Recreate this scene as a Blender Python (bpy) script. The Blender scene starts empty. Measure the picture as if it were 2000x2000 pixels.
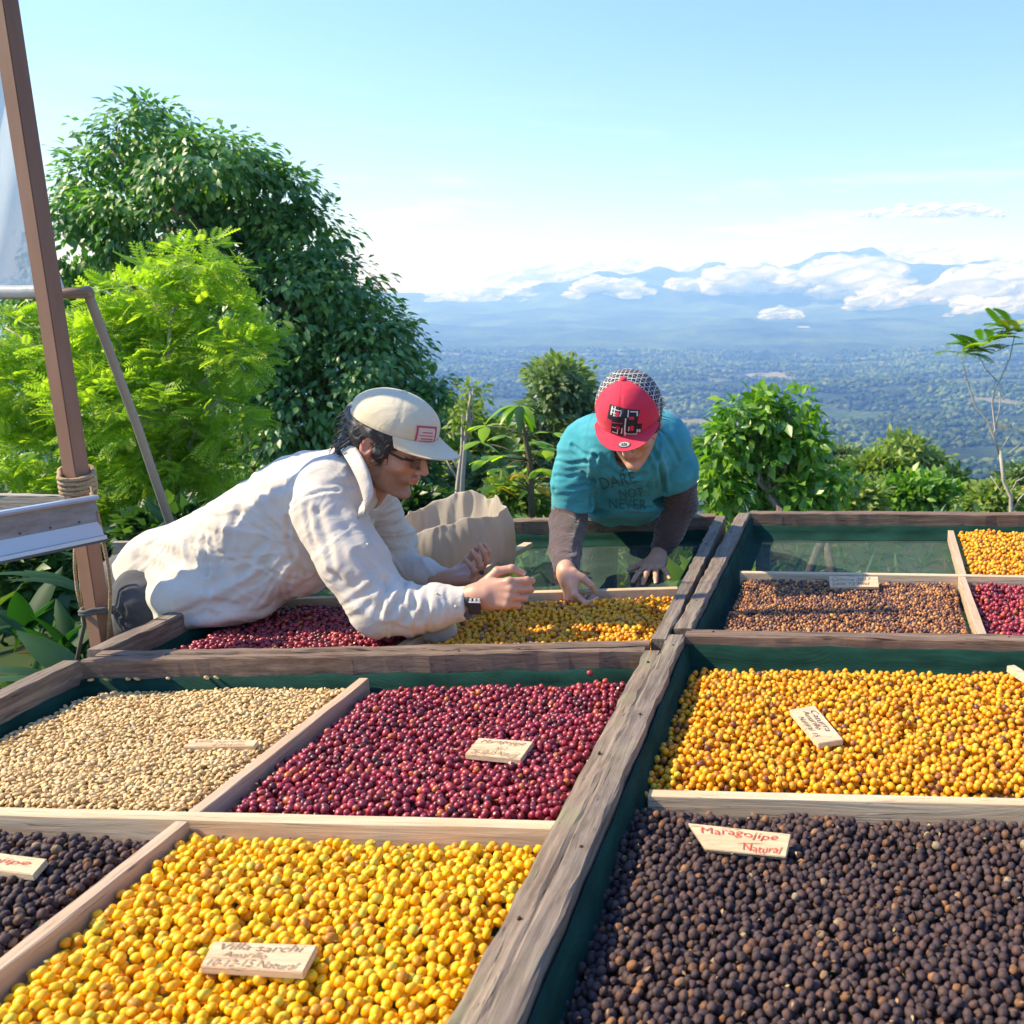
import bpy, bmesh, math, random
import numpy as np
from mathutils import Vector, Matrix, Euler
from mathutils.bvhtree import BVHTree
from math import radians, sin, cos, pi, sqrt, atan2
random.seed(7); np.random.seed(7)
S = bpy.context.scene
COL = S.collection

# ------------------------------------------------------------------ camera
CAM_Z = 1.67
cam_d = bpy.data.cameras.new('camera'); cam = bpy.data.objects.new('camera', cam_d); COL.objects.link(cam)
cam.location = (0, 0, CAM_Z)
cam.rotation_euler = (radians(90 - 11.9), 0, radians(3.27))
cam_d.sensor_width = 24; cam_d.sensor_height = 24; cam_d.sensor_fit = 'HORIZONTAL'
cam_d.lens = 21.6; cam_d.shift_x = -0.25; cam_d.clip_start = 0.05; cam_d.clip_end = 60000
cam_d.dof.use_dof = True; cam_d.dof.focus_distance = 2.7; cam_d.dof.aperture_fstop = 5.6
S.camera = cam

# ------------------------------------------------------------------ world and sun
SUN_DIR = Vector((-0.72, -0.12, 0.68)).normalized()          # towards the sun
sun_el = math.asin(SUN_DIR.z); sun_az = atan2(SUN_DIR.x, SUN_DIR.y)
W = bpy.data.worlds.new('World'); S.world = W; W.use_nodes = True
nt = W.node_tree; nt.nodes.clear()
sky = nt.nodes.new('ShaderNodeTexSky'); sky.sky_type = 'NISHITA'; sky.sun_disc = False
sky.sun_elevation = sun_el; sky.sun_rotation = sun_az; sky.altitude = 1200; sky.air_density = 1.2; sky.dust_density = 0.6; sky.ozone_density = 4.0
bg = nt.nodes.new('ShaderNodeBackground'); bg.inputs['Strength'].default_value = 0.145
out = nt.nodes.new('ShaderNodeOutputWorld')
# thin high clouds as part of the sky
tc = nt.nodes.new('ShaderNodeTexCoord'); mp = nt.nodes.new('ShaderNodeMapping'); mp.inputs['Scale'].default_value = (3, 3, 30)
nz = nt.nodes.new('ShaderNodeTexNoise'); nz.inputs['Scale'].default_value = 1.6; nz.inputs['Detail'].default_value = 7; nz.inputs['Roughness'].default_value = 0.6
cr = nt.nodes.new('ShaderNodeValToRGB'); cr.color_ramp.elements[0].position = 0.55; cr.color_ramp.elements[1].position = 0.80
cr.color_ramp.elements[1].color = (0.6, 0.6, 0.6, 1)
sx = nt.nodes.new('ShaderNodeSeparateXYZ'); mr = nt.nodes.new('ShaderNodeMapRange'); mr.inputs['From Min'].default_value = 0.22; mr.inputs['From Max'].default_value = 0.02
mm = nt.nodes.new('ShaderNodeMath'); mm.operation = 'MULTIPLY'
mx = nt.nodes.new('ShaderNodeMix'); mx.data_type = 'RGBA'; mx.inputs[7].default_value = (9, 9.3, 9.8, 1)
L = nt.links.new
L(tc.outputs['Generated'], mp.inputs['Vector']); L(mp.outputs[0], nz.inputs['Vector']); L(nz.outputs['Fac'], cr.inputs[0])
L(tc.outputs['Generated'], sx.inputs[0]); L(sx.outputs['Z'], mr.inputs['Value']); L(cr.outputs[0], mm.inputs[0]); L(mr.outputs[0], mm.inputs[1])
L(mm.outputs[0], mx.inputs[0]); L(sky.outputs[0], mx.inputs[6]); hs = nt.nodes.new('ShaderNodeHueSaturation'); hs.inputs['Saturation'].default_value = 1.10; L(mx.outputs[2], hs.inputs['Color']); tn = nt.nodes.new('ShaderNodeMix'); tn.data_type = 'RGBA'; tn.blend_type = 'MULTIPLY'; tn.inputs[0].default_value = 1; tn.inputs[7].default_value = (0.90, 0.885, 1.10, 1); L(hs.outputs[0], tn.inputs[6]); L(tn.outputs[2], bg.inputs['Color']); L(bg.outputs[0], out.inputs['Surface'])

sl = bpy.data.lights.new('sun', 'SUN'); sun = bpy.data.objects.new('sun', sl); COL.objects.link(sun)
sl.energy = 4.5; sl.angle = radians(0.6); sl.color = (1.0, 0.90, 0.75)
sun.rotation_euler = (-SUN_DIR).to_track_quat('-Z', 'Y').to_euler()
S.view_settings.view_transform = 'Standard'; S.view_settings.look = 'None'
S.view_settings.exposure = 1.02; S.view_settings.gamma = 1; S.view_settings.use_curve_mapping = False
S.cycles.max_bounces = 8; S.cycles.transparent_max_bounces = 16; S.cycles.transmission_bounces = 4
S.cycles.volume_bounces = 1

# ------------------------------------------------------------------ photo pixel (of 2000) to a world ray
CR = np.array(cam.rotation_euler.to_matrix())
CC = np.array([0, 0, CAM_Z])
def ray(u, v): return CR @ np.array([(u - 1500) / 1800, -(v - 1000) / 1800, -1.0])
def at(u, v, Y): d = ray(u, v); return CC + d * (Y / d[1])
def gp(u, v, z): d = ray(u, v); return CC + d * ((z - CC[2]) / d[2])

# ------------------------------------------------------------------ object helpers
ORG = {}
def setp(o, label=None, cat=None, group=None, kind=None):
    if label: o['label'] = label
    if cat: o['category'] = cat
    if group: o['group'] = group
    if kind: o['kind'] = kind
    return o
def thing(name, label, cat, loc=(0, 0, 0), group=None):
    o = bpy.data.objects.new(name, None); COL.objects.link(o); o.location = loc; o.empty_display_size = 0.1
    ORG[o.name] = np.array(loc, float); return setp(o, label, cat, group)
def mesh_np(name, V, F, mats, smooth=True, attrs=None, mi=None):
    """V (n,3), F (m,k) array or list of arrays/tuples"""
    me = bpy.data.meshes.new(name)
    V = np.asarray(V, np.float32)
    if isinstance(F, np.ndarray):
        m, k = F.shape
        me.vertices.add(len(V)); me.vertices.foreach_set('co', V.ravel())
        me.loops.add(m * k); me.loops.foreach_set('vertex_index', F.ravel().astype(np.int32))
        me.polygons.add(m); me.polygons.foreach_set('loop_start', np.arange(0, m * k, k, dtype=np.int32))
        me.polygons.foreach_set('loop_total', np.full(m, k, np.int32))
        me.update(calc_edges=True)
    else:
        me.from_pydata([tuple(map(float, v)) for v in V], [], [tuple(int(i) for i in f) for f in F]); me.update()
    if smooth: me.polygons.foreach_set('use_smooth', np.ones(len(me.polygons), bool))
    for mt in (mats if isinstance(mats, (list, tuple)) else [mats]):
        if mt: me.materials.append(mt)
    if mi is not None: me.polygons.foreach_set('material_index', np.asarray(mi, np.int32))
    for k_, (dom, typ, arr) in (attrs or {}).items():
        a = me.attributes.new(k_, typ, dom)
        a.data.foreach_set('value' if typ == 'FLOAT' else ('color' if 'COLOR' in typ else 'vector'), np.asarray(arr, np.float32).ravel())
    me.update()
    return me
def obj(name, V, F, mats, parent=None, smooth=True, **kw):
    V = np.asarray(V, float).reshape(-1, 3)
    org = ORG[parent.name] if parent is not None else np.zeros(3)
    me = mesh_np(name, V - org, F, mats, smooth, **kw)
    o = bpy.data.objects.new(name, me); COL.objects.link(o)
    if parent is not None: o.parent = parent
    ORG[o.name] = org
    return o
def join(parts):
    Vs, Fs, n = [], [], 0
    for V, F in parts:
        V = np.asarray(V, float).reshape(-1, 3)
        Vs.append(V); Fs += [tuple(i + n for i in f) for f in (F.tolist() if isinstance(F, np.ndarray) else F)]; n += len(V)
    return np.vstack(Vs), Fs
def joinq(parts):
    n = 0; Vs = []; Fs = []
    for V, F in parts: Vs.append(V); Fs.append(np.asarray(F) + n); n += len(V)
    return np.vstack(Vs), np.vstack(Fs)
def rotm(axis, ang): return np.array(Matrix.Rotation(ang, 3, axis))
def board(p0, p1, w, h, ztop, seg=1, jit=0.0, off=0.0, bev=0.003, seed=0):
    """a plank whose top centre line runs p0->p1 (xy), bevelled section, uneven edges"""
    rs = np.random.RandomState(seed + 11)
    p0 = np.array([p0[0], p0[1], 0.]); p1 = np.array([p1[0], p1[1], 0.])
    d = p1 - p0; Ln = np.linalg.norm(d); d /= Ln; n = np.array([-d[1], d[0], 0])
    b = bev
    sec = [(-w/2, -h), (w/2, -h), (w/2, -b), (w/2 - b, 0), (-w/2 + b, 0), (-w/2, -b)]
    V = []; F = []
    sm = np.cumsum(rs.randn(seg + 1, 6, 2), 0) * jit * 0.35 + rs.randn(seg + 1, 6, 2) * jit
    sm -= np.linspace(0, 1, seg + 1)[:, None, None] * sm[-1:]
    for i in range(seg + 1):
        c = p0 + d * Ln * i / seg
        for j, (a, z) in enumerate(sec):
            V.append(c + n * (a + off + sm[i, j, 0]) + np.array([0, 0, ztop + z + sm[i, j, 1] * 0.6]))
    for i in range(seg):
        for j in range(6):
            a = i * 6 + j; c = i * 6 + (j + 1) % 6
            F.append((a, c, c + 6, a + 6))
    F.append(tuple(range(5, -1, -1))); F.append(tuple(seg * 6 + j for j in range(6)))
    return np.array(V), F
def tube(pts, r, n=8, cap=True, tw=0.0):
    pts = [np.asarray(p, float) for p in pts]; m = len(pts)
    r = [r] * m if np.isscalar(r) else list(r)
    V = []; F = []; up = None
    for i in range(m):
        t = pts[min(i + 1, m - 1)] - pts[max(i - 1, 0)]; t /= (np.linalg.norm(t) + 1e-9)
        if up is None:
            up = np.array([0, 0, 1.]) if abs(t[2]) < 0.9 else np.array([1., 0, 0])
        a = np.cross(t, up); a /= np.linalg.norm(a) + 1e-9; b = np.cross(a, t); up = b
        for k in range(n):
            an = 2 * pi * k / n
            V.append(pts[i] + r[i] * (cos(an) * a + sin(an) * b))
    for i in range(m - 1):
        for k in range(n):
            F.append((i * n + k, i * n + (k + 1) % n, (i + 1) * n + (k + 1) % n, (i + 1) * n + k))
    if cap: F.append(tuple(range(n - 1, -1, -1))); F.append(tuple((m - 1) * n + k for k in range(n)))
    return np.array(V), F
def box(c, s, R=None):
    c = np.asarray(c, float); s = np.asarray(s, float) / 2
    V = np.array([[x, y, z] for x in (-1, 1) for y in (-1, 1) for z in (-1, 1)], float) * s
    if R is not None: V = V @ np.asarray(R).T
    return V + c, [(0, 1, 3, 2), (4, 6, 7, 5), (0, 4, 5, 1), (2, 3, 7, 6), (0, 2, 6, 4), (1, 5, 7, 3)]
def frame(d, up=(0, 0, 1)):
    """rotation whose x axis is d"""
    x = np.asarray(d, float); x = x / np.linalg.norm(x); z = np.asarray(up, float) - np.dot(up, x) * x
    z /= np.linalg.norm(z); y = np.cross(z, x); return np.stack([x, y, z], 1)

# ------------------------------------------------------------------ noise for geometry
_rs = np.random.RandomState(3); _G = _rs.rand(32, 32, 32).astype(np.float32) * 2 - 1
def vnoise(P):
    P = np.asarray(P, float); i = np.floor(P).astype(int); f = P - i; f = f * f * (3 - 2 * f)
    i0 = i % 32; i1 = (i + 1) % 32
    def g(a, b, c): return _G[a, b, c]
    x0, y0, z0 = i0[..., 0], i0[..., 1], i0[..., 2]; x1, y1, z1 = i1[..., 0], i1[..., 1], i1[..., 2]
    fx, fy, fz = f[..., 0], f[..., 1], f[..., 2]
    a = g(x0, y0, z0) * (1 - fx) + g(x1, y0, z0) * fx; b = g(x0, y1, z0) * (1 - fx) + g(x1, y1, z0) * fx
    c = g(x0, y0, z1) * (1 - fx) + g(x1, y0, z1) * fx; d = g(x0, y1, z1) * (1 - fx) + g(x1, y1, z1) * fx
    return (a * (1 - fy) + b * fy) * (1 - fz) + (c * (1 - fy) + d * fy) * fz
def fbm(P, o=4):
    s = 0; a = 1; t = 0; P = np.asarray(P, float)
    for k in range(o): s = s + a * vnoise(P * 2 ** k + 7.3 * k); t += a; a *= 0.5
    return s / t

# ------------------------------------------------------------------ materials
class M:
    """tiny node-graph helper"""
    def __init__(s, name):
        s.m = bpy.data.materials.new(name); s.m.use_nodes = True; s.t = s.m.node_tree; s.t.nodes.clear()
        s.out = s.n('OutputMaterial'); s.b = s.n('BsdfPrincipled'); s.l(s.b.outputs[0], s.out.inputs[0])
    def n(s, typ, **k):
        x = s.t.nodes.new('ShaderNode' + typ)
        for a, v in k.items():
            if a.startswith('i_'): x.inputs[a[2:].replace('_', ' ')].default_value = v
            elif a.startswith('n'): x.inputs[int(a[1:])].default_value = v
            else: setattr(x, a, v)
        return x
    def l(s, a, b): s.t.links.new(a, b)
    def coord(s, scale=(1, 1, 1), kind='Object'):
        c = s.n('TexCoord'); m = s.n('Mapping'); m.inputs['Scale'].default_value = scale; s.l(c.outputs[kind], m.inputs[0]); return m.outputs[0]
    def noise(s, vec, scale, detail=4, rough=0.55, dist=0.0):
        x = s.n('TexNoise'); x.inputs['Scale'].default_value = scale; x.inputs['Detail'].default_value = detail
        x.inputs['Roughness'].default_value = rough; x.inputs['Distortion'].default_value = dist
        if vec is not None: s.l(vec, x.inputs['Vector'])
        return x.outputs['Fac']
    def ramp(s, fac, stops):
        r = s.n('ValToRGB'); e = r.color_ramp.elements
        while len(e) < len(stops): e.new(0.5)
        for x, (p, c) in zip(e, stops): x.position = p; x.color = (*c, 1) if len(c) == 3 else c
        s.l(fac, r.inputs[0]); return r.outputs[0]
    def mix(s, fac, a, b, mode='MIX'):
        x = s.n('Mix', data_type='RGBA', blend_type=mode)
        for sock, v in ((x.inputs[0], fac), (x.inputs[6], a), (x.inputs[7], b)):
            if hasattr(v, 'is_output') or isinstance(v, bpy.types.NodeSocket): s.l(v, sock)
            elif isinstance(v, (int, float)): sock.default_value = v
            else: sock.default_value = (*v, 1)
        return x.outputs[2]
    def math(s, op, a, b=None):
        x = s.n('Math', operation=op)
        for sock, v in ((x.inputs[0], a), (x.inputs[1], b)):
            if v is None: continue
            if isinstance(v, bpy.types.NodeSocket): s.l(v, sock)
            else: sock.default_value = v
        return x.outputs[0]
    def attr(s, name, typ='GEOMETRY', o='Fac'):
        a = s.n('Attribute'); a.attribute_name = name; a.attribute_type = typ; return a.outputs[o]
    def color(s, c):
        if isinstance(c, bpy.types.NodeSocket): s.l(c, s.b.inputs['Base Color'])
        else: s.b.inputs['Base Color'].default_value = (*c, 1)
        return s
    def rough(s, r):
        if isinstance(r, bpy.types.NodeSocket): s.l(r, s.b.inputs['Roughness'])
        else: s.b.inputs['Roughness'].default_value = r
        return s
    def bump(s, h, strength=0.3, dist=0.01):
        b = s.n('Bump'); b.inputs['Strength'].default_value = strength; b.inputs['Distance'].default_value = dist
        s.l(h, b.inputs['Height']); s.l(b.outputs[0], s.b.inputs['Normal']); return s
def simple(name, c, r=0.6, metal=0.0, bump=None, spec=None):
    m = M(name); m.color(c).rough(r); m.b.inputs['Metallic'].default_value = metal
    if spec is not None: m.b.inputs['Specular IOR Level'].default_value = spec
    if bump: m.bump(m.noise(m.coord(), bump[0], 5), bump[1], bump[2])
    return m.m
def wood(name, axis, dark, mid, light, grey, moss=0.0, paint=False, sc=1.0):
    m = M(name); s = [30 * sc, 30 * sc, 30 * sc]; s[axis] = 1.6 * sc
    v = m.coord(tuple(s)); g = m.noise(v, 2.2, 8, 0.65, 0.8); g2 = m.noise(m.coord((3, 3, 3)), 2.0, 5, 0.6, 0.4)
    c = m.ramp(g, [(0.28, dark), (0.45, mid), (0.62, light), (0.8, mid)])
    c = m.mix(m.ramp(g2, [(0.35, (0, 0, 0)), (0.65, (1, 1, 1))]), c, m.mix(0.55, c, grey))
    cr = m.ramp(m.noise(v, 5.5, 4, 0.5, 1.5), [(0.30, (0, 0, 0)), (0.36, (1, 1, 1))])
    c = m.mix(cr, m.mix(0.8, c, tuple(x * 0.3 for x in dark)), c)
    c = m.mix(m.ramp(m.noise(v, 1.1, 6, 0.7, 2.0), [(0.40, (0, 0, 0)), (0.62, (1, 1, 1))]), m.mix(0.55, c, dark), c)
    if moss: c = m.mix(m.ramp(m.noise(m.coord((5, 5, 5)), 1.7, 5), [(0.52, (0, 0, 0)), (0.66, (moss,) * 3)]), c, (0.20, 0.20, 0.10))
    if paint:
        tcn = m.n('TexCoord'); sp = m.n('SeparateXYZ'); m.l(tcn.outputs['Object'], sp.inputs[0])
        msk = m.math('MULTIPLY', m.ramp(m.noise(m.coord((40, 9, 40)), 1.5, 6, 0.7), [(0.5, (0, 0, 0)), (0.58, (1, 1, 1))]),
                     m.math('MULTIPLY', m.math('LESS_THAN', m.math('ABSOLUTE', m.math('SUBTRACT', sp.outputs['Y'], paint[1])), paint[2]),
                            m.math('LESS_THAN', m.math('ABSOLUTE', m.math('SUBTRACT', sp.outputs['X'], paint[0])), 0.011)))
        c = m.mix(msk, c, (0.62, 0.60, 0.56))
    m.color(c).rough(0.85); m.bump(m.math('ADD', g, m.math('MULTIPLY', cr, 0.6)), 0.7, 0.004)
    return m.m
GREY = (0.25, 0.185, 0.135)
wood_old_x = wood('weathered_wood_x', 0, (0.07, 0.042, 0.028), (0.17, 0.105, 0.07), (0.27, 0.18, 0.12), GREY)
wood_old_y = wood('weathered_wood_y', 1, (0.060, 0.038, 0.025), (0.19, 0.130, 0.085), (0.36, 0.265, 0.18), (0.34, 0.265, 0.195), 0.5, paint=(0.022, 1.60, 0.075))
wood_old_y2 = wood('weathered_wood_y_dark', 1, (0.06, 0.042, 0.032), (0.17, 0.125, 0.09), (0.30, 0.23, 0.17), (0.31, 0.25, 0.195), 0.25)
pine_x = wood('pale_pine_x', 0, (0.50, 0.34, 0.19), (0.60, 0.44, 0.27), (0.68, 0.53, 0.36), (0.62, 0.49, 0.34), sc=0.7)
pine_y = wood('pale_pine_y', 1, (0.42, 0.28, 0.17), (0.50, 0.35, 0.22), (0.56, 0.41, 0.28), (0.48, 0.38, 0.28), sc=0.7)
# green shade netting
def netting(name, alpha, c1=(0.004, 0.026, 0.019), c2=(0.010, 0.052, 0.038)):
    m = M(name); v = m.coord((1, 1, 1))
    w1 = m.n('TexWave', wave_type='BANDS', bands_direction='X'); w1.inputs['Scale'].default_value = 150; m.l(v, w1.inputs[0])
    w2 = m.n('TexWave', wave_type='BANDS', bands_direction='Y'); w2.inputs['Scale'].default_value = 150; m.l(v, w2.inputs[0])
    h = m.math('MAXIMUM', w1.outputs['Fac'], w2.outputs['Fac'])
    g = m.noise(m.coord((5, 5, 14)), 2.0, 4)
    m.color(m.ramp(g, [(0.3, c1), (0.7, c2)])).rough(0.9); m.b.inputs['Specular IOR Level'].default_value = 0.15
    m.bump(h, 0.4, 0.002)
    if alpha < 1:
        tr = m.n('BsdfTransparent'); mi = m.n('MixShader'); mi.inputs[0].default_value = alpha
        m.l(tr.outputs[0], mi.inputs[1]); m.l(m.b.outputs[0], mi.inputs[2]); m.l(mi.outputs[0], m.out.inputs[0])
    return m.m
net_wall = netting('green_netting', 1.0); net_floor = netting('green_netting_sheer', 0.60, (0.045, 0.085, 0.070), (0.075, 0.125, 0.105))
# ================================================================== drying beds
TOP = 0.85; FLOOR = 0.745
def lerp(a, b, t): return (a[0] + (b[0] - a[0]) * t, a[1] + (b[1] - a[1]) * t)
def net_band(p0, p1, inward, z0, z1, rs, seg=40, lean=0.012):
    """netting strip rising up the inner side of a board, sagging edge"""
    p0 = np.array(p0); p1 = np.array(p1); V = []; F = []; n = np.array(inward)
    for i in range(seg + 1):
        p = p0 + (p1 - p0) * i / seg; w = rs.randn() * 0.0012 + 0.002 * sin(i * 0.9)
        for k, (z, o) in enumerate(((z1 + w, 0.004), (z1 + w - 0.004, 0.010 + abs(w)), ((z0 + z1) / 2, 0.011 + lean * 0.4 + w), (z0 + 0.008, 0.014 + lean + w), (z0, 0.05 + lean))):
            V.append((p[0] + n[0] * o, p[1] + n[1] * o, z))
    for i in range(seg):
        for k in range(4): a = i * 5 + k; F.append((a, a + 5, a + 6, a + 1))
    return V, F
def bed(label, bl, br, fl, fr, wts, matx, matys, nets, seed):
    """corner points of the inner opening at the board tops; wts thickness of left,right,back,front boards"""
    t = thing('drying_bed', label, 'drying bed', ((bl[0] + br[0]) / 2, (bl[1] + fl[1]) / 2, 0), 'raised drying beds')
    rs = np.random.RandomState(seed)
    wl, wr, wb, wf = wts
    def brd(nm, p0, p1, w, mat, off, k, z=TOP):
        V, F = board(p0, p1, w, 0.13, z, 36, 0.0016, off, 0.004, seed * 10 + k); return obj(nm, V, F, mat, t, smooth=False)
    # side boards run full length, back and front boards butt between them
    brd('side_board', fl, bl, wl, matys[0], wl / 2 + 0.0005, 0); brd('side_board', fr, br, wr, matys[1], -wr / 2 - 0.0005, 1)
    brd('back_board', bl, br, wb, matx, wb / 2 + 0.0005, 2, TOP - 0.001); brd('front_board', fl, fr, wf, matx, -wf / 2 - 0.0005, 3, TOP - 0.001)
    # floor of netting
    ins = 0.002
    n = 24; V = []; F = []
    for i in range(n + 1):
        a = lerp(fl, bl, i / n); b = lerp(fr, br, i / n)
        for j in range(n + 1):
            p = lerp(a, b, j / n); sag = 0.010 * sin(pi * i / n) * sin(pi * j / n)
            V.append((p[0], p[1], FLOOR - sag + rs.randn() * 0.0006))
    for i in range(n):
        for j in range(n): a = i * (n + 1) + j; F.append((a, a + 1, a + n + 2, a + n + 1))
    obj('netting_floor', V, F, net_floor, t)
    for (p0, p1, inn, zt) in ((fl, bl, (1, 0), nets[0]), (fr, br, (-1, 0), nets[1]), (bl, br, (0, -1), nets[2])):
        if zt:
            V, F = net_band(p0, p1, inn, FLOOR + 0.001, FLOOR + zt, rs); obj('netting_edge', V, F, net_wall, t)
    # trestle legs under the corners and joists
    for c in (bl, br, fl, fr):
        V, F = box((c[0] + (0.06 if c in (bl, fl) else -0.06), c[1] + (-0.06 if c in (bl, br) else 0.06), 0.3), (0.06, 0.06, 0.84)); obj('leg', V, F, wood_old_y2, t, smooth=False)
    for f in (0.5,):
        a = lerp(fl, bl, f); b = lerp(fr, br, f)
        V, F = board(a, b, 0.04, 0.06, FLOOR - 0.016, 4, 0.0005, 0, 0.003, seed); obj('joist', V, F, wood_old_x, t, smooth=False)
    return t
def divider(bedo, p0, p1, mat, w=0.024, h=0.045, zt=0.80, seed=0):
    V, F = board(p0, p1, w, h, zt, 10, 0.0004, 0, 0.0015, seed); o = obj('divider', V, F, mat, bedo, smooth=False); return o

LFc = dict(bl=(-1.80, 2.03), br=(-0.437, 2.18), fl=(-1.80, 0.62), fr=(-0.437, 0.62))
RFc = dict(bl=(-0.352, 2.302), br=(1.35, 2.312), fl=(-0.352, 0.62), fr=(1.35, 0.62))
LRc = dict(bl=(-1.80, 3.56), br=(-0.440, 3.80), fl=(-1.80, 2.105), fr=(-0.437, 2.262))
RRc = dict(bl=(-0.298, 3.86), br=(1.35, 3.93), fl=(-0.340, 2.352), fr=(1.35, 2.362))
bedLF = bed('weathered drying bed nearest on the left, divided between pale beans, red, yellow and black cherries', wts=(0.045, 0.042, 0.034, 0.05), matx=wood_old_x, matys=(wood_old_y2, wood_old_y), nets=(0.05, 0.0, 0.058, 0), seed=1, **LFc)
bedRF = bed('weathered drying bed nearest on the right, half yellow and half black cherries', wts=(0.043, 0.045, 0.036, 0.05), matx=wood_old_x, matys=(wood_old_y2, wood_old_y), nets=(0.082, 0.05, 0.078, 0), seed=2, **RFc)
bedLR = bed('farther left drying bed that both men lean over, its back half empty netting', wts=(0.045, 0.042, 0.05, 0.034), matx=wood_old_x, matys=(wood_old_y2, wood_old_y2), nets=(0.05, 0.03, 0.045, 0), seed=3, **LRc)
bedRR = bed('farther right drying bed with brown cherries in front of an empty netted compartment', wts=(0.05, 0.045, 0.05, 0.012), matx=wood_old_x, matys=(wood_old_y2, wood_old_y), nets=(0.085, 0.05, 0.05, 0), seed=4, **RRc)
divider(bedLF, (-1.782, 1.430), (-0.448, 1.445), pine_x, 0.028, 0.045, 0.800, 1)
divider(bedLF, (-1.120, 1.452), (-1.120, 2.085), pine_y, 0.024, 0.045, 0.7985, 2)
divider(bedLF, (-1.120, 0.68), (-1.120, 1.421), pine_y, 0.024, 0.045, 0.7985, 3)
divider(bedRF, (-0.312, 1.562), (1.33, 1.578), pine_x, 0.026, 0.048, 0.802, 4)
divider(bedRR, (-0.275, 3.105), (1.33, 3.105), pine_x, 0.024, 0.045, 0.800, 5)
divider(bedRR, (0.455, 2.37), (0.492, 3.09), pine_y, 0.026, 0.045, 0.7985, 6)
divider(bedRR, (0.500, 3.12), (0.550, 3.80), pine_y, 0.024, 0.045, 0.7985, 7)
divider(bedLR, (-1.76, 2.70), (-0.465, 2.90), pine_x, 0.024, 0.045, 0.800, 8)
divider(bedLR, (-1.145, 2.20), (-1.10, 2.785), pine_y, 0.030, 0.040, 0.794, 9)

# ------------------------------------------------------------------ cherries
def fruit_mesh(name, rx, ry, rz, mat, sub=2, dim=0.0, seed=0, crease=False, wr=0.0):
    bm = bmesh.new(); bmesh.ops.create_icosphere(bm, subdivisions=sub, radius=1.0)
    for v in bm.verts:
        c = v.co.copy(); k = 1.0
        if c.x > 0.90: k -= dim * (c.x - 0.90) * 10 * 0.35
        k += float(vnoise(np.array([c.x * 1.3 + seed * 5.1, c.y * 1.3, c.z * 1.3 + 3])) * 0.05) + wr * (abs(float(vnoise(np.array([c.x * 2.2 + seed * 3, c.y * 3.4, c.z * 3.4])))) - .25)
        v.co = Vector((c.x * rx * k, c.y * ry * k, c.z * rz * k))
        if crease and c.z > 0.2 and abs(c.y) < 0.25: v.co.z -= 0.35 * rz * (1 - abs(c.y) / 0.25)
    tip = [1.0 if (v.co.x / rx) > (0.80) and (v.co.y / ry) ** 2 + (v.co.z / rz) ** 2 < 0.030 else 0.0 for v in bm.verts]
    me = bpy.data.meshes.new(name); bm.to_mesh(me); bm.free()
    at_ = me.attributes.new('tip', 'FLOAT', 'POINT'); at_.data.foreach_set('value', tip)
    me.polygons.foreach_set('use_smooth', np.ones(len(me.polygons), bool)); me.materials.append(mat); return me
def fruit_mat(name, stops, rough=0.35, coat=0.3, spot=(0.10, 0.05, 0.02), spot_amt=0.5, sss=0.0, spec=0.5):
    m = M(name); oi = m.n('ObjectInfo'); r = oi.outputs['Random']
    c = m.ramp(r, stops)
    tcn = m.n('TexCoord'); va = m.n('VectorMath', operation='ADD'); m.l(tcn.outputs['Object'], va.inputs[0])
    cb = m.n('CombineXYZ'); m.l(m.math('MULTIPLY', r, 37.0), cb.inputs[0]); m.l(m.math('MULTIPLY', r, 91.0), cb.inputs[1]); m.l(cb.outputs[0], va.inputs[1])
    n = m.noise(va.outputs[0], 90, 4, 0.6)
    c = m.mix(m.ramp(n, [(0.52, (0, 0, 0)), (0.72, (spot_amt,) * 3)]), c, spot)
    c = m.mix(m.ramp(m.noise(va.outputs[0], 40, 2), [(0.4, (0, 0, 0)), (0.7, (0.35,) * 3)]), c, m.mix(0.5, c, spot, 'MIX'))
    c = m.mix(m.attr('tip'), c, (spot[0] * .35, spot[1] * .35, spot[2] * .5))   # blossom scar at the tip
    m.color(c).rough(rough); m.b.inputs['Coat Weight'].default_value = coat; m.b.inputs['Coat Roughness'].default_value = 0.25
    m.b.inputs['Specular IOR Level'].default_value = spec
    if sss: m.b.inputs['Subsurface Weight'].default_value = sss; m.b.inputs['Subsurface Scale'].default_value = 0.004
    m.bump(n, 0.25, 0.001)
    return m.m
Yl = (0.88, 0.52, 0.004); Yo = (0.86, 0.40, 0.004); Yd = (0.42, 0.17, 0.02); Yg = (0.60, 0.50, 0.04); Yb = (0.16, 0.06, 0.03)
f_yel = fruit_mat('yellow_cherry_skin', [(0.0, Yg), (0.06, Yg), (0.12, Yl), (0.5, Yl), (0.62, Yo), (0.78, Yo), (0.86, (0.86, 0.50, 0.02)), (0.96, Yd), (1.0, Yo)], 0.45, 0.05, (0.45, 0.20, 0.01), 0.4, spec=0.35)
f_yel2 = fruit_mat('golden_cherry_skin', [(0.0, Yb), (0.025, Yb), (0.06, Yd), (0.16, (0.70, 0.26, 0.006)), (0.34, (0.82, 0.35, 0.004)), (0.62, (0.86, 0.43, 0.004)), (0.88, (0.80, 0.34, 0.004)), (0.97, Yg), (1.0, Yd)], 0.42, 0.10, (0.30, 0.09, 0.02), 0.6, spec=0.4)
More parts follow.
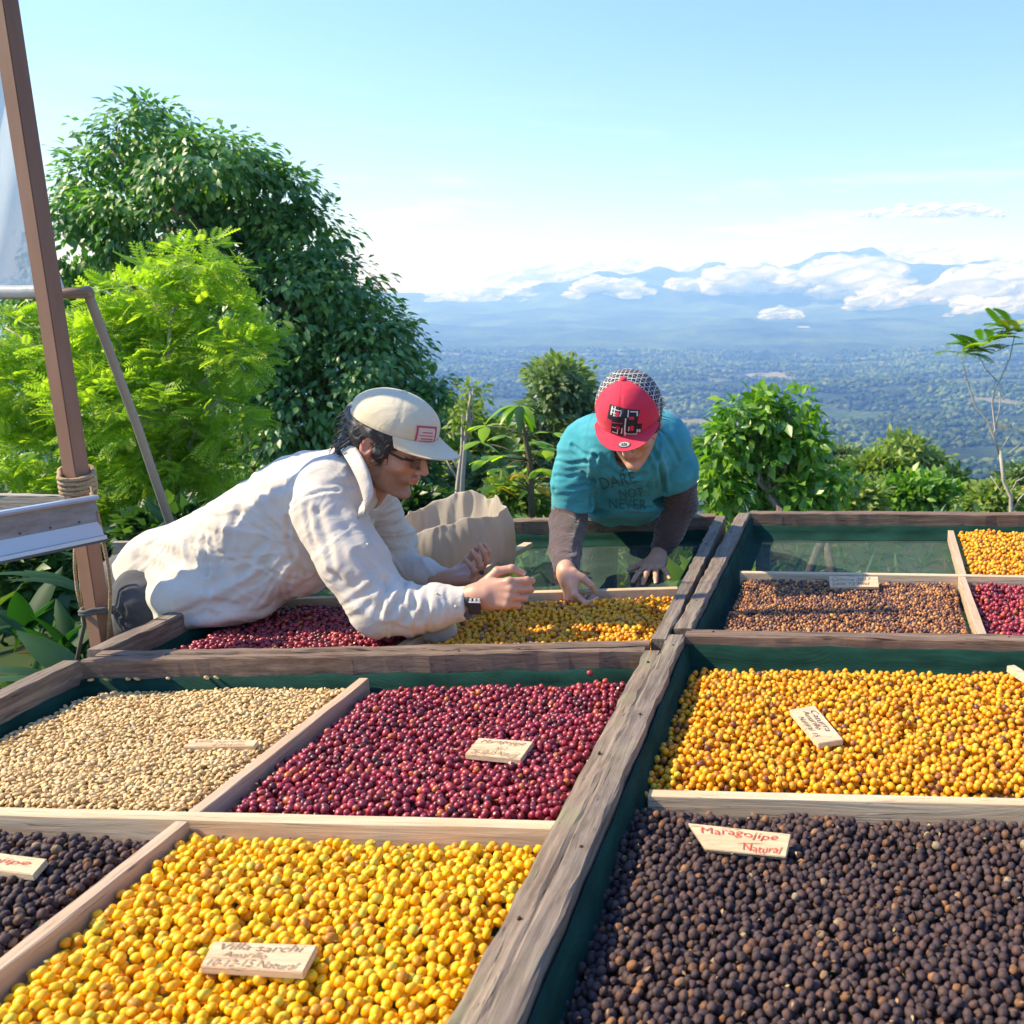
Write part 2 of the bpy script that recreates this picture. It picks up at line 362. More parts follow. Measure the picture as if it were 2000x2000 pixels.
f_red = fruit_mat('red_cherry_skin', [(0.0, (0.07, 0.008, 0.016)), (0.15, (0.16, 0.014, 0.026)), (0.45, (0.30, 0.022, 0.042)), (0.72, (0.40, 0.032, 0.052)), (0.86, (0.24, 0.018, 0.04)), (0.93, (0.52, 0.07, 0.04)), (0.97, (0.52, 0.16, 0.03)), (1, (0.35, 0.03, 0.04))], 0.42, 0.2, (0.05, 0.008, 0.015), 0.6)
f_blk = fruit_mat('dried_cherry_skin', [(0.0, (0.042, 0.027, 0.030)), (0.35, (0.054, 0.034, 0.036)), (0.66, (0.074, 0.045, 0.044)), (0.90, (0.098, 0.054, 0.045)), (0.94, (0.13, 0.060, 0.032)), (0.985, (0.26, 0.12, 0.05)), (1, (0.30, 0.24, 0.15))], 0.68, 0.0, (0.10, 0.055, 0.035), 0.6, spec=0.3)
f_brn = fruit_mat('brown_cherry_skin', [(0.0, (0.03, 0.013, 0.014)), (0.34, (0.08, 0.028, 0.020)), (0.58, (0.26, 0.085, 0.022)), (0.80, (0.48, 0.18, 0.030)), (0.92, (0.56, 0.28, 0.07)), (1, (0.07, 0.025, 0.02))], 0.5, 0.2, (0.12, 0.05, 0.03), 0.6)
f_par = fruit_mat('parchment_bean_skin', [(0.0, (0.50, 0.32, 0.12)), (0.25, (0.64, 0.43, 0.17)), (0.6, (0.70, 0.50, 0.22)), (0.85, (0.74, 0.56, 0.28)), (1, (0.60, 0.40, 0.20))], 0.6, 0.05, (0.45, 0.26, 0.12), 0.35)

HID = bpy.data.collections.new('pieces')            # instance sources, not linked into the scene
def gn_scatter(o, meshes, smin=0.85, smax=1.12, tilt=True):
    """instance the given meshes on the vertices of o; attributes rot (vector) and siz (float)"""
    coll = bpy.data.collections.new(o.name + '_pieces')
    for i, me in enumerate(meshes):
        q = bpy.data.objects.new(me.name, me); coll.objects.link(q)
    ng = bpy.data.node_groups.new('scatter', 'GeometryNodeTree')
    ng.interface.new_socket('Geometry', in_out='INPUT', socket_type='NodeSocketGeometry'); ng.interface.new_socket('Geometry', in_out='OUTPUT', socket_type='NodeSocketGeometry')
    gi = ng.nodes.new('NodeGroupInput'); go = ng.nodes.new('NodeGroupOutput')
    ci = ng.nodes.new('GeometryNodeCollectionInfo'); ci.inputs['Collection'].default_value = coll; ci.inputs['Separate Children'].default_value = True; ci.inputs['Reset Children'].default_value = True
    ip = ng.nodes.new('GeometryNodeInstanceOnPoints'); ip.inputs['Pick Instance'].default_value = True
    ri = ng.nodes.new('FunctionNodeRandomValue'); ri.data_type = 'INT'; ri.inputs[4].default_value = 0; ri.inputs[5].default_value = len(meshes) - 1
    ar = ng.nodes.new('GeometryNodeInputNamedAttribute'); ar.data_type = 'FLOAT_VECTOR'; ar.inputs['Name'].default_value = 'rot'
    asz = ng.nodes.new('GeometryNodeInputNamedAttribute'); asz.data_type = 'FLOAT'; asz.inputs['Name'].default_value = 'siz'
    L = ng.links.new
    L(gi.outputs[0], ip.inputs['Points']); L(ci.outputs[0], ip.inputs['Instance']); L(ri.outputs[2], ip.inputs['Instance Index'])
    e2r = ng.nodes.new('FunctionNodeEulerToRotation'); L(ar.outputs[0], e2r.inputs[0]); L(e2r.outputs[0], ip.inputs['Rotation'])
    L(asz.outputs[0], ip.inputs['Scale']); L(ip.outputs[0], go.inputs[0])
    md = o.modifiers.new('scatter', 'NODES'); md.node_group = ng
def settle(poly, d, layers, base, bump=0.010, seed=0, edge=0.03, holes=()):
    """drop n balls of diameter d inside the polygon on a lumpy base, each taking the lowest of a few nearby spots"""
    rs = np.random.RandomState(seed); poly = np.array(poly)
    x0, y0 = poly.min(0); x1, y1 = poly.max(0)
    def inside(X, Y):
        r = np.ones(len(X), bool); md = np.full(len(X), 9.)
        for i in range(len(poly)):
            a = poly[i]; b = poly[(i + 1) % len(poly)]; e = b - a; L_ = np.linalg.norm(e)
            dd = (e[0] * (Y - a[1]) - e[1] * (X - a[0])) / L_
            md = np.minimum(md, dd)
        return md
    area = 0.5 * abs(sum(poly[i][0] * poly[(i + 1) % len(poly)][1] - poly[(i + 1) % len(poly)][0] * poly[i][1] for i in range(len(poly))))
    n = int(area / (d * d * 0.86) * layers * 1.05)
    K = 7
    X = rs.uniform(x0, x1, int(n * 1.0 * (x1 - x0) * (y1 - y0) / area)); Y = rs.uniform(y0, y1, len(X))
    md = inside(X, Y); k = md > d * 0.3; X = X[k]; Y = Y[k]; md = md[k]
    Z0 = lambda X, Y: base + bump * fbm(np.stack([X * 9, Y * 9, X * 0 + seed], -1), 2)
    size = rs.uniform(0.82, 1.14, len(X))
    grid = {}; out_ = []
    cs = d * 1.15
    offs = rs.randn(len(X), K, 2) * d * 0.45; offs[:, 0] = 0
    CX = X[:, None] + offs[..., 0]; CY = Y[:, None] + offs[..., 1]
    CM = inside(CX.ravel(), CY.ravel()).reshape(CX.shape)
    CB = Z0(CX.ravel(), CY.ravel()).reshape(CX.shape) + d * 0.35
    rs_ = size * d * 0.46
    for i in range(len(X)):
        best = None
        for q in range(K):
            if CM[i, q] < d * 0.3: continue
            cx, cy = CX[i, q], CY[i, q]; z = CB[i, q]; gx, gy = int(cx / cs + 1000), int(cy / cs + 1000)
            for ax in (gx - 1, gx, gx + 1):
                for ay in (gy - 1, gy, gy + 1):
                    for (px, py, pz, pr) in grid.get((ax, ay), ()):
                        dd = (px - cx) ** 2 + (py - cy) ** 2; rr = (pr + rs_[i]) ** 2
                        if dd < rr:
                            zz = pz + sqrt(rr - dd)
                            if zz > z: z = zz
            if best is None or z < best[2]: best = (cx, cy, z, rs_[i], CM[i, q], CB[i, q])
        if best is None or best[2] > best[5] + d * (1.9 if best[4] > edge else 0.9): continue
        grid.setdefault((int(best[0] / cs + 1000), int(best[1] / cs + 1000)), []).append(best[:4]); out_.append(best[:4])
    P = np.array(out_)
    for (hx, hy, hr) in holes: P = P[((P[:, 0] - hx) ** 2 + (P[:, 1] - hy) ** 2) > hr * hr]
    return P
def visible_top(P, d):
    """not covered by another ball above"""
    cs = d; g = {}
    for i, (x, y, z, r) in enumerate(P): g.setdefault((int(x / cs + 1000), int(y / cs + 1000)), []).append(i)
    keep = np.ones(len(P), bool)
    for i, (x, y, z, r) in enumerate(P):
        gx, gy = int(x / cs + 1000), int(y / cs + 1000); c = 0
        for ax in (gx - 1, gx, gx + 1):
            for ay in (gy - 1, gy, gy + 1):
                for j in g.get((ax, ay), ()):
                    if P[j, 2] > z + r * 0.7 and (P[j, 0] - x) ** 2 + (P[j, 1] - y) ** 2 < (r * 1.2) ** 2: c += 1
        if c: keep[i] = False
    return keep
def pile(name, label, cat, poly, d, layers, base, meshes, single=None, flat=False, seed=0, bump=0.010, nsingle=0, edge=0.03, holes=()):
    P = settle(poly, d, layers, base, bump, seed, edge, holes)
    P = P[P[:, 1] > 0.80]
    rs = np.random.RandomState(seed + 5)
    rot = rs.uniform(0, 2 * pi, (len(P), 3))
    if flat: rot[:, 0] = rs.randn(len(P)) * 0.5; rot[:, 1] = rs.randn(len(P)) * 0.45
    siz = P[:, 3] / (d * 0.46)
    idx = np.zeros(len(P), bool)
    if nsingle:
        vis = visible_top(P, d)
        dist = np.where(vis, np.linalg.norm(P[:, :3] - CC, axis=1), 99)
        # only those inside the frame
        q = (P[:, :3] - CC) @ CR; u = 1500 - 1800 * q[:, 0] / q[:, 2]; v = 1000 + 1800 * q[:, 1] / q[:, 2]
        dist[(u < 5) | (u > 1995) | (v > 1995)] = 99
        o_ = np.argsort(dist)[:nsingle]; idx[o_] = True
        nm, lb, ct, gr = single
        for k in o_:
            o = bpy.data.objects.new(nm, meshes[k % len(meshes)]); COL.objects.link(o)
            o.location = P[k, :3]; o.rotation_euler = rot[k]; o.scale = (siz[k],) * 3
            setp(o, lb, ct, gr)
    Q = P[~idx]
    me = mesh_np(name, Q[:, :3], np.zeros((0, 3), int), [], attrs={'rot': ('POINT', 'FLOAT_VECTOR', rot[~idx]), 'siz': ('POINT', 'FLOAT', siz[~idx])})
    o = bpy.data.objects.new(name, me); COL.objects.link(o); gn_scatter(o, meshes)
    setp(o, label, cat, None, 'stuff'); return P
def fset(nm, rx, ry, rz, mat, n=3, sub=2, dim=0.6, crease=False, wr=0.0): return [fruit_mesh(nm, rx * (1 + 0.10 * ((i % 3) - 1)), ry, rz * (1 - 0.04 * (i % 3)), mat, sub, dim, i, crease, wr) for i in range(n)]
my = fset('yellow_cherry', 0.0087, 0.0075, 0.0073, f_yel, 5, 3, wr=0.08); my2 = fset('yellow_cherry', 0.0083, 0.0072, 0.0071, f_yel2)
mr_ = fset('red_cherry', 0.0086, 0.0071, 0.0070, f_red, 3, 3); mk = fset('black_cherry', 0.0080, 0.0067, 0.0065, f_blk, 5, 3, wr=0.22)
mb = fset('brown_cherry', 0.0072, 0.0056, 0.0050, f_brn, wr=0.2); mpb = fset('parchment_bean', 0.0062, 0.0043, 0.0030, f_par, 3, 2, 0, True)
BZ = FLOOR + 0.010
pile('yellow_cherries', 'heap of bright yellow coffee cherries filling the near compartment of the left bed', 'cherries', [(-1.103, 0.78), (-0.440, 0.78), (-0.440, 1.42), (-1.103, 1.42)], 0.0155, 2.6, BZ, my,
     ('yellow_cherry', 'plump yellow coffee cherry in the heap at the bottom of the photo', 'cherry', 'nearest yellow coffee cherries'), seed=1, nsingle=300)
pile('black_cherries', 'small heap of dried black cherries in the corner compartment at the left edge', 'cherries', [(-1.785, 0.78), (-1.14, 0.78), (-1.135, 1.41), (-1.785, 1.41)], 0.0145, 2.5, BZ, mk, seed=2)
pile('parchment_beans', 'spread of pale parchment coffee beans on the left bed', 'beans', [(-1.77, 1.455), (-1.135, 1.455), (-1.135, 2.085), (-1.72, 2.02), (-1.775, 1.96)], 0.0088, 2.4, BZ + 0.012, mpb,
     ('parchment_bean', 'pale dry parchment coffee bean in the spread on the left bed', 'bean', 'nearest parchment coffee beans'), flat=True, seed=3, nsingle=300, bump=0.008)
pile('red_cherries', 'heap of dark red coffee cherries in the middle of the left bed', 'cherries', [(-1.100, 1.465), (-0.445, 1.465), (-0.445, 2.155), (-1.02, 2.09), (-1.100, 2.05)], 0.0148, 2.6, BZ, mr_,
     ('red_cherry', 'ripe dark red coffee cherry in the heap on the left bed', 'cherry', 'nearest red coffee cherries'), seed=4, nsingle=300)
pile('yellow_cherries', 'golden yellow cherries with brown ones among them, back half of the nearer right bed', 'cherries', [(-0.340, 1.582), (1.32, 1.598), (1.32, 2.265), (-0.18, 2.265), (-0.328, 2.24)], 0.0160, 2.4, BZ, my2, seed=5, edge=0.05)
pile('black_cherries', 'large heap of dried black cherries in the right foreground', 'cherries', [(-0.338, 0.78), (1.1, 0.78), (1.1, 1.545), (-0.342, 1.545)], 0.0142, 2.6, BZ, mk,
     ('black_cherry', 'shrivelled black dried coffee cherry in the right foreground heap', 'cherry', 'nearest black coffee cherries'), seed=6, nsingle=300, bump=0.014)
pile('brown_cherries', 'half dried brown cherries with a crumbly look on the farther right bed', 'cherries', [(-0.285, 2.39), (0.425, 2.375), (0.462, 3.08), (-0.262, 3.08)], 0.0108, 2.6, BZ + 0.008, mb, seed=7)
pile('yellow_cherries', 'yellow cherries in the far right corner compartment behind a pale divider', 'cherries', [(0.535, 3.13), (1.3, 3.13), (1.3, 3.86), (0.585, 3.83)], 0.0165, 1.8, BZ + 0.01, my2, seed=8)
pile('red_cherries', 'small patch of red cherries at the right edge beside the brown ones', 'cherries', [(0.478, 2.38), (1.3, 2.38), (1.3, 3.08), (0.512, 3.08)], 0.0165, 1.8, BZ, mr_, seed=9)
pile('red_cherries', 'shaded dark red cherries under the leaning man in the cream shirt', 'cherries', [(-1.77, 2.145), (-1.17, 2.215), (-1.13, 2.765), (-1.75, 2.68)], 0.0145, 2.4, BZ, mr_, seed=10)
pile('yellow_cherries', 'golden cherries between the two men on the farther left bed', 'cherries', [(-1.118, 2.215), (-0.448, 2.285), (-0.462, 2.875), (-0.72, 2.835), (-1.075, 2.775)], 0.0148, 2.4, BZ, my2, seed=11, edge=0.06)
# ================================================================== terrain, valley, mountains, clouds, air
def hill(X, Y):
    X = np.asarray(X, float); Y = np.asarray(Y, float); r = np.sqrt(X * X + Y * Y); th = np.arctan2(X, np.maximum(Y, 1e-6))
    back = Y < 0
    d = np.maximum(r - 5.5, 0)
    z = -0.30 * d * (1 - np.exp(-d / 6)) + 0
    z = np.maximum(z, -221 + 0 * z)
    z = np.where(back, np.minimum(r * 0.02, 3), z)
    P = np.stack([X / 60, Y / 60, 0 * X], -1)
    z = z + np.clip((r - 30) / 200, 0, 1) * 9 * fbm(P, 4) + np.clip((r - 3) / 10, 0, 1) * 0.25 * fbm(np.stack([X / 1.7, Y / 1.7, 0 * X], -1), 3)
    z = z + np.clip((r - 900) / 1500, 0, 1) * 38 * fbm(np.stack([X / 700, Y / 700, 0 * X + 3], -1), 4)
    # grassy spur on the right
    z = z + 26 * np.exp(-(((X - 36) / 60) ** 2 + ((Y - 200) / 55) ** 2))
    # distant rises
    m = np.clip((r - 3600) / 9000, 0, 1)
    n1 = fbm(np.stack([X / 2600 + 5, Y / 2600, 0 * X + 9], -1), 6)
    rid = 1 - np.abs(fbm(np.stack([X / 1500 + 1, Y / 1500 + 4, 0 * X + 2], -1), 5)) * 2.2
    z = z + m * 250 + m * (230 * n1 + 120 * rid) * np.clip(m * 2.4, 0, 1)
    # summit ridge line at 11-13 km, lower towards the left
    top = 1.0 + 0.13 * np.sin(th * 21 + 1.2) + 0.10 * np.sin(th * 47) + 0.05 * np.sin(th * 110 + 2)
    lower = np.clip((th + 0.46) / 0.34, 0.30, 1)
    z = z + 640 * top * lower * np.exp(-((r - 11800) / 1900) ** 2)
    z = z - 160 * np.clip((r - 13500) / 2000, 0, 1)
    return np.where(back, np.minimum(r * 0.02, 3), z)
na, nr = 420, 330
ang = np.concatenate([np.linspace(-0.75, 0.55, na), np.linspace(0.55, 2 * pi - 0.75, 60)[1:-1]])
rad = np.concatenate([[0.02], np.geomspace(1.2, 16500, nr)])
AA, RR = np.meshgrid(ang, rad); X = RR * np.sin(AA); Y = RR * np.cos(AA); Z = hill(X, Y)
n_a = len(ang); idx = np.arange(len(rad) * n_a).reshape(len(rad), n_a)
a = idx[:-1]; b = idx[1:]; F = np.stack([a, b, np.roll(b, -1, 1), np.roll(a, -1, 1)], -1).reshape(-1, 4)[:, ::-1]
m = M('hillside'); g = m.n('NewGeometry'); sp = m.n('SeparateXYZ'); m.l(g.outputs['Position'], sp.inputs[0]); pos = g.outputs['Position']
ln = m.n('VectorMath', operation='LENGTH'); m.l(pos, ln.inputs[0]); dist = ln.outputs['Value']
def posn(scale, detail=5, rough=0.6, stretch=(1, 1, 1)):
    mp = m.n('Mapping'); mp.inputs['Scale'].default_value = stretch; m.l(pos, mp.inputs[0]); return m.noise(mp.outputs[0], scale, detail, rough)
near = m.mix(m.ramp(posn(1.2, 6, 0.7), [(0.34, (0, 0, 0)), (0.48, (1, 1, 1))]), (0.11, 0.065, 0.04), (0.035, 0.06, 0.016))
slope = m.ramp(posn(0.05, 8, 0.7), [(0.35, (0.018, 0.035, 0.012)), (0.5, (0.045, 0.075, 0.022)), (0.68, (0.13, 0.16, 0.06))])
vor = m.n('TexVoronoi'); vor.inputs['Scale'].default_value = 0.0055; vor.inputs['Randomness'].default_value = 1
mpv = m.n('Mapping'); mpv.inputs['Scale'].default_value = (1, 0.6, 1); m.l(pos, mpv.inputs[0])
m.l(mpv.outputs[0], vor.inputs['Vector'])
fieldc = m.n('SeparateColor'); m.l(vor.outputs['Color'], fieldc.inputs[0])
woods = m.ramp(posn(0.03, 8, 0.75), [(0.3, (0.02, 0.04, 0.016)), (0.5, (0.05, 0.09, 0.026)), (0.7, (0.12, 0.16, 0.05))])
fields = m.ramp(fieldc.outputs[1], [(0.0, (0.10, 0.15, 0.05)), (0.5, (0.22, 0.26, 0.09)), (0.8, (0.34, 0.32, 0.17)), (1, (0.42, 0.34, 0.22))])
isf = m.math('MULTIPLY', m.math('GREATER_THAN', m.math('ADD', fieldc.outputs[0], m.math('MULTIPLY', m.noise(pos, 0.02, 5), 0.5)), 1.02), m.math('GREATER_THAN', m.noise(pos, 0.0011, 3), 0.46)); isf = m.math('MULTIPLY', isf, m.math('LESS_THAN', dist, 5300.0))
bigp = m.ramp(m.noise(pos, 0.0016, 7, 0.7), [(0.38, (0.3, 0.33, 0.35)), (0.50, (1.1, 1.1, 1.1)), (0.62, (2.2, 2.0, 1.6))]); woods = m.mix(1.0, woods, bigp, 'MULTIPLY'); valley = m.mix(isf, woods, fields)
mr = m.n('MapRange'); mr.inputs[1].default_value = 12; mr.inputs[2].default_value = 60; m.l(dist, mr.inputs[0])
mr2 = m.n('MapRange'); mr2.inputs[1].default_value = 500; mr2.inputs[2].default_value = 900; m.l(dist, mr2.inputs[0])
c = m.mix(mr2.outputs[0], m.mix(mr.outputs[0], near, slope), valley)
m.color(c).rough(0.95); m.b.inputs['Specular IOR Level'].default_value = 0.15
bmp = m.n('Bump'); bmp.inputs['Strength'].default_value = 1.0; bmp.inputs['Distance'].default_value = 30
m.l(posn(0.045, 8, 0.7), bmp.inputs['Height']); mixn = m.n('Mix', data_type='VECTOR'); m.l(mr2.outputs[0], mixn.inputs[0])
m.l(g.outputs['Normal'], mixn.inputs[4]); m.l(bmp.outputs[0], mixn.inputs[5]); m.l(mixn.outputs[1], m.b.inputs['Normal'])
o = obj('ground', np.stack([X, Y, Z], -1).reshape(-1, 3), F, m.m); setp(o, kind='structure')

# ---- forest of the valley: scattered crowns
def leafmat(name, stops, trans=0.35, rough=0.45, tcol=None, spec=0.4, noise=0):
    m = M(name); v = m.attr('v')
    c = m.ramp(v, stops)
    m.color(c).rough(rough); m.b.inputs['Specular IOR Level'].default_value = spec
    if trans:
        t = m.n('BsdfTranslucent'); tc_ = m.mix(1.0, c, tcol or (1.5, 1.7, 0.5), 'MULTIPLY'); m.l(tc_, t.inputs[0])
        mi = m.n('MixShader'); mi.inputs[0].default_value = trans; m.l(m.b.outputs[0], mi.inputs[1]); m.l(t.outputs[0], mi.inputs[2]); m.l(mi.outputs[0], m.out.inputs[0])
    return m.m
def lump_mesh(name, mat, seed, sub=2, squash=0.8):
    rs = np.random.RandomState(seed); Vs = []; n = 0; Fs = []
    for k in range(5):
        bm = bmesh.new(); bmesh.ops.create_icosphere(bm, subdivisions=sub, radius=1); V = np.array([v.co[:] for v in bm.verts]); F = np.array([[v.index for v in f.verts] for f in bm.faces]); bm.free()
        V = V * (1 + 0.35 * fbm(V * 2.6 + seed * 3 + k, 2)[:, None]); r = 0.55 if k else 0.75
        V = V * [r, r, r * squash] + (rs.uniform(-.5, .5, 3) * [1, 1, 0.5] if k else 0) + [0, 0, 0.75]
        Vs.append(V); Fs.append(F + n); n += len(V)
    return mesh_np(name, np.vstack(Vs), np.vstack(Fs), mat)
fm = M('forest_crown'); oi = fm.n('ObjectInfo'); gg = fm.n('NewGeometry')
n1 = fm.noise(gg.outputs['Position'], 0.55, 5, 0.7)
fc = fm.ramp(oi.outputs['Random'], [(0, (0.03, 0.065, 0.018)), (0.5, (0.065, 0.125, 0.026)), (0.8, (0.13, 0.20, 0.045)), (1, (0.24, 0.27, 0.08))])
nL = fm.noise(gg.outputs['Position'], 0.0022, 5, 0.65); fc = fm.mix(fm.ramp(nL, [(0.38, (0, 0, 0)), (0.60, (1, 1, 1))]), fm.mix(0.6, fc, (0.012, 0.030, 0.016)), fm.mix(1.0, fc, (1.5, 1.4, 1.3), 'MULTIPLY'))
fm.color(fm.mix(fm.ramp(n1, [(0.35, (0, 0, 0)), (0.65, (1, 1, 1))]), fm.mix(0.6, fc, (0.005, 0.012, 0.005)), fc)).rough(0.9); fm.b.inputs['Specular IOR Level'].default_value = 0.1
fm.bump(n1, 1.0, 1.5)
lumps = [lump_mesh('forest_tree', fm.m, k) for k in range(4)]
rs = np.random.RandomState(21)
def fieldmask(X, Y): return fbm(np.stack([X / 260, Y / 130, 0 * X + 31], -1), 3)
n = 120000
th = rs.uniform(-0.9, 0.5, n); r = np.sqrt(rs.uniform(900 ** 2, 5200 ** 2, n)); k = rs.rand(n) < np.clip(2600 / r, 0, 1) ** 1.5
th, r = th[k], r[k]; X = r * np.sin(th); Y = r * np.cos(th); f = fieldmask(X, Y); k = f < 0.02 + rs.rand(len(X)) * 0.16; X, Y, r = X[k], Y[k], r[k]
sz = rs.uniform(3.0, 8.5, len(X)) * (0.8 + r / 5000)
Pn = np.stack([X, Y, hill(X, Y) - 1], -1)
rot = np.zeros((len(X), 3)); rot[:, 2] = rs.uniform(0, 6.28, len(X))
me = mesh_np('valley_forest', Pn, np.zeros((0, 3), int), [], attrs={'rot': ('POINT', 'FLOAT_VECTOR', rot), 'siz': ('POINT', 'FLOAT', sz)})
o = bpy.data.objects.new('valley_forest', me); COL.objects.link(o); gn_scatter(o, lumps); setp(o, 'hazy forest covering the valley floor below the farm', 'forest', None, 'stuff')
# trees on the slope between farm and valley
n = 5200; th = rs.uniform(-0.66, 0.36, n); r = np.exp(rs.uniform(math.log(60), math.log(900), n)); X = r * np.sin(th); Y = r * np.cos(th)
k = np.hypot((X - 36) / 60, (Y - 190) / 50) > 0.9; X, Y, r = X[k], Y[k], r[k]
sz = rs.uniform(2.2, 4.2, len(X)) * np.clip(r / 200, 0.7, 1.6)
me = mesh_np('slope_forest', np.stack([X, Y, hill(X, Y) - 1], -1), np.zeros((0, 3), int), [], attrs={'rot': ('POINT', 'FLOAT_VECTOR', np.stack([X * 0, X * 0, rs.uniform(0, 6.28, len(X))], -1)), 'siz': ('POINT', 'FLOAT', sz)})
# crowns made of leaves for the nearer slope
def leafball(name, mat, seed, n=420, s=0.17):
    rs = np.random.RandomState(seed); D = rs.randn(n, 3); D /= np.linalg.norm(D, axis=1)[:, None]; R_ = rs.uniform(0.55, 1.0, n) * (1 + 0.35 * fbm(D * 2 + seed, 2))
    Pc = D * R_[:, None] * [1, 1, 0.8] + [0, 0, 0.8]
    A = rs.randn(n, 3); A /= np.linalg.norm(A, axis=1)[:, None]; B = np.cross(A, rs.randn(n, 3)); B /= np.linalg.norm(B, axis=1)[:, None]
    V = np.stack([Pc, Pc + A * s + B * s * 0.4, Pc + A * s * 1.8, Pc + A * s - B * s * 0.4], 1).reshape(-1, 3)
    return mesh_np(name, V, np.arange(n * 4).reshape(-1, 4), mat, attrs={'v': ('POINT', 'FLOAT', np.repeat(rs.rand(n), 4))})
lm_far = leafmat('slope_leaf', [(0, (0.06, 0.11, 0.025)), (0.6, (0.13, 0.20, 0.045)), (1, (0.24, 0.28, 0.08))], 0.25)
balls = [leafball('slope_tree', lm_far, k) for k in range(3)]
o = bpy.data.objects.new('slope_forest', me); COL.objects.link(o); gn_scatter(o, balls); setp(o, 'bushy trees covering the slope that drops away behind the beds', 'forest', None, 'stuff')

# ---- cumulus clouds lying against the mountains
cm = M('cloud'); cm.color((0.95, 0.95, 0.95)).rough(1.0); cm.b.inputs['Specular IOR Level'].default_value = 0
lw = cm.n('LayerWeight'); lw.inputs['Blend'].default_value = 0.5
gg = cm.n('NewGeometry'); nn = cm.noise(gg.outputs['Position'], 0.006, 6, 0.7)
al = cm.ramp(cm.math('SUBTRACT', cm.math('ADD', lw.outputs['Facing'], cm.math('MULTIPLY', nn, 0.9)), 0.45), [(0.08, (1, 1, 1)), (0.66, (0, 0, 0))])
tl = cm.n('BsdfTranslucent'); tl.inputs[0].default_value = (0.95, 0.95, 0.95, 1); mi0 = cm.n('MixShader'); mi0.inputs[0].default_value = 0.45
cm.l(cm.b.outputs[0], mi0.inputs[1]); cm.l(tl.outputs[0], mi0.inputs[2])
tr = cm.n('BsdfTransparent'); mi = cm.n('MixShader'); cm.l(al, mi.inputs[0]); cm.l(tr.outputs[0], mi.inputs[1]); cm.l(mi0.outputs[0], mi.inputs[2]); cm.l(mi.outputs[0], cm.out.inputs[0])
bm = bmesh.new(); bmesh.ops.create_icosphere(bm, subdivisions=3, radius=1); ICO = (np.array([v.co[:] for v in bm.verts]), np.array([[v.index for v in f.verts] for f in bm.faces])); bm.free()
def cloud(label, u, v, w, h, Yd, seed):
    rs = np.random.RandomState(seed); sc = Yd / 1750; parts = []
    n = int(10 + w / 9)
    for k in range(n):
        t = rs.uniform(-1, 1); uu = u + t * w / 2 * (0.97); env = (1 - t * t) ** 0.6
        rr = (rs.uniform(0.20, 0.42) * h * (0.45 + env) + 3) * sc; vv = v + h * 0.42 - rs.rand() ** 1.1 * h * env * 0.85
        V = ICO[0] * (1 + 0.5 * fbm(ICO[0] * 2.1 + k * 3 + seed, 4)[:, None]) * rr * [1.7, 1.2, 0.62] + at(uu, vv, Yd * (1 + 0.02 * rs.randn()))
        parts.append((V, ICO[1]))
    V, F = joinq(parts); o = obj('cloud', V, F, cm.m); setp(o, label, 'cloud', 'clouds lying against the mountains')
cl = [('flat streak of cloud high above the right end of the mountains', 1830, 412, 300, 22, 11500),
      ('faint cloud bank over the left end of the ridge beside the big tree', 950, 575, 230, 46, 11000),
      ('low white cloud with a flat foot in front of the left ridge', 1190, 562, 150, 40, 10300),
      ('long white cloud over the middle ridge above the red cap', 1470, 545, 200, 50, 10300),
      ('small detached puff of cloud in front of the mountains', 1525, 612, 74, 18, 8200),
      ('tall white cumulus in the centre of the cloud row', 1680, 545, 150, 80, 10200),
      ('broad white cumulus hanging below the ridge on the right', 1790, 580, 250, 52, 9600),
      ('bright cloud spilling over the ridge at the right edge', 1950, 560, 220, 74, 9800),
      ('low cloud bank behind the tip of the bare sapling', 1930, 605, 160, 44, 8800),
      ('faint small cloud low over the hills right of the red cap', 1555, 641, 56, 10, 7500),
      ('tiny wisp of cloud over the hills above the red cap', 1110, 643, 34, 10, 7500),
      ('thin cloud strip just over the left summit', 1340, 552, 80, 20, 10400),
      ('hazy towering cloud behind the summits on the right', 1780, 515, 500, 60, 15000),
      ('hazy low cloud bank behind the summits in the middle', 1250, 530, 620, 40, 15000)]
for i, (lb, u, v, w, h, Yd) in enumerate(cl): cloud(lb, u, v, w, h, Yd, i + 40)

# ---- air
hv = bpy.data.materials.new('air'); hv.use_nodes = True; t_ = hv.node_tree; t_.nodes.clear(); vo = t_.nodes.new('ShaderNodeVolumePrincipled'); ou = t_.nodes.new('ShaderNodeOutputMaterial')
vo.inputs['Absorption Color'].default_value = (1, 1, 1, 1); vo.inputs['Color'].default_value = (0.20, 0.40, 1.0, 1); vo.inputs['Density'].default_value = 2.4e-4; vo.inputs['Anisotropy'].default_value = 0.15
t_.links.new(vo.outputs[0], ou.inputs['Volume'])
V, F = box((0, 3000, 260), (50000, 44000, 1400)); o = obj('haze', V, F, hv, smooth=False); setp(o, kind='stuff'); o['label'] = 'pale blue haze over the valley'
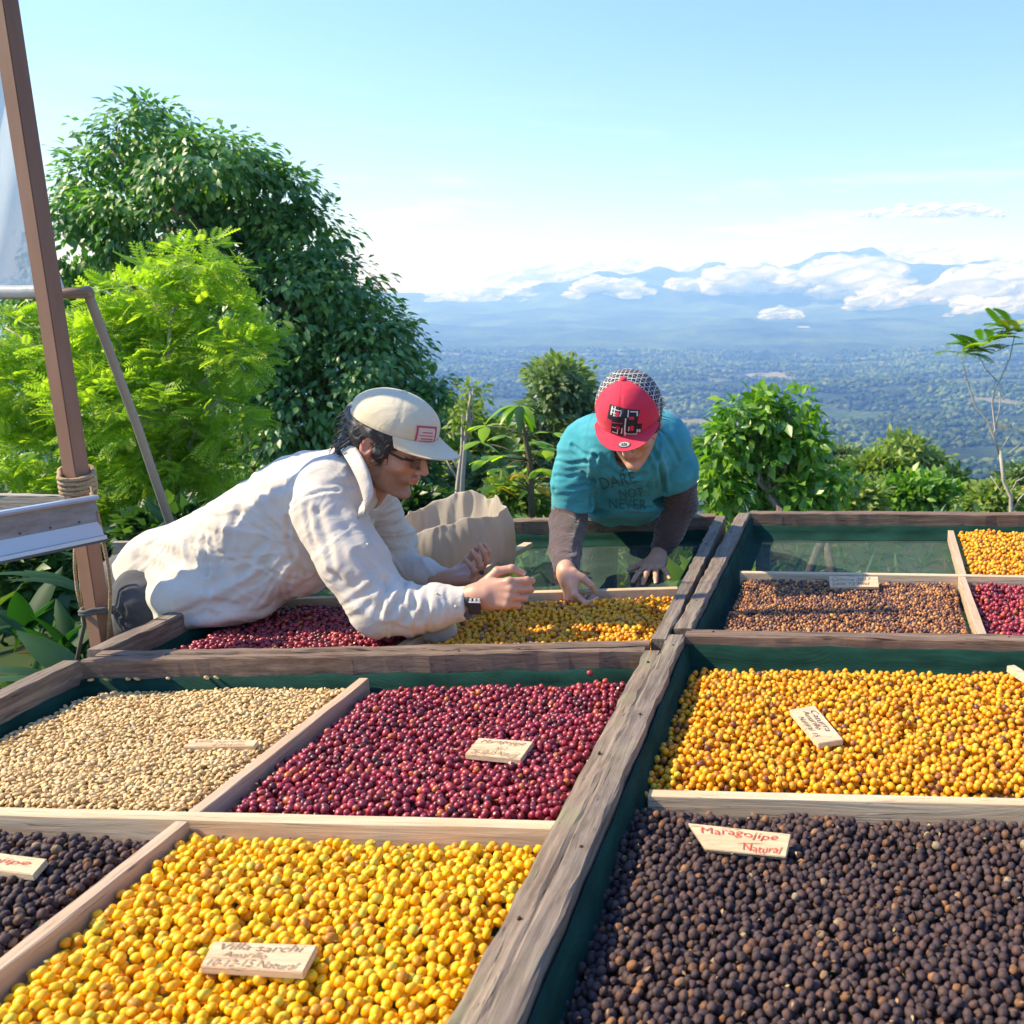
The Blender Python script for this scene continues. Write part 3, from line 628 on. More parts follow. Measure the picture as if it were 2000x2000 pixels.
# ================================================================== trees and plants
LEAF = (np.array([[0, 0, 0], [.45, .27, .03], [1, 0, -.22], [.45, -.27, .03], [.5, 0, -.05], [.15, 0, 0]], float),
        np.array([[0, 3, 4, 4], [0, 4, 1, 1], [3, 2, 4, 4], [4, 2, 1, 1]]))
LEAFT = np.array([[0, 3, 4], [0, 4, 1], [3, 2, 4], [4, 2, 1]])
def place(T, D, U, Pn, s):
    """template verts T placed with x axis D, up hint U at Pn with size s"""
    D = D / (np.linalg.norm(D, axis=1)[:, None] + 1e-9); U = U - (U * D).sum(1)[:, None] * D; U = U / (np.linalg.norm(U, axis=1)[:, None] + 1e-9); Sx = np.cross(U, D)
    return Pn[:, None] + s[:, None, None] * (T[None, :, 0:1] * D[:, None] + T[None, :, 1:2] * Sx[:, None] + T[None, :, 2:3] * U[:, None])
def frond_tpl(nl=9, w=0.30, lw=0.09, droop=0.25):
    V = []; F = []
    for k in range(nl):
        x = (k + 1) / (nl + 0.5); wl = w * (0.55 + 0.9 * sin(pi * min(1, x * 0.9 + 0.05)) ** 0.8) * (1.05 - 0.35 * x); z = -droop * x * x
        for sg in (-1, 1):
            b = len(V); V += [(x, 0, z), (x + wl * 0.25 - lw / 2, sg * wl * .55, z - .01), (x + wl * 0.5, sg * wl, z - .05), (x + wl * 0.25 + lw / 2, sg * wl * .5, z - .01)]
            F.append((b, b + 1, b + 2, b + 3) if sg > 0 else (b, b + 3, b + 2, b + 1))
    b = len(V); V += [(0, .006, 0), (0, -.006, 0), (1, 0, -droop)]; F.append((b, b + 1, b + 2, b + 2))
    return np.array(V, float), np.array(F)
def crown_mesh(rs, lobes, ncl, per, rc, size, tpl, tplF, up=0.5, droop=0.3, outw=0.6, shell=0.55, flatten=1.0):
    C = np.array([l[0] for l in lobes]); R_ = np.array([l[1] for l in lobes]); w = (R_.prod(1)) ** (2 / 3); w /= w.sum()
    li = rs.choice(len(lobes), ncl, p=w); D = rs.randn(ncl, 3); D /= np.linalg.norm(D, axis=1)[:, None]
    rr = rs.uniform(shell, 1.0, ncl) ** 0.8
    P = C[li] + D * R_[li] * rr[:, None]
    # drop clusters buried deep in other lobes
    deep = np.zeros(ncl, bool)
    for c, r in zip(C, R_): deep |= (((P - c) / r) ** 2).sum(1) < (shell * 0.85) ** 2
    P, D = P[~deep], D[~deep]
    n = len(P) * per; ci = np.repeat(np.arange(len(P)), per)
    q = rs.randn(n, 3); q /= np.linalg.norm(q, axis=1)[:, None]; q[:, 2] *= flatten
    Pl = P[ci] + q * rc * rs.uniform(0.15, 1.0, n)[:, None]
    dirn = q * 0.9 + D[ci] * outw + rs.randn(n, 3) * 0.25; dirn[:, 2] -= droop
    U = np.tile([0, 0, 1.], (n, 1)) * up + D[ci] * 0.45 + rs.randn(n, 3) * 0.40
    s = size * rs.uniform(0.6, 1.25, n)
    V = place(tpl, dirn, U, Pl, s).reshape(-1, 3)
    k = len(tpl); F = (tplF[None] + (np.arange(n) * k)[:, None, None]).reshape(-1, tplF.shape[1])
    v = np.clip(rs.rand(len(P))[ci] * 0.5 + rs.rand(n) * 0.5, 0, 1)
    return V, F, np.repeat(v, k), P
def quad2tri(F): return np.vstack([F[:, [0, 1, 2]], F[:, [0, 2, 3]]])
def limb(a, b, r0, r1, rs, n=5, wob=0.06):
    a = np.asarray(a, float); b = np.asarray(b, float); Ln = np.linalg.norm(b - a); pts = [a + (b - a) * i / n + (rs.randn(3) * wob * Ln * (0 < i < n)) + np.array([0, 0, 0.08 * Ln * sin(pi * i / n)]) for i in range(n + 1)]
    return tube(pts, [r0 + (r1 - r0) * i / n for i in range(n + 1)], 6), pts
bark = M('grey_bark'); g_ = bark.noise(bark.coord((6, 6, 1.5)), 3, 6, 0.6); bark.color(bark.ramp(g_, [(0.3, (0.10, 0.075, 0.055)), (0.6, (0.24, 0.19, 0.15)), (0.8, (0.34, 0.30, 0.25))])).rough(0.9); bark.bump(g_, 0.6, 0.02); bark = bark.m
bark_l = simple('pale_bark', (0.42, 0.37, 0.31), 0.85, bump=(30, 0.5, 0.01))
stemg = simple('brown_green_stem', (0.10, 0.075, 0.045), 0.7, bump=(40, 0.5, 0.005))
def tree(nm, label, cat, px, Yd, lobes, base, trunk_r, ncl, per, rc, size, mat, group=None, tpl=None, up=0.5, droop=0.3, outw=0.6, shell=0.55, depth=None, seed=0, bk=None, ntw=60, flatten=1.0, trunks=1):
    rs = np.random.RandomState(seed + 100); k = Yd / 1760
    L_ = []
    for l in lobes:
        u, v, ru, rv = l[:4]; dy = l[4] if len(l) > 4 else rs.uniform(-0.5, 0.5) * (ru * k)
        sc_l = 0.93 if Yd == 14 and len(l) == 4 and ru > 40 else 1.0
        c = at(u, v, Yd + dy); L_.append((c, np.array([ru * k, (ru + rv) / 2 * k, rv * k]) * sc_l))
    b = at(base[0], base[1], Yd); gz = float(hill(b[0], b[1])); b[2] = gz - 0.1
    t = thing(nm, label, cat, tuple(b), group)
    T, TF = tpl if tpl is not None else (LEAF[0], LEAFT)
    V, F, va, P = crown_mesh(rs, L_, ncl, per, rc, size, T, TF, up, droop, outw, shell, flatten)
    obj('crown', V, F, mat, t, smooth=False, attrs={'v': ('POINT', 'FLOAT', va)})
    cc = np.mean([l[0] for l in L_], 0); parts = []
    for q in range(trunks):
        bb = b + rs.randn(3) * [0.35, 0.3, 0] * (trunks > 1)
        fork = bb + (np.array([cc[0], cc[1], bb[2] + 0.62 * (cc[2] - bb[2])]) - bb) * [0.7, 0.7, 1] + rs.randn(3) * 0.1
        pt, _ = limb(bb, fork, trunk_r, trunk_r * 0.7, rs, 6, 0.02); parts.append(pt)
        for i, (c, r) in enumerate(L_):
            if trunks > 1 and i % trunks != q: continue
            pt, pts = limb(fork, c, trunk_r * 0.5, trunk_r * 0.14, rs, 5, 0.05); parts.append(pt)
            near = P[np.argsort(((P - c) ** 2).sum(1))[::max(1, len(P) // (ntw // max(1, len(L_)) + 1))][:max(2, ntw // len(L_))]] if len(P) else []
            for p in near:
                if np.linalg.norm(p - c) < 1.5 * max(r): pt, _ = limb(pts[3], p, trunk_r * 0.13, trunk_r * 0.04, rs, 3, 0.05); parts.append(pt)
    V, F = join(parts); obj('trunk', V, F, bk or bark, t)
    return t
lm_big = leafmat('dark_broad_leaf', [(0, (0.055, 0.14, 0.06)), (0.45, (0.10, 0.22, 0.07)), (0.8, (0.20, 0.33, 0.08)), (1, (0.34, 0.44, 0.10))], 0.30, 0.42, (1.6, 2.2, 0.5), 0.5)
lm_feather = leafmat('bright_feathery_leaf', [(0, (0.14, 0.26, 0.025)), (0.4, (0.28, 0.44, 0.045)), (0.85, (0.42, 0.55, 0.07)), (1, (0.56, 0.54, 0.09))], 0.5, 0.5, (1.6, 1.7, 0.5))
lm_right = leafmat('glossy_fresh_leaf', [(0, (0.05, 0.14, 0.025)), (0.4, (0.11, 0.25, 0.03)), (0.8, (0.24, 0.38, 0.045)), (0.93, (0.36, 0.42, 0.07)), (1, (0.50, 0.24, 0.10))], 0.35, 0.38, (1.6, 2.0, 0.4), 0.6)
lm_grey = leafmat('grey_green_leaf', [(0, (0.08, 0.14, 0.065)), (0.6, (0.16, 0.24, 0.10)), (1, (0.30, 0.34, 0.15))], 0.3, 0.45)
lm_olive = leafmat('olive_leaf', [(0, (0.10, 0.17, 0.035)), (0.6, (0.22, 0.31, 0.06)), (0.92, (0.34, 0.38, 0.09)), (1, (0.55, 0.40, 0.08))], 0.35, 0.5)
lm_dark = leafmat('deep_green_leaf', [(0, (0.025, 0.065, 0.018)), (0.6, (0.05, 0.12, 0.03)), (1, (0.12, 0.20, 0.045))], 0.3, 0.4)  # deep green leaf tones, varied from leaf to leaf
FR = frond_tpl(); FRf = frond_tpl(7, 0.26, 0.12, 0.15); FRs = frond_tpl(7, 0.34, 0.12, 0.2)
tree('broadleaf_tree', 'huge dark broadleaf tree towering behind the left side of the beds', 'tree', None, 14,
     [(300, 285, 105, 78), (200, 385, 95, 85), (400, 330, 120, 80), (160, 470, 70, 100), (545, 385, 90, 55), (470, 400, 120, 90), (330, 430, 130, 100), (590, 480, 95, 80), (660, 580, 90, 90), (560, 600, 120, 110),
      (735, 690, 85, 95), (690, 740, 120, 110), (790, 830, 75, 90), (842, 770, 34, 34), (700, 880, 110, 90), (600, 800, 120, 120), (520, 720, 120, 120), (500, 930, 150, 120), (640, 980, 120, 80), (790, 950, 60, 70), (420, 560, 70, 60), (330, 640, 140, 90, 1.5), (250, 800, 180, 140, 1.5), (100, 620, 110, 100, 1.0), (120, 900, 160, 120, 1.5)],
     (400, 1100), 0.30, 1150, 50, 0.42, 0.15, lm_big, up=1.1, droop=0.75, outw=0.7, shell=0.60, flatten=0.6, seed=1, ntw=260)
tree('feathery_tree', 'bright yellow green feathery tree lit from behind next to the brown post', 'tree', None, 7.2,
     [(385, 520, 75, 55), (300, 590, 110, 70), (430, 620, 70, 45), (150, 690, 120, 80), (60, 760, 110, 90), (350, 700, 110, 80), (470, 690, 62, 48), (250, 800, 150, 90), (420, 800, 75, 60), (80, 890, 130, 80), (300, 900, 140, 70), (400, 915, 80, 60), (190, 960, 110, 60), (10, 640, 60, 60), (60, 980, 120, 60), (210, 640, 60, 60)],
     (330, 1150), 0.05, 880, 8, 0.10, 0.155, lm_feather, tpl=FRf, up=1.0, droop=0.0, outw=0.7, shell=0.35, seed=2, ntw=220, flatten=0.45, bk=bark_l)
tree('leafy_tree', 'round bushy tree with glossy fresh leaves just right of the man in the red cap', 'tree', None, 8.5,
     [(1470, 815, 62, 45), (1545, 800, 45, 40), (1430, 870, 60, 55), (1510, 870, 75, 60), (1575, 865, 45, 45), (1410, 950, 60, 60), (1490, 950, 70, 50), (1600, 940, 60, 42), (1560, 975, 70, 45), (1640, 945, 30, 30), (1480, 780, 28, 22), (1525, 775, 26, 20)],
     (1480, 1100), 0.05, 430, 9, 0.10, 0.125, lm_right, up=0.7, droop=0.5, outw=0.6, shell=0.45, seed=3, ntw=80, trunks=2)
tree('grey_green_tree', 'grey green tree with an uneven top behind the slender bright plant', 'tree', None, 24,
     [(1100, 760, 50, 32), (1085, 740, 40, 26), (1120, 810, 60, 50), (1070, 800, 45, 40), (1150, 840, 50, 50), (1100, 880, 80, 60), (1020, 870, 50, 60), (1170, 900, 60, 60)], (1100, 1000), 0.14, 520, 12, 0.30, 0.26, lm_grey, seed=4, up=0.6)
tree('umbrella_tree', 'flat topped umbrella shaped tree poking up behind the grey green tree', 'tree', None, 34,
     [(1090, 728, 55, 20), (1065, 740, 30, 14), (1125, 742, 34, 14)], (1090, 900), 0.16, 240, 10, 0.36, 0.28, lm_olive, seed=5, up=0.8)
tree('pale_tree', 'pale green bushy tree right of the cream cap visor', 'tree', None, 18,
     [(905, 830, 45, 40), (880, 890, 60, 60), (940, 900, 60, 60), (960, 860, 30, 30), (900, 960, 80, 60)], (905, 1010), 0.09, 380, 11, 0.24, 0.2, lm_olive, seed=6)
tree('domed_tree', 'domed olive tree with reddish tip standing left of the bare sapling', 'tree', None, 46,
     [(1770, 880, 50, 24), (1760, 905, 66, 30), (1800, 910, 50, 26), (1740, 930, 55, 30)], (1770, 1000), 0.3, 420, 11, 0.55, 0.42, lm_olive, seed=7, up=0.7)
bu = [('bushy olive shrub directly behind the far right bed next to the round glossy tree', 1680, 985, 19, 60, 45, lm_olive), ('pale green shrub with a yellow flowering tip above the far right bed', 1700, 930, 27, 65, 40, lm_olive),
      ('leafy green shrub below the domed olive tree', 1790, 965, 21, 75, 38, lm_right), ('dark round shrub behind the far right bed left of the bare sapling', 1850, 965, 24, 60, 42, lm_dark),
      ('light green shrub at the foot of the bare sapling', 1945, 985, 17, 60, 34, lm_olive), ('tuft of shrub at the right edge behind the sapling stem', 2010, 955, 30, 60, 50, lm_grey),
      ('bright low shrub between the sack and the teal shirt', 1020, 985, 9, 60, 40, lm_olive), ('grey green shrub filling the gap behind the sack', 950, 960, 14, 60, 55, lm_grey),
      ('small dark shrub left of the sack under the big tree', 800, 1000, 10, 60, 55, lm_dark), ('soft grey shrub just right of the teal sleeve', 1375, 900, 26, 34, 40, lm_grey),
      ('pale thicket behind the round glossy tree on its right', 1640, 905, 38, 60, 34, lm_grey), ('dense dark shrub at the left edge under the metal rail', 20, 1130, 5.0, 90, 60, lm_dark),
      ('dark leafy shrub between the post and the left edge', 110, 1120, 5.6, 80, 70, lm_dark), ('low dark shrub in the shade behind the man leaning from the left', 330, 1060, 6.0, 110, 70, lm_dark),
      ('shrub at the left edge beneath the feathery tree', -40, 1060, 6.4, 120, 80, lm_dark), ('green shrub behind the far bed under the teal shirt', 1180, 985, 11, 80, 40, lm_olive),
      ('low shrub on the slope right behind the far right bed', 1560, 1060, 9, 90, 40, lm_grey), ('leafy shrub seen through the netting of the far right bed', 1700, 1080, 8, 90, 45, lm_right), ('dim shrub seen through the netting below the sapling', 1880, 1060, 9, 90, 45, lm_grey),
      ('green shrub seen through the netting in front of the teal shirt', 1120, 1090, 7, 120, 50, lm_right), ('shrub behind the sack hidden below the rim of the far left bed', 850, 1080, 7.5, 130, 55, lm_dark), ('bright undergrowth between post and near bed corner', 120, 1265, 5.2, 50, 30, lm_right)]
for i, (lb, u, v, Yd, ru, rv, mt) in enumerate(bu):
    rs = np.random.RandomState(i + 60); k = Yd / 1760
    lob = [(u + rs.uniform(-.6, .6) * ru, v + rs.uniform(-.2, .5) * rv, ru * rs.uniform(.45, .7), rv * rs.uniform(.5, .8)) for q in range(5)] + [(u, v, ru * .7, rv * .8)]
    sz = 0.075 + Yd * 0.0075
    tree('shrub', lb, 'shrub', None, Yd, lob, (u, v + rv), 0.02 + Yd * 0.002, int(60 + 900 * ru * rv / 5000 * min(1, 14 / Yd + 0.35)), 9, sz * 1.1, sz, mt, 'shrubs on the slope behind the beds', seed=i + 200, ntw=24, shell=0.4)
# ---- slim plant with tiers of big bright leaves
def big_leaf(base, dirn, ln, wd, droop, rs, fold=0.15, n=6, up=(0, 0, 1)):
    R = frame(dirn, up); V = []; F = []
    for i in range(n + 1):
        t = i / n; w = wd * (sin(pi * min(1, t ** 0.75)) ** 0.8) + 0.002; z = -droop * t * t * ln; x = ln * t * (1 - 0.25 * droop * t)
        wv = 0.06 * wd * sin(t * 9 + rs.rand() * 6)
        for a, h in ((-1, -fold), (-0.5, -fold * 0.3), (0, 0.0), (0.5, -fold * 0.3), (1, -fold)): V.append(np.asarray(base) + R @ np.array([x, a * w, z + h * w + wv * abs(a)]))
    for i in range(n):
        for k in range(4): a = i * 5 + k; F.append((a, a + 1, a + 6, a + 5))
    return np.array(V), F
lm_b1 = leafmat('fresh_big_leaf', [(0, (0.20, 0.38, 0.015)), (1, (0.38, 0.52, 0.03))], 0.5, 0.35, (1.7, 1.9, 0.3), 0.5)
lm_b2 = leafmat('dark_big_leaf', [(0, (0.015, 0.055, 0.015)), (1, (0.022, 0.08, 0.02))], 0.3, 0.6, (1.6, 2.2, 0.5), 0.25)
lm_b3 = leafmat('yellowing_big_leaf', [(0, (0.42, 0.36, 0.01)), (1, (0.50, 0.30, 0.01))], 0.45, 0.45, (1.5, 1.2, 0.2))
rs = np.random.RandomState(5); Yp = 8.0
b = at(1040, 1030, Yp); b[2] = hill(b[0], b[1])
t = thing('slender_plant', 'slender dark stemmed plant with tiers of drooping bright leaves behind the sack', 'plant', tuple(b))
pts = [b] + [at(u, v, Yp) for u, v in ((1037, 960), (1035, 900), (1025, 850), (1014, 800))]
V, F = tube(pts, [0.035, 0.03, 0.026, 0.022, 0.016], 8); obj('stem', V, F, stemg, t)
twigs = []
grp = [(1014, 792, 9, 0.30, 'top'), (948, 832, 4, .28, 0), (935, 862, 4, .28, 0), (985, 850, 3, .22, 0), (1040, 862, 4, .26, 0), (978, 890, 4, .27, 0), (945, 898, 3, .27, 0), (1035, 880, 4, .22, 0), (980, 915, 4, .28, 0), (1058, 915, 4, .26, 0), (1085, 845, 4, .28, 0), (1012, 925, 3, .2, 1), (965, 948, 4, .30, 1), (995, 935, 3, .26, 1), (1045, 950, 4, .26, 1), (1080, 930, 3, .22, 1), (1070, 875, 3, .22, 0)]
for (u, v, n, ln, kd) in grp:
    Yq = Yp + rs.uniform(-.25, .25); c = at(u, v, Yq)
    if kd != 'top':
        j = min(pts[1:], key=lambda q: abs(q[2] - c[2] + 0.05)); twigs.append(tube([j, (j + c) / 2 + [0, 0, 0.03], c], [0.008, 0.006, 0.004], 5))
    for i in range(n):
        an = 2 * pi * (i + rs.rand() * .5) / n
        if kd == 'top': d = np.array([cos(an), sin(an), rs.uniform(-.15, .35)]); l_, dr, w_ = rs.uniform(.20, .34), 0.8, 0.040
        else: d = np.array([cos(an) * .9 + (0.5 if u > 1030 else -0.5), sin(an) * .6, rs.uniform(-.1, .2)]); l_, dr, w_ = ln * rs.uniform(.7, 1.1) * 0.85, 0.35, 0.052
        mt = lm_b2 if (kd == 'top' and rs.rand() < .5) else (lm_b3 if (kd == 1 and rs.rand() < .6) else lm_b1)
        V, F = big_leaf(c, d, l_, w_, dr, rs); obj('leaf', V, F, mt, t, attrs={'v': ('POINT', 'FLOAT', np.full(len(V), rs.rand()))})
V, F = join(twigs); obj('branches', V, F, stemg, t)
# ---- bare sapling with leaf tufts
Ys = 7.0; b = at(1978, 1010, Ys); b[2] = hill(b[0], b[1])
t = thing('bare_sapling', 'thin bare sapling with pale forked stems and a few leaf tufts at the right edge', 'sapling', tuple(b))
def pl(lst, r0, r1, yo=0): P_ = [at(u, v, Ys + yo) for u, v in lst]; return tube(P_, list(np.linspace(r0, r1, len(P_))), 6)
parts = [tube([b, at(1975, 1005, Ys), at(1974, 970, Ys), at(1960, 940, Ys), at(1953, 880, Ys)], [.020, .017, .015, .013, .012], 8),
         pl([(1953, 888), (1940, 850), (1928, 820), (1905, 795), (1890, 750), (1882, 715), (1876, 690)], .010, .004), pl([(1938, 850), (1944, 840), (1938, 790), (1942, 765), (1955, 738), (1972, 700), (1982, 655)], .009, .004, .05),
         pl([(1944, 835), (1952, 800), (1956, 750)], .006, .004), pl([(1948, 745), (1925, 720), (1910, 692)], .005, .003), pl([(1954, 880), (1975, 845)], .004, .003), pl([(1970, 885), (2000, 862), (2020, 845)], .004, .002),
         pl([(1974, 975), (1955, 960), (1935, 930)], .006, .003), pl([(1976, 960), (1985, 940), (2005, 930)], .006, .003), pl([(1978, 1000), (1990, 975), (2010, 955)], .007, .004)]
V, F = join(parts); obj('trunk', V, F, bark_l, t)
FT = frond_tpl(10, 0.30, 0.13, 0.35)
for (u, v, n, col) in ((1905, 684, 13, lm_right), (1880, 690, 6, lm_right), (1925, 668, 5, lm_right), (1982, 650, 12, lm_right), (2000, 640, 8, lm_right), (1965, 640, 5, lm_right), (1977, 838, 3, lm_b3), (1938, 690, 2, lm_right)):
    c = at(u, v, Ys)
    for i in range(n):
        an = rs.uniform(0, 2 * pi); d = np.array([[cos(an), sin(an) * .5, rs.uniform(-.1, .75)]]); ln = rs.uniform(.15, .27) * (0.5 if col is lm_b3 else 1)
        V = place(FT[0], d, np.array([[0, 0, 1.]]), c[None], np.array([ln]))[0]; obj('leaf', V, FT[1], col, t, smooth=False, attrs={'v': ('POINT', 'FLOAT', np.full(len(V), rs.uniform(.3, .95)))})
# ---- thin grey stems left of the slender plant
for i, (lb, P_) in enumerate((('thin grey forked trunk right of the cream cap visor', [(900, 1000), (903, 930), (908, 870), (915, 800), (920, 770)]), ('second thin grey trunk leaning beside the forked one', [(890, 1000), (895, 940), (902, 880), (903, 810)]))):
    b = at(P_[0][0], P_[0][1], 12.0); b[2] = hill(b[0], b[1]) - .1; t = thing('thin_tree', lb, 'tree', tuple(b), 'thin bare trunks')
    q = [at(u, v, 12.0) for u, v in P_]; V, F = join([tube([b] + q, [.045] + list(np.linspace(.04, .012, len(q))), 6), tube([q[2], q[2] + [.14, 0, .4], q[2] + [.16, 0, .8]], [.02, .012, .006], 5), tube([q[1], q[1] + [-.2, 0, .4]], [.02, .008], 5)])
    obj('trunk', V, F, bark_l, t)
    V, F, va, P__ = crown_mesh(rs, [(q[-1], np.array([.22, .2, .16]))], 16, 8, .1, .1, LEAF[0], LEAFT); obj('crown', V, F, lm_olive, t, smooth=False, attrs={'v': ('POINT', 'FLOAT', va)})
# ---- lance leaved plants below and behind the beds
def lance(label, u, v, Yd, n, ln, wd, seed, mt):
    rs = np.random.RandomState(seed); c = at(u, v, Yd); gz = float(hill(c[0], c[1])); b = np.array([c[0], c[1], gz])
    t = thing('lance_leaved_plant', label, 'plant', tuple(b), 'broad lance leaved plants growing round the beds')
    for i in range(n):
        an = 2 * pi * i / n + rs.rand(); tilt = rs.uniform(.12, .6); h = c[2] - gz
        d = np.array([cos(an) * tilt, sin(an) * tilt, 1.0]); d /= np.linalg.norm(d)
        base = b + [rs.randn() * .04, rs.randn() * .04, 0]; s0 = base + d * max(0.05, h - ln * .55) * rs.uniform(.75, 1.05)
        up = np.array([-cos(an), -sin(an), 0.4])
        V, F = big_leaf(s0, d + [cos(an) * .25, sin(an) * .25, 0], ln * rs.uniform(.8, 1.2), wd * rs.uniform(.8, 1.2), rs.uniform(.15, .6), rs, 0.25, 8, up)
        lf = obj('leaf', V, F, mt, t, attrs={'v': ('POINT', 'FLOAT', np.full(len(V), rs.rand()))})
        V, F = tube([base, (base + s0) / 2 + rs.randn(3) * .01, s0 + d * 0.02], [.011, .009, .006], 5); obj('stalk', V, F, lm_b2, t, attrs={'v': ('POINT', 'FLOAT', np.full(len(V), .5))})
for i, a in enumerate([('bright plant glowing through the netting between the men hands', 1010, 1130, 4.3, 8, .40, .06, 1, lm_b1), ('single upright bright plant under the netting in front of the teal shirt', 1215, 1125, 4.25, 3, .34, .035, 2, lm_b1),
     ('bright plant under the netting right of the resting hand', 1340, 1095, 4.5, 6, .36, .07, 3, lm_b1), ('bright plant under the near corner of the far right netting', 1440, 1110, 4.4, 6, .36, .05, 4, lm_b1), ('bright broad leaf plant under the middle of the far right netting', 1520, 1115, 4.4, 4, .36, .09, 5, lm_b1),
     ('pale broad leaf standing under the far right netting near its strut', 1610, 1120, 4.4, 3, .28, .06, 6, lm_b1),
     ('dark broad leaved plant behind the hip of the man leaning from the left', 250, 1060, 4.0, 8, .36, .06, 7, lm_b2), ('broad leaved plant right of the grey pole foot', 350, 1035, 4.4, 6, .30, .05, 8, lm_b2),
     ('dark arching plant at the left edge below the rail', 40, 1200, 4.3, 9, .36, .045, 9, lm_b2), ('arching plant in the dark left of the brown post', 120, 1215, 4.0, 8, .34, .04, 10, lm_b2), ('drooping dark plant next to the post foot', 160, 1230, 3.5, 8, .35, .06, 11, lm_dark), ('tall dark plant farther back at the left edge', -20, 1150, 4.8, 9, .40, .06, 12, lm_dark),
     ('dark clump of leaves between pole and big tree', 430, 980, 5.5, 10, .55, .08, 13, lm_b2)]): lance(*a)
# ---- ground litter and grass at the lower left and around the beds
rs = np.random.RandomState(9); n = 9000; X = rs.uniform(-7, 4, n); Y = rs.uniform(2.0, 11, n); k = ~((X > -1.9) & (X < 2) & (Y < 3.95)); X, Y = X[k], Y[k]; Z = hill(X, Y)
d = rs.randn(len(X), 3); d[:, 2] = np.abs(d[:, 2]) * 0.9; U = rs.randn(len(X), 3)
V = place(LEAF[0] * [1, .35, 1], d, U, np.stack([X, Y, Z], -1), rs.uniform(.05, .22, len(X))).reshape(-1, 3); F = (LEAFT[None] + (np.arange(len(X)) * 6)[:, None, None]).reshape(-1, 3)
o = obj('ground_cover', V, F, leafmat('ground_leaf', [(0, (.12, .06, .03)), (.08, (.14, .08, .04)), (.12, (.03, .08, .02)), (1, (.08, .16, .03))], .3), None, smooth=False, attrs={'v': ('POINT', 'FLOAT', np.repeat(rs.rand(len(X)), 6))}); setp(o, 'dry leaves and weeds on the soil round the beds', 'ground cover', None, 'stuff')
# ================================================================== signed-distance modelling for bodies and cloth
def smin(a, b, k):
    if k <= 0: return np.minimum(a, b)
    h = np.clip(0.5 + 0.5 * (b - a) / k, 0, 1); return b * (1 - h) + a * h - k * h * (1 - h)
def rc(a, b, ra, rb):
    a = np.asarray(a, float); b = np.asarray(b, float); ab = b - a; L2 = max(1e-9, ab @ ab)
    def f(p):
        t = np.clip(((p - a) @ ab) / L2, 0, 1); return np.linalg.norm(p - a - t[:, None] * ab, axis=1) - (ra + (rb - ra) * t)
    return f
def ell(c, r, R=None):
    c = np.asarray(c, float); r = np.asarray(r, float)
    def f(p):
        q = p - c
        if R is not None: q = q @ R
        k0 = np.linalg.norm(q / r, axis=1); k1 = np.linalg.norm(q / (r * r), axis=1) + 1e-9; return k0 * (k0 - 1) / k1
    return f
def half(c, n):
    c = np.asarray(c, float); n = np.asarray(n, float) / np.linalg.norm(n); return lambda p: (p - c) @ n
class Sdf:
    def __init__(s): s.ops = []
    def u(s, f, k=0.01): s.ops.append(('u', f, k)); return s
    def cut(s, f, k=0.004): s.ops.append(('s', f, k)); return s
    def keep(s, f, k=0.004): s.ops.append(('i', f, k)); return s
    def __call__(s, p):
        d = np.full(len(p), 9.0)
        for o, f, k in s.ops:
            e = f(p)
            if o == 'u': d = smin(d, e, k) if d[0] < 8 or k == 0 or d.min() < 8 else e
            elif o == 's': d = -smin(-d, e, k)
            else: d = -smin(-d, -e, k)
        return d
def local(f, org, R, sc=1.0):
    org = np.asarray(org, float); return lambda p: f(((p - org) @ R) / sc) * sc
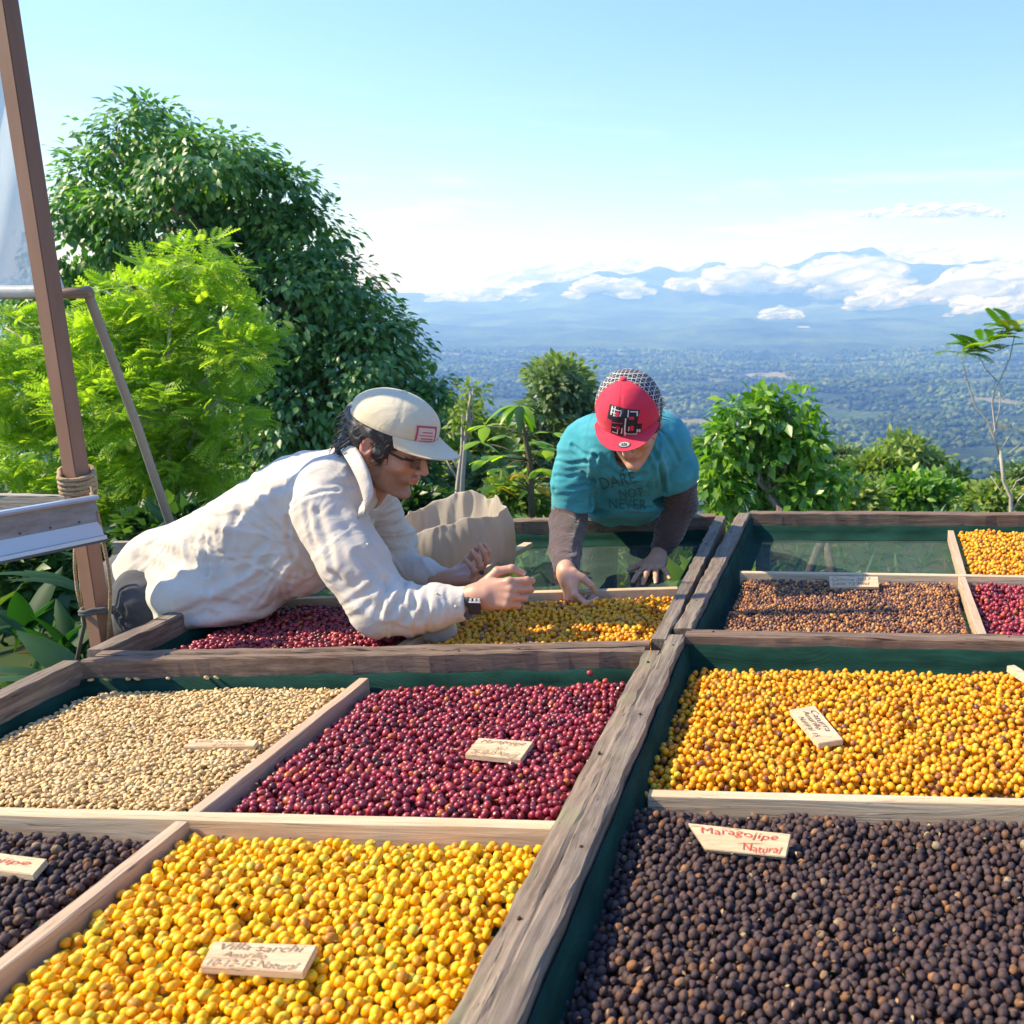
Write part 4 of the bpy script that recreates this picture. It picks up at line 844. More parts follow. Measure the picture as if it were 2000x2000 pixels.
def nets(f, lo, hi, h, coarse=4, project=2):
    lo = np.asarray(lo, float); n = np.ceil((np.asarray(hi) - lo) / h / coarse).astype(int) * coarse + 1
    nc = (n - 1) // coarse + 1
    gx = [lo[i] + h * coarse * np.arange(nc[i]) for i in range(3)]
    Pc = np.stack(np.meshgrid(*gx, indexing='ij'), -1).reshape(-1, 3); fc = f(Pc).reshape(nc)
    act = np.abs(fc) < h * coarse * 2.2
    # dilate to the fine grid
    big = np.zeros(tuple(n), bool)
    a = np.kron(act[:-1, :-1, :-1] | act[1:, :-1, :-1] | act[:-1, 1:, :-1] | act[:-1, :-1, 1:] | act[1:, 1:, :-1] | act[1:, :-1, 1:] | act[:-1, 1:, 1:] | act[1:, 1:, 1:], np.ones((coarse,) * 3, bool))
    big[:a.shape[0], :a.shape[1], :a.shape[2]] = a
    big[1:] |= big[:-1]; big[:, 1:] |= big[:, :-1]; big[:, :, 1:] |= big[:, :, :-1]
    val = np.kron(np.where(fc < 0, -1., 1.), np.ones((coarse,) * 3))[:n[0], :n[1], :n[2]].copy()
    ii = np.argwhere(big); val[big] = f(lo + ii * h)
    s = val < 0
    cnt = np.zeros(n - 1, int); acc = np.zeros((*(n - 1), 3))
    for ax in range(3):
        o1 = [slice(None)] * 3; o2 = [slice(None)] * 3; o1[ax] = slice(0, -1); o2[ax] = slice(1, None)
        A, B = val[tuple(o1)], val[tuple(o2)]; cr = (A < 0) != (B < 0); t = np.where(cr, A / np.where(cr, A - B, 1), 0)
        e = [x for x in range(3) if x != ax]
        for da in (0, 1):
            for db in (0, 1):
                sl = [slice(None)] * 3
                for q, dd in zip(e, (da, db)): sl[q] = slice(dd, n[q] - 1 + dd)
                sl = tuple(sl); c_ = cr[sl]; cnt += c_
                acc[..., ax] += np.where(c_, t[sl], 0); acc[..., e[0]] += c_ * da; acc[..., e[1]] += c_ * db
    m = cnt > 0; vid = np.full(m.shape, -1); vid[m] = np.arange(m.sum())
    V = lo + h * (np.argwhere(m) + acc[m] / cnt[m][:, None])
    Fs = []
    for ax in range(3):
        o1 = [slice(None)] * 3; o2 = [slice(None)] * 3; o1[ax] = slice(0, -1); o2[ax] = slice(1, None)
        A, B = s[tuple(o1)], s[tuple(o2)]; e = [(ax + 1) % 3, (ax + 2) % 3]
        idx = np.argwhere(A != B); idx = idx[(idx[:, e[0]] > 0) & (idx[:, e[1]] > 0) & (idx[:, e[0]] < n[e[0]] - 1) & (idx[:, e[1]] < n[e[1]] - 1)]
        fl = A[tuple(idx.T)]
        def g(a_, b_): j = idx.copy(); j[:, e[0]] -= a_; j[:, e[1]] -= b_; return vid[tuple(j.T)]
        q = np.stack([g(0, 0), g(1, 0), g(1, 1), g(0, 1)], 1); q[~fl] = q[~fl][:, ::-1]; Fs.append(q)
    F = np.vstack(Fs); F = F[(F >= 0).all(1)]
    def grad(P):
        e = h * 0.5; return np.stack([f(P + [e, 0, 0]) - f(P - [e, 0, 0]), f(P + [0, e, 0]) - f(P - [0, e, 0]), f(P + [0, 0, e]) - f(P - [0, 0, e])], -1) / (2 * e)
    for _ in range(project):
        G = grad(V); gn = (G ** 2).sum(1)[:, None] + 1e-6; st = f(V)[:, None] * G / gn; ln = np.linalg.norm(st, axis=1)[:, None]; V = V - st * np.minimum(1, h * 0.7 / (ln + 1e-9))
    G = grad(V); N = G / (np.linalg.norm(G, axis=1)[:, None] + 1e-9)
    return V, F, N
def relax(V, F, it=1, lam=0.5):
    n = len(V); E = np.vstack([F[:, [0, 1]], F[:, [1, 2]], F[:, [2, 3]], F[:, [3, 0]]])
    for _ in range(it):
        acc = np.zeros_like(V); c = np.bincount(E.ravel(), minlength=n).astype(float)
        for k in range(3): acc[:, k] = np.bincount(E[:, 0], V[E[:, 1], k], n) + np.bincount(E[:, 1], V[E[:, 0], k], n)
        V = V + lam * (acc / c[:, None] - V)
    return V
def seg_d(P, pts):
    d = np.full(len(P), 9.)
    for a, b in zip(pts[:-1], pts[1:]):
        ab = b - a; t = np.clip(((P - a) @ ab) / (ab @ ab + 1e-12), 0, 1); d = np.minimum(d, np.linalg.norm(P - a - t[:, None] * ab, axis=1))
    return d
def creases(V, N, lines):
    """lines: (points, width, depth) pushed in (or out when depth < 0), tapering to the ends"""
    off = np.zeros(len(V))
    for pts, w, dep in lines:
        pts = [np.asarray(p) for p in pts]; d = seg_d(V, pts); off -= dep * np.exp(-(d / w) ** 2) - 0.6 * dep * np.exp(-((d - 2.0 * w) / w) ** 2)
    return V + N * off[:, None]

def mm_(Y): return Y / 1760
def HEAD(female=False, lid=0.6):
    s = Sdf()
    s.u(ell((-.014, 0, .034), (.100, .079, .086)), 0.0).u(ell((.030, 0, -.028), (.066, .060, .080)), .03)
    s.u(ell((.040, 0, .045), (.062, .062, .045)), .02)
    for y in (-1, 1):
        s.u(rc((-.005, y * .055, -.045), (.060, y * .018, -.100), .018, .017), .022)
        s.u(ell((.063, y * .040, -.020), (.026, .022, .020)), .016)
    s.u(ell((.080, 0, -.106), (.018, .022, .016)), .014)
    s.u(rc((.086, -.022, .026), (.086, .022, .026), .011, .011), .012)
    for y in (-1, 1): s.cut(ell((.101, y * .031, .006), (.017, .019, .013)), .012)
    s.u(rc((.094, 0, .014), (.1165, 0, -.024), .0075, .0105), .012)
    for y in (-1, 1): s.u(ell((.104, y * .0115, -.029), (.011, .0075, .0075)), .006)
    for y in (-1, 1): s.cut(ell((.112, y * .0065, -.0375), (.005, .003, .004)), .003)
    for y in (-1, 1): s.u(ell((.0775, y * .0315, .005), (.0145, .0155, .0125)), .004)
    s.u(ell((.087, 0, -.056), (.016, .026, .012)), .012)
    s.u(ell((.0985, 0, -.0515), (.007, .021, .0052)), .005).u(ell((.0965, 0, -.0640), (.0075, .018, .0060)), .005)
    s.cut(rc((.108, -.020, -.0580), (.108, .020, -.0580), .0022, .0022), .004)
    s.cut(ell((.094, 0, -.0790), (.008, .016, .005)), .008)
    for y in (-1, 1):
        E = Sdf().u(ell((-.012, y * .0800, -.002), (.019, .0085, .031)), 0.0).u(ell((-.006, y * .0780, -.026), (.010, .007, .010)), .006)
        E.cut(ell((-.007, y * .0900, .002), (.012, .0085, .020)), .004)
        E.u(ell((.004, y * .079, -.004), (.004, .006, .008)), .004)
        Rm = rotm('Z', -y * 0.0) 
        s.u(E, .008)
    return s
def hand_caps(mirror, curl, spread=(10, 3, -3, -10), thumb=None, grip=1.0):
    """local hand: x to the fingers, y to the thumb, z out of the back"""
    m = -1 if mirror else 1; s = Sdf(); tips = []
    kn = [(.088, .029), (.092, .010), (.087, -.010), (.080, -.028)]; ln = [(.043, .026, .021), (.047, .030, .022), (.043, .028, .021), (.034, .021, .019)]
    s.u(ell((.052, 0, -.002), (.050, .038, .015)), 0).u(rc((-.012, 0, 0), (.01, 0, 0), .0255, .025), .02)
    s.u(rc((.01, 0, 0), (.03, 0, 0), .025, .026), .02)
    for (x, y) in kn: s.u(rc((.015, y * .55 * m, .0), (x, y * m, .001), .014, .0112), .010)
    s.u(ell((.040, .022 * m, -.012), (.030, .016, .014)), .012).u(ell((.040, -.024 * m, -.010), (.034, .012, .011)), .010)
    chains = []
    for i, (x, y) in enumerate(kn):
        p = np.array([x, y * m, 0.0]); a = radians(spread[i]) * m; ang = 0; r = .0100 if i < 3 else .0088; ch = [(p, r)]
        for j in range(3):
            ang += radians(curl[i][j]); d = np.array([cos(ang) * cos(a), cos(ang) * sin(a), -sin(ang)]); q = p + d * ln[i][j]; r2 = r * (.93 if j < 2 else .80); ch.append((q, r2)); p = q; r = r2
        chains.append(ch)
    th = thumb or [(.020, .026, -.010), (.052, .052, -.016), (.080, .064, -.018), (.102, .068, -.018)]
    chains.append([(np.array([a, b * m, c]), r) for (a, b, c), r in zip(th, (.0150, .0125, .0108, .0085))])
    palm = s
    def f(p):
        d = palm(p); dd = None
        for ch in chains:
            e = None
            for (a, ra), (b, rb) in zip(ch[:-1], ch[1:]):
                g = rc(a, b, ra, rb)(p)
                kk = rc(a, a + (b - a) * .001, ra * 1.06, ra * 1.06)(p)
                g = smin(g, kk, .003); e = g if e is None else smin(e, g, .0025)
            d = smin(d, e, .007) if dd is None else d; dd = None
            fing.append(0) if False else None
        return d
    fing = []
    # nails: local position and frame of each last joint
    nails = []
    for ch in chains:
        a, b = ch[-2][0], ch[-1][0]; d = (b - a) / np.linalg.norm(b - a)
        z = np.cross(d, np.array([0, m * 1.0, 0])) * m; z /= np.linalg.norm(z) + 1e-9
        if z[2] < 0 and ch is not chains[-1] and False: z = -z
        nails.append((b, d, z, ch[-1][1]))
    return f, nails
def place_hand(wr, R, sc, mirror, curl, **k):
    f, nails = hand_caps(mirror, curl, **k); return local(f, wr, R, sc), [(np.asarray(wr) + R @ (b * sc), R @ d, R @ z, r * sc) for b, d, z, r in nails]
def skinmat(name, base, red, dark, stub=None):
    m = M(name); c0 = m.n('Attribute'); c0.attribute_name = 'tone'; n = m.noise(m.coord(), 60, 5, 0.6)
    c = m.mix(m.ramp(n, [(0.35, (0, 0, 0)), (0.7, (0.5,) * 3)]), base, red)
    c = m.mix(m.attr('lip'), c, (red[0] * 0.85, red[1] * 0.5, red[2] * 0.5)); c = m.mix(m.attr('dark'), c, dark)
    m.color(c).rough(0.48); m.b.inputs['Subsurface Weight'].default_value = 0.12; m.b.inputs['Subsurface Radius'].default_value = (1, .35, .2); m.b.inputs['Subsurface Scale'].default_value = 0.006
    m.bump(m.noise(m.coord(), 260, 4, 0.6), 0.25, 0.0012); return m.m
def cloth(name, c1, c2, weave=700, bumpd=0.0006, rough=0.85, fold=(14, 0.5, 0.010), sheen=0.2, stretch=(1, 1, 1), dirt=None):
    m = M(name); n = m.noise(m.coord(), 9, 6, 0.6); c = m.mix(m.ramp(n, [(0.35, (0, 0, 0)), (0.7, (1, 1, 1))]), c1, c2)
    if dirt: c = m.mix(m.ramp(m.noise(m.coord((1, 1, 1)), 16, 6, 0.7), [(0.56, (0, 0, 0)), (0.72, (0.6,) * 3)]), c, dirt)
    f0 = m.noise(m.coord(stretch), fold[0], 3, 0.5, 1.2); f = m.math('SUBTRACT', 1.0, m.math('MULTIPLY', m.math('ABSOLUTE', m.math('SUBTRACT', f0, 0.5)), 6.0)); f = m.math('MAXIMUM', f, 0.0); w = m.noise(m.coord(), weave, 2, 0.5)
    m.color(c).rough(rough); m.b.inputs['Sheen Weight'].default_value = sheen; m.b.inputs['Specular IOR Level'].default_value = 0.25
    b1 = m.n('Bump'); b1.inputs['Strength'].default_value = fold[1]; b1.inputs['Distance'].default_value = fold[2]; m.l(f, b1.inputs['Height'])
    b2 = m.n('Bump'); b2.inputs['Strength'].default_value = 0.5; b2.inputs['Distance'].default_value = bumpd; m.l(w, b2.inputs['Height']); m.l(b1.outputs[0], b2.inputs['Normal']); m.l(b2.outputs[0], m.b.inputs['Normal']); return m.m
def head_attrs(V, org, R, sc, stub):
    q = ((V - org) @ R) / sc
    lip = np.clip(1.2 - np.sqrt(((q[:, 0] - .101) / .014) ** 2 + (q[:, 1] / .023) ** 2 + ((q[:, 2] + .058) / .0125) ** 2), 0, 1) * 1.6
    lip = np.clip(lip, 0, .45)
    lip = np.maximum(lip, np.clip(1 - np.linalg.norm((q - [.115, 0, -.026]) / [.03, .022, .02], axis=1), 0, 1) * .35)
    lip = np.maximum(lip, ((np.abs(q[:, 1]) > .078) & (q[:, 2] < .04) & (q[:, 2] > -.04) & (q[:, 0] < .02)) * .35)
    br = (np.abs(q[:, 2] - (.030 - .16 * np.abs(np.abs(q[:, 1]) - .030))) < .0055) & (np.abs(q[:, 1]) > .012) & (np.abs(q[:, 1]) < .052) & (q[:, 0] > .06)
    lash = (np.abs(q[:, 2] - (.0005 - .012 * (((np.abs(q[:, 1]) - .0315) / .016) ** 2) * -1)) < .0016) & (np.abs(np.abs(q[:, 1]) - .0315) < .015) & (q[:, 0] > .07)
    dark = np.where(br | lash, .9, 0.)
    if stub:
        n = fbm(q * 60, 3) * .5 + .5
        jaw = np.clip((-.028 - q[:, 2] + (.07 - np.abs(q[:, 0] - .03)) * 0 ) / .02, 0, 1) * np.clip((q[:, 0] + .02) / .03, 0, 1) * np.clip((q[:, 2] + .135) / .01, 0, 1)
        sb = np.clip(1 - np.abs(q[:, 0] - .022) / .018, 0, 1) * np.clip((.02 - q[:, 2]) / .02, 0, 1) * np.clip((q[:, 2] + .09) / .04, 0, 1) * (np.abs(q[:, 1]) > .045)
        dark = np.maximum(dark, np.clip(jaw * .55 + sb * .95, 0, .85) * (0.5 + .6 * n) * (1 - np.clip(lip * 2, 0, 1)))
    return lip, dark
SKIN1 = skinmat('tanned_skin', (0.52, 0.28, 0.185), (0.54, 0.235, 0.15), (0.07, 0.045, 0.035)); SKIN2 = skinmat('light_brown_skin', (0.60, 0.34, 0.22), (0.58, 0.27, 0.17), (0.06, 0.03, 0.025))
nailm = simple('fingernail', (0.60, 0.36, 0.28), 0.35)
def nails_mesh(nl):
    parts = []
    for b, d, z, r in nl:
        y = np.cross(z, d); c = b + d * r * 0.15 + z * r * 0.62; V = []; F = []
        for i in range(5):
            for j in range(5):
                a = (j - 2) / 2; t = (i - 2) / 2; V.append(c + d * t * r * .75 + y * a * r * .72 * (1 - .25 * max(t, 0) ** 2) + z * (r * .34 * (1 - .75 * a * a) - .1 * r * t * t))
        for i in range(4):
            for j in range(4): q = i * 5 + j; F.append((q, q + 1, q + 6, q + 5))
        parts.append((np.array(V), F))
    return join(parts)
def skinobj(name, parts, mat, parent):
    """parts: (V, F, lip, dark) joined"""
    n = 0; Vs = []; Fs = []; Ls = []; Ds = []
    for V, F, l, d in parts: Vs.append(V); Fs.append(F + n); n += len(V); Ls.append(l); Ds.append(d)
    return obj(name, np.vstack(Vs), np.vstack(Fs), mat, parent, attrs={'lip': ('POINT', 'FLOAT', np.concatenate(Ls)), 'dark': ('POINT', 'FLOAT', np.concatenate(Ds))})
def cap_mesh(org, R, sc, front, rear, rad=(.112, .090, .092), cz=.040, tilt=0.10, bl=.075, bw=.078, arch=.030, bdrop=.30, seamd=.0016, parent=None, label=None, flatb=False):
    nt_, nph = 26, 96; V = []; F = []; mi = []
    rx, ry, rz = rad
    for i in range(nt_ + 1):
        th = i / nt_ * radians(97)
        for j in range(nph):
            ph = 2 * pi * j / nph; st, ct = sin(th), cos(th)
            k = 1.0; sd = min(abs(((ph / (pi / 3)) % 1)), 1 - abs(((ph / (pi / 3)) % 1))); k -= seamd / .1 * math.exp(-(sd / .035) ** 2) * min(1, st * 2)
            if i > nt_ - 3: k += .012
            fr = max(0, cos(ph)); k += .05 * fr * st * max(0, ct) * (1.6 if flatb else 1.0)
            k += 0.012 * float(vnoise(np.array([3 * cos(ph) * st, 3 * sin(ph) * st, 3 * ct + (7 if flatb else 2)])))
            V.append((-.008 + rx * st * cos(ph) * k, ry * st * sin(ph) * k, cz + rz * ct * k + tilt * rx * st * cos(ph)))
    for i in range(nt_):
        for j in range(nph):
            a = i * nph + j; b = i * nph + (j + 1) % nph; F.append((a, a + nph, b + nph, b)); ph = 2 * pi * (j + .5) / nph
            mi.append(0 if cos(ph) > (0.30 if flatb else 0.5) else 1)
    V = np.array(V); Vd = V.copy()
    tw = lambda v: np.asarray(org) + (np.asarray(v) * sc) @ R.T
    o = obj('cap', tw(V), F, [front, rear], parent, mi=mi)
    if label: o['label'] = label
    # button
    bt = ICO[0] * [.009, .009, .005] + [-.008, 0, cz + rz + .001]; obj('button', tw(bt), ICO[1], front, o)
    # brim: two skins
    nb, ns = 14, 30; Vb = []; Fb = []
    for sk in (0, 1):
        for i in range(nb + 1):
            t = i / nb
            for j in range(ns + 1):
                a = radians(-62 + 124 * j / ns) ; k = 1.015
                x0 = -.008 + rx * cos(a) * k; y0 = ry * sin(a) * k; z0 = cz + rz * cos(radians(97)) + tilt * rx * cos(a)
                out = bl * (max(0.0, 1 - (abs(a) / radians(63)) ** 2.6)) ** .62
                if flatb: yy = y0 * (1 + .10 * t * abs(sin(a))); x1 = x0 + out * t
                else: yy = y0 * (1 - .06 * t); x1 = x0 + out * t
                z1 = z0 - bdrop * out * t - arch * (abs(yy) / bw) ** 2 * t * (1 if not flatb else .35) - .0022 * sk + 0.001
                Vb.append((x1, yy, z1))
    for sk in (0, 1):
        for i in range(nb):
            for j in range(ns):
                a = sk * (nb + 1) * (ns + 1) + i * (ns + 1) + j; f = (a, a + 1, a + ns + 2, a + ns + 1); Fb.append(f if sk else f[::-1])
    K = (nb + 1) * (ns + 1)
    for j in range(ns): a = nb * (ns + 1) + j; Fb.append((a, a + 1, a + 1 + K, a + K))
    ob = obj('brim', tw(Vb), Fb, front, o)
    return o, ob
DG = {}
def bvh(objs):
    dg = bpy.context.evaluated_depsgraph_get(); V = []; F = []; n = 0
    for o in objs:
        org = ORG[o.name]; me = o.data
        v = np.empty(len(me.vertices) * 3, np.float32); me.vertices.foreach_get('co', v); v = v.reshape(-1, 3) + org; V += [Vector(x) for x in v.tolist()]
        F += [tuple(i + n for i in p.vertices) for p in me.polygons]; n += len(v)
    return BVHTree.FromPolygons(V, F)
def text_mesh(txt, size=1.0, shear=0.0, bold=0.0, space=1.0, align='CENTER', spacing=1.0):
    cu = bpy.data.curves.new('t', 'FONT'); cu.body = txt; cu.size = size; cu.shear = shear; cu.offset = bold; cu.align_x = align; cu.align_y = 'CENTER'; cu.space_line = space; cu.space_character = spacing; cu.resolution_u = 3
    o = bpy.data.objects.new('t', cu); COL.objects.link(o); bpy.context.view_layer.update()
    me = bpy.data.meshes.new_from_object(o); V = np.array([v.co[:] for v in me.vertices]); F = [tuple(p.vertices) for p in me.polygons]
    bpy.data.objects.remove(o); bpy.data.curves.remove(cu); return V, F
def drape(tree_, pts, lift=0.0012, maxd=9):
    """drop points (start, direction) on a surface"""
    out_ = []
    for p, d in pts:
        h = tree_.ray_cast(Vector(p), Vector(d)); out_.append(np.array(h[0] + h[1] * lift * (-1 if h[1].dot(Vector(d)) > 0 else 1)) if h[0] is not None else None)
    good = [q for q in out_ if q is not None]
    return [q if q is not None else good[0] for q in out_] if good else None
def print_on(name, V, F, mat, parent, tgt, c, ex, ey, lift=0.001, dirn=None):
    """flat print V (x,y) set out round c along ex, ey and laid on the target surface"""
    c = np.asarray(c, float); ex = np.asarray(ex, float); ey = np.asarray(ey, float); n = np.cross(ex, ey); n /= np.linalg.norm(n)
    d = -n if dirn is None else np.asarray(dirn, float)
    bm = bmesh.new(); vs = [bm.verts.new((v[0], v[1], 0)) for v in V]
    for f in F:
        try: bm.faces.new([vs[i] for i in f])
        except ValueError: pass
    bmesh.ops.triangulate(bm, faces=bm.faces); 
    for _ in range(2): bmesh.ops.subdivide_edges(bm, edges=[e for e in bm.edges if e.calc_length() > 0.12 * max(1e-6, np.ptp(V[:, 0]))], cuts=1); bmesh.ops.triangulate(bm, faces=bm.faces)
    bm.verts.index_update(); P = [c + ex * v.co.x + ey * v.co.y - d * 0.12 for v in bm.verts]; F2 = [tuple(v.index for v in f.verts) for f in bm.faces]; bm.free()
    Q = drape(tgt, [(p, d) for p in P], lift)
    if Q is None: return None
    Q = np.array(Q); F2 = [f for f in F2 if max(np.linalg.norm(Q[f[a]] - Q[f[a - 1]]) for a in range(3)) < 0.03]
    return obj(name, Q, F2, mat, parent, smooth=False)

# ================================================================== the man in the cream shirt
def T1(u, v, Y): return at(u, v, Y)
p1 = thing('person', 'man in cream shirt, beige cap and glasses leaning over the cherries from the left', 'person', (-2.22, 2.55, 0))
h_or = at(762, 868, 2.54); pit, yaw = radians(25), radians(10)
fw = np.array([cos(pit) * cos(yaw), -cos(pit) * sin(yaw), -sin(pit)]); HR1 = frame(fw, (0.02, 0, 1)); HS1 = 1.08
h1 = HEAD(); body = Sdf()
headf = local(h1, h_or, HR1, HS1)
neckb = at(690, 960, 2.62)
hd = Sdf().u(headf, 0).u(rc(h_or + HR1 @ np.array([-.035, 0, -.055]) * HS1, neckb, .060, .072), .03).u(rc(h_or + HR1 @ np.array([.02, 0, -.09]) * HS1, neckb + [0.05, -.02, 0], .030, .05), .03)
V, F, N = nets(hd, h_or - .20, h_or + .20, 0.0026); lp, dk = head_attrs(V, h_or, HR1, HS1, True); bparts = [(V, F, lp, dk)]
# torso, arms and legs under the clothes
S1 = [(262, 1135, 2.62, 50), (340, 1110, 2.62, 72), (430, 1082, 2.62, 78), (530, 1030, 2.62, 92), (620, 985, 2.62, 84), (685, 950, 2.62, 56)]
bd = Sdf()
for a, b in zip(S1[:-1], S1[1:]): bd.u(rc(at(*a[:3]), at(*b[:3]), a[3] * mm_(a[2]) * .8, b[3] * mm_(b[2]) * .8), .03)
arm_n = [(640, 990, 2.44, 36), (745, 1180, 2.38, 28), (905, 1178, 2.40, 16)]; arm_f = [(700, 985, 2.80, 30), (768, 1090, 2.85, 22), (870, 1131, 2.77, 13)]
for ch in (arm_n, arm_f):
    for a, b in zip(ch[:-1], ch[1:]): bd.u(rc(at(*a[:3]), at(*b[:3]), a[3] * mm_(a[2]), b[3] * mm_(b[2])), .02)
hipn, hipf = np.array([-1.985, 2.54, .86]), np.array([-1.985, 2.72, .86])
for hp, ft, kn_ in ((hipn, (-2.20, 2.46, .08), (-2.16, 2.48, .46)), (hipf, (-2.42, 2.80, .08), (-2.26, 2.76, .46))):
    bd.u(rc(hp, kn_, .075, .052), .03).u(rc(kn_, ft, .05, .035), .02).u(rc(np.array(ft) - [0.03, 0, .03], np.array(ft) + [0.15, 0, -.045], .04, .03), .02)
V, F, N = nets(bd, (-2.6, 2.2, -.02), (-0.95, 3.0, 1.45), 0.012); bparts.append((V, F, np.zeros(len(V)), np.zeros(len(V))))
# hands
Rn = frame((1, -.05, .10), (0, -.95, .35)); Rn = np.stack([Rn[:, 0], np.cross(Rn[:, 2], Rn[:, 0]), Rn[:, 2]], 1)
wn = at(930, 1163, 2.40)
fh, n1_ = place_hand(wn, Rn, 1.10, False, [(30, 55, 32), (44, 60, 35), (54, 60, 35), (60, 58, 35)], spread=(4, 1, -2, -5), thumb=[(.018, .028, -.010), (.050, .058, -.016), (.084, .064, -.026), (.106, .052, -.040)])
fa = Sdf().u(fh, 0).u(rc(at(890, 1178, 2.40), wn, .026, .027), .02)
V, F, N = nets(fa, wn - [.10, .14, .13], wn + [.22, .14, .13], 0.0022); bparts.append((V, F, np.zeros(len(V)), np.zeros(len(V))))
Rf = frame((.98, -.08, .22), (.15, .30, -1)); wf = at(880, 1131, 2.74)
fh2, n2_ = place_hand(wf, Rf, 1.06, True, [(38, 30, 20), (44, 34, 22), (50, 36, 24), (52, 40, 25)], spread=(5, 1, -2, -7), thumb=[(.018, .028, -.010), (.046, .050, -.024), (.072, .056, -.040), (.090, .054, -.056)])
fa2 = Sdf().u(fh2, 0).u(rc(at(850, 1133, 2.76), wf, .025, .025), .02)
V, F, N = nets(fa2, wf - [.10, .15, .12], wf + [.22, .15, .16], 0.0024); bparts.append((V, F, np.zeros(len(V)), np.zeros(len(V))))
b1 = skinobj('body', bparts, SKIN1, p1)
V, F = nails_mesh(n1_ + n2_); obj('fingernails', V, F, nailm, b1)
# shirt
sh = Sdf()
SH = [(258, 1130, 2.62, 52), (325, 1112, 2.62, 84), (425, 1088, 2.62, 97), (525, 1048, 2.62, 113), (615, 985, 2.62, 106), (678, 945, 2.62, 76)]
def kk(a): return a[3] * mm_(a[2])
for a, b in zip(SH[:-1], SH[1:]): sh.u(rc(at(*a[:3]), at(*b[:3]), kk(a), kk(b)), .025)
sh.u(rc(at(655, 960, 2.50), at(655, 970, 2.76), .105, .10), .04)
for ch in ([(638, 1000, 2.44, 66), (690, 1095, 2.39, 64), (748, 1185, 2.37, 58)], [(748, 1185, 2.37, 58), (800, 1192, 2.38, 48), (850, 1185, 2.39, 42), (906, 1179, 2.40, 35)],
           [(715, 965, 2.76, 50), (760, 1060, 2.86, 48), (775, 1105, 2.84, 38)], [(775, 1105, 2.84, 38), (825, 1122, 2.80, 28), (868, 1131, 2.77, 23)]):
    for a, b in zip(ch[:-1], ch[1:]): sh.u(rc(at(*a[:3]), at(*b[:3]), kk(a), kk(b)), .022)
for (u, v, Y, ru, ry, rv, k, ro) in ((400, 1150, 2.52, 110, 90, 62, .05, -8), (500, 1140, 2.55, 100, 90, 62, .05, -25), (590, 1085, 2.55, 60, 80, 80, .05, 0), (346, 1208, 2.50, 20, 60, 34, .03, -12), (430, 1195, 2.50, 110, 70, 22, .03, -6), (856, 1228, 2.43, 40, 11, 32, .012, 0), (812, 1218, 2.43, 52, 12, 24, .012, 18)):
    sh.u(ell(at(u, v, Y), (ru * mm_(Y), ry * mm_(Y), rv * mm_(Y)), rotm('Y', radians(ro))), k)
# cut the neck opening and the hem
sh.cut(rc(h_or + HR1 @ np.array([-.03, 0, -.075]), at(722, 960, 2.60), .066, .052), .006)
hl = at(210, 1140, 2.5); hr_ = at(345, 1204, 2.5); hn = np.cross(hr_ - hl, np.array([0, 1, 0.05])); hn /= np.linalg.norm(hn); hn = hn if hn[2] < 0 else -hn
hemf = lambda p, a=half(hl, hn), b=half(at(330, 1190, 2.5), (-1, 0, -0.1)): np.maximum(-a(p), -b(p))
sh.cut(hemf, .008)
def cut_end(c, n): sh.cut(lambda p, c=np.asarray(c), n=np.asarray(n) / np.linalg.norm(n): np.maximum(-((p - c) @ n), np.linalg.norm(p - c, axis=1) - .085), .003)
cut_end(at(917, 1178, 2.40), (1, 0, .05)); cut_end(at(872, 1131, 2.76), (1, 0, .05))
V, F, N = nets(sh, (-2.36, 2.16, .70), (-.98, 3.02, 1.36), 0.0052, 4, 2); V0 = V.copy()
A_ = lambda *q: [at(u, v, Y) for (u, v, Y) in q]
NR = 2.36
def surf(*uv, t=None):  # project pixels on the shirt
    r_ = []
    for u, v in uv:
        d = ray(u, v); h = t.ray_cast(Vector(CC), Vector(d)); r_.append(np.array(h[0]) if h[0] is not None else at(u, v, 2.45))
    return r_
tmp = BVHTree.FromPolygons([Vector(x) for x in V.tolist()], [tuple(f) for f in F.tolist()])
G = lambda *uv: surf(*uv, t=tmp)
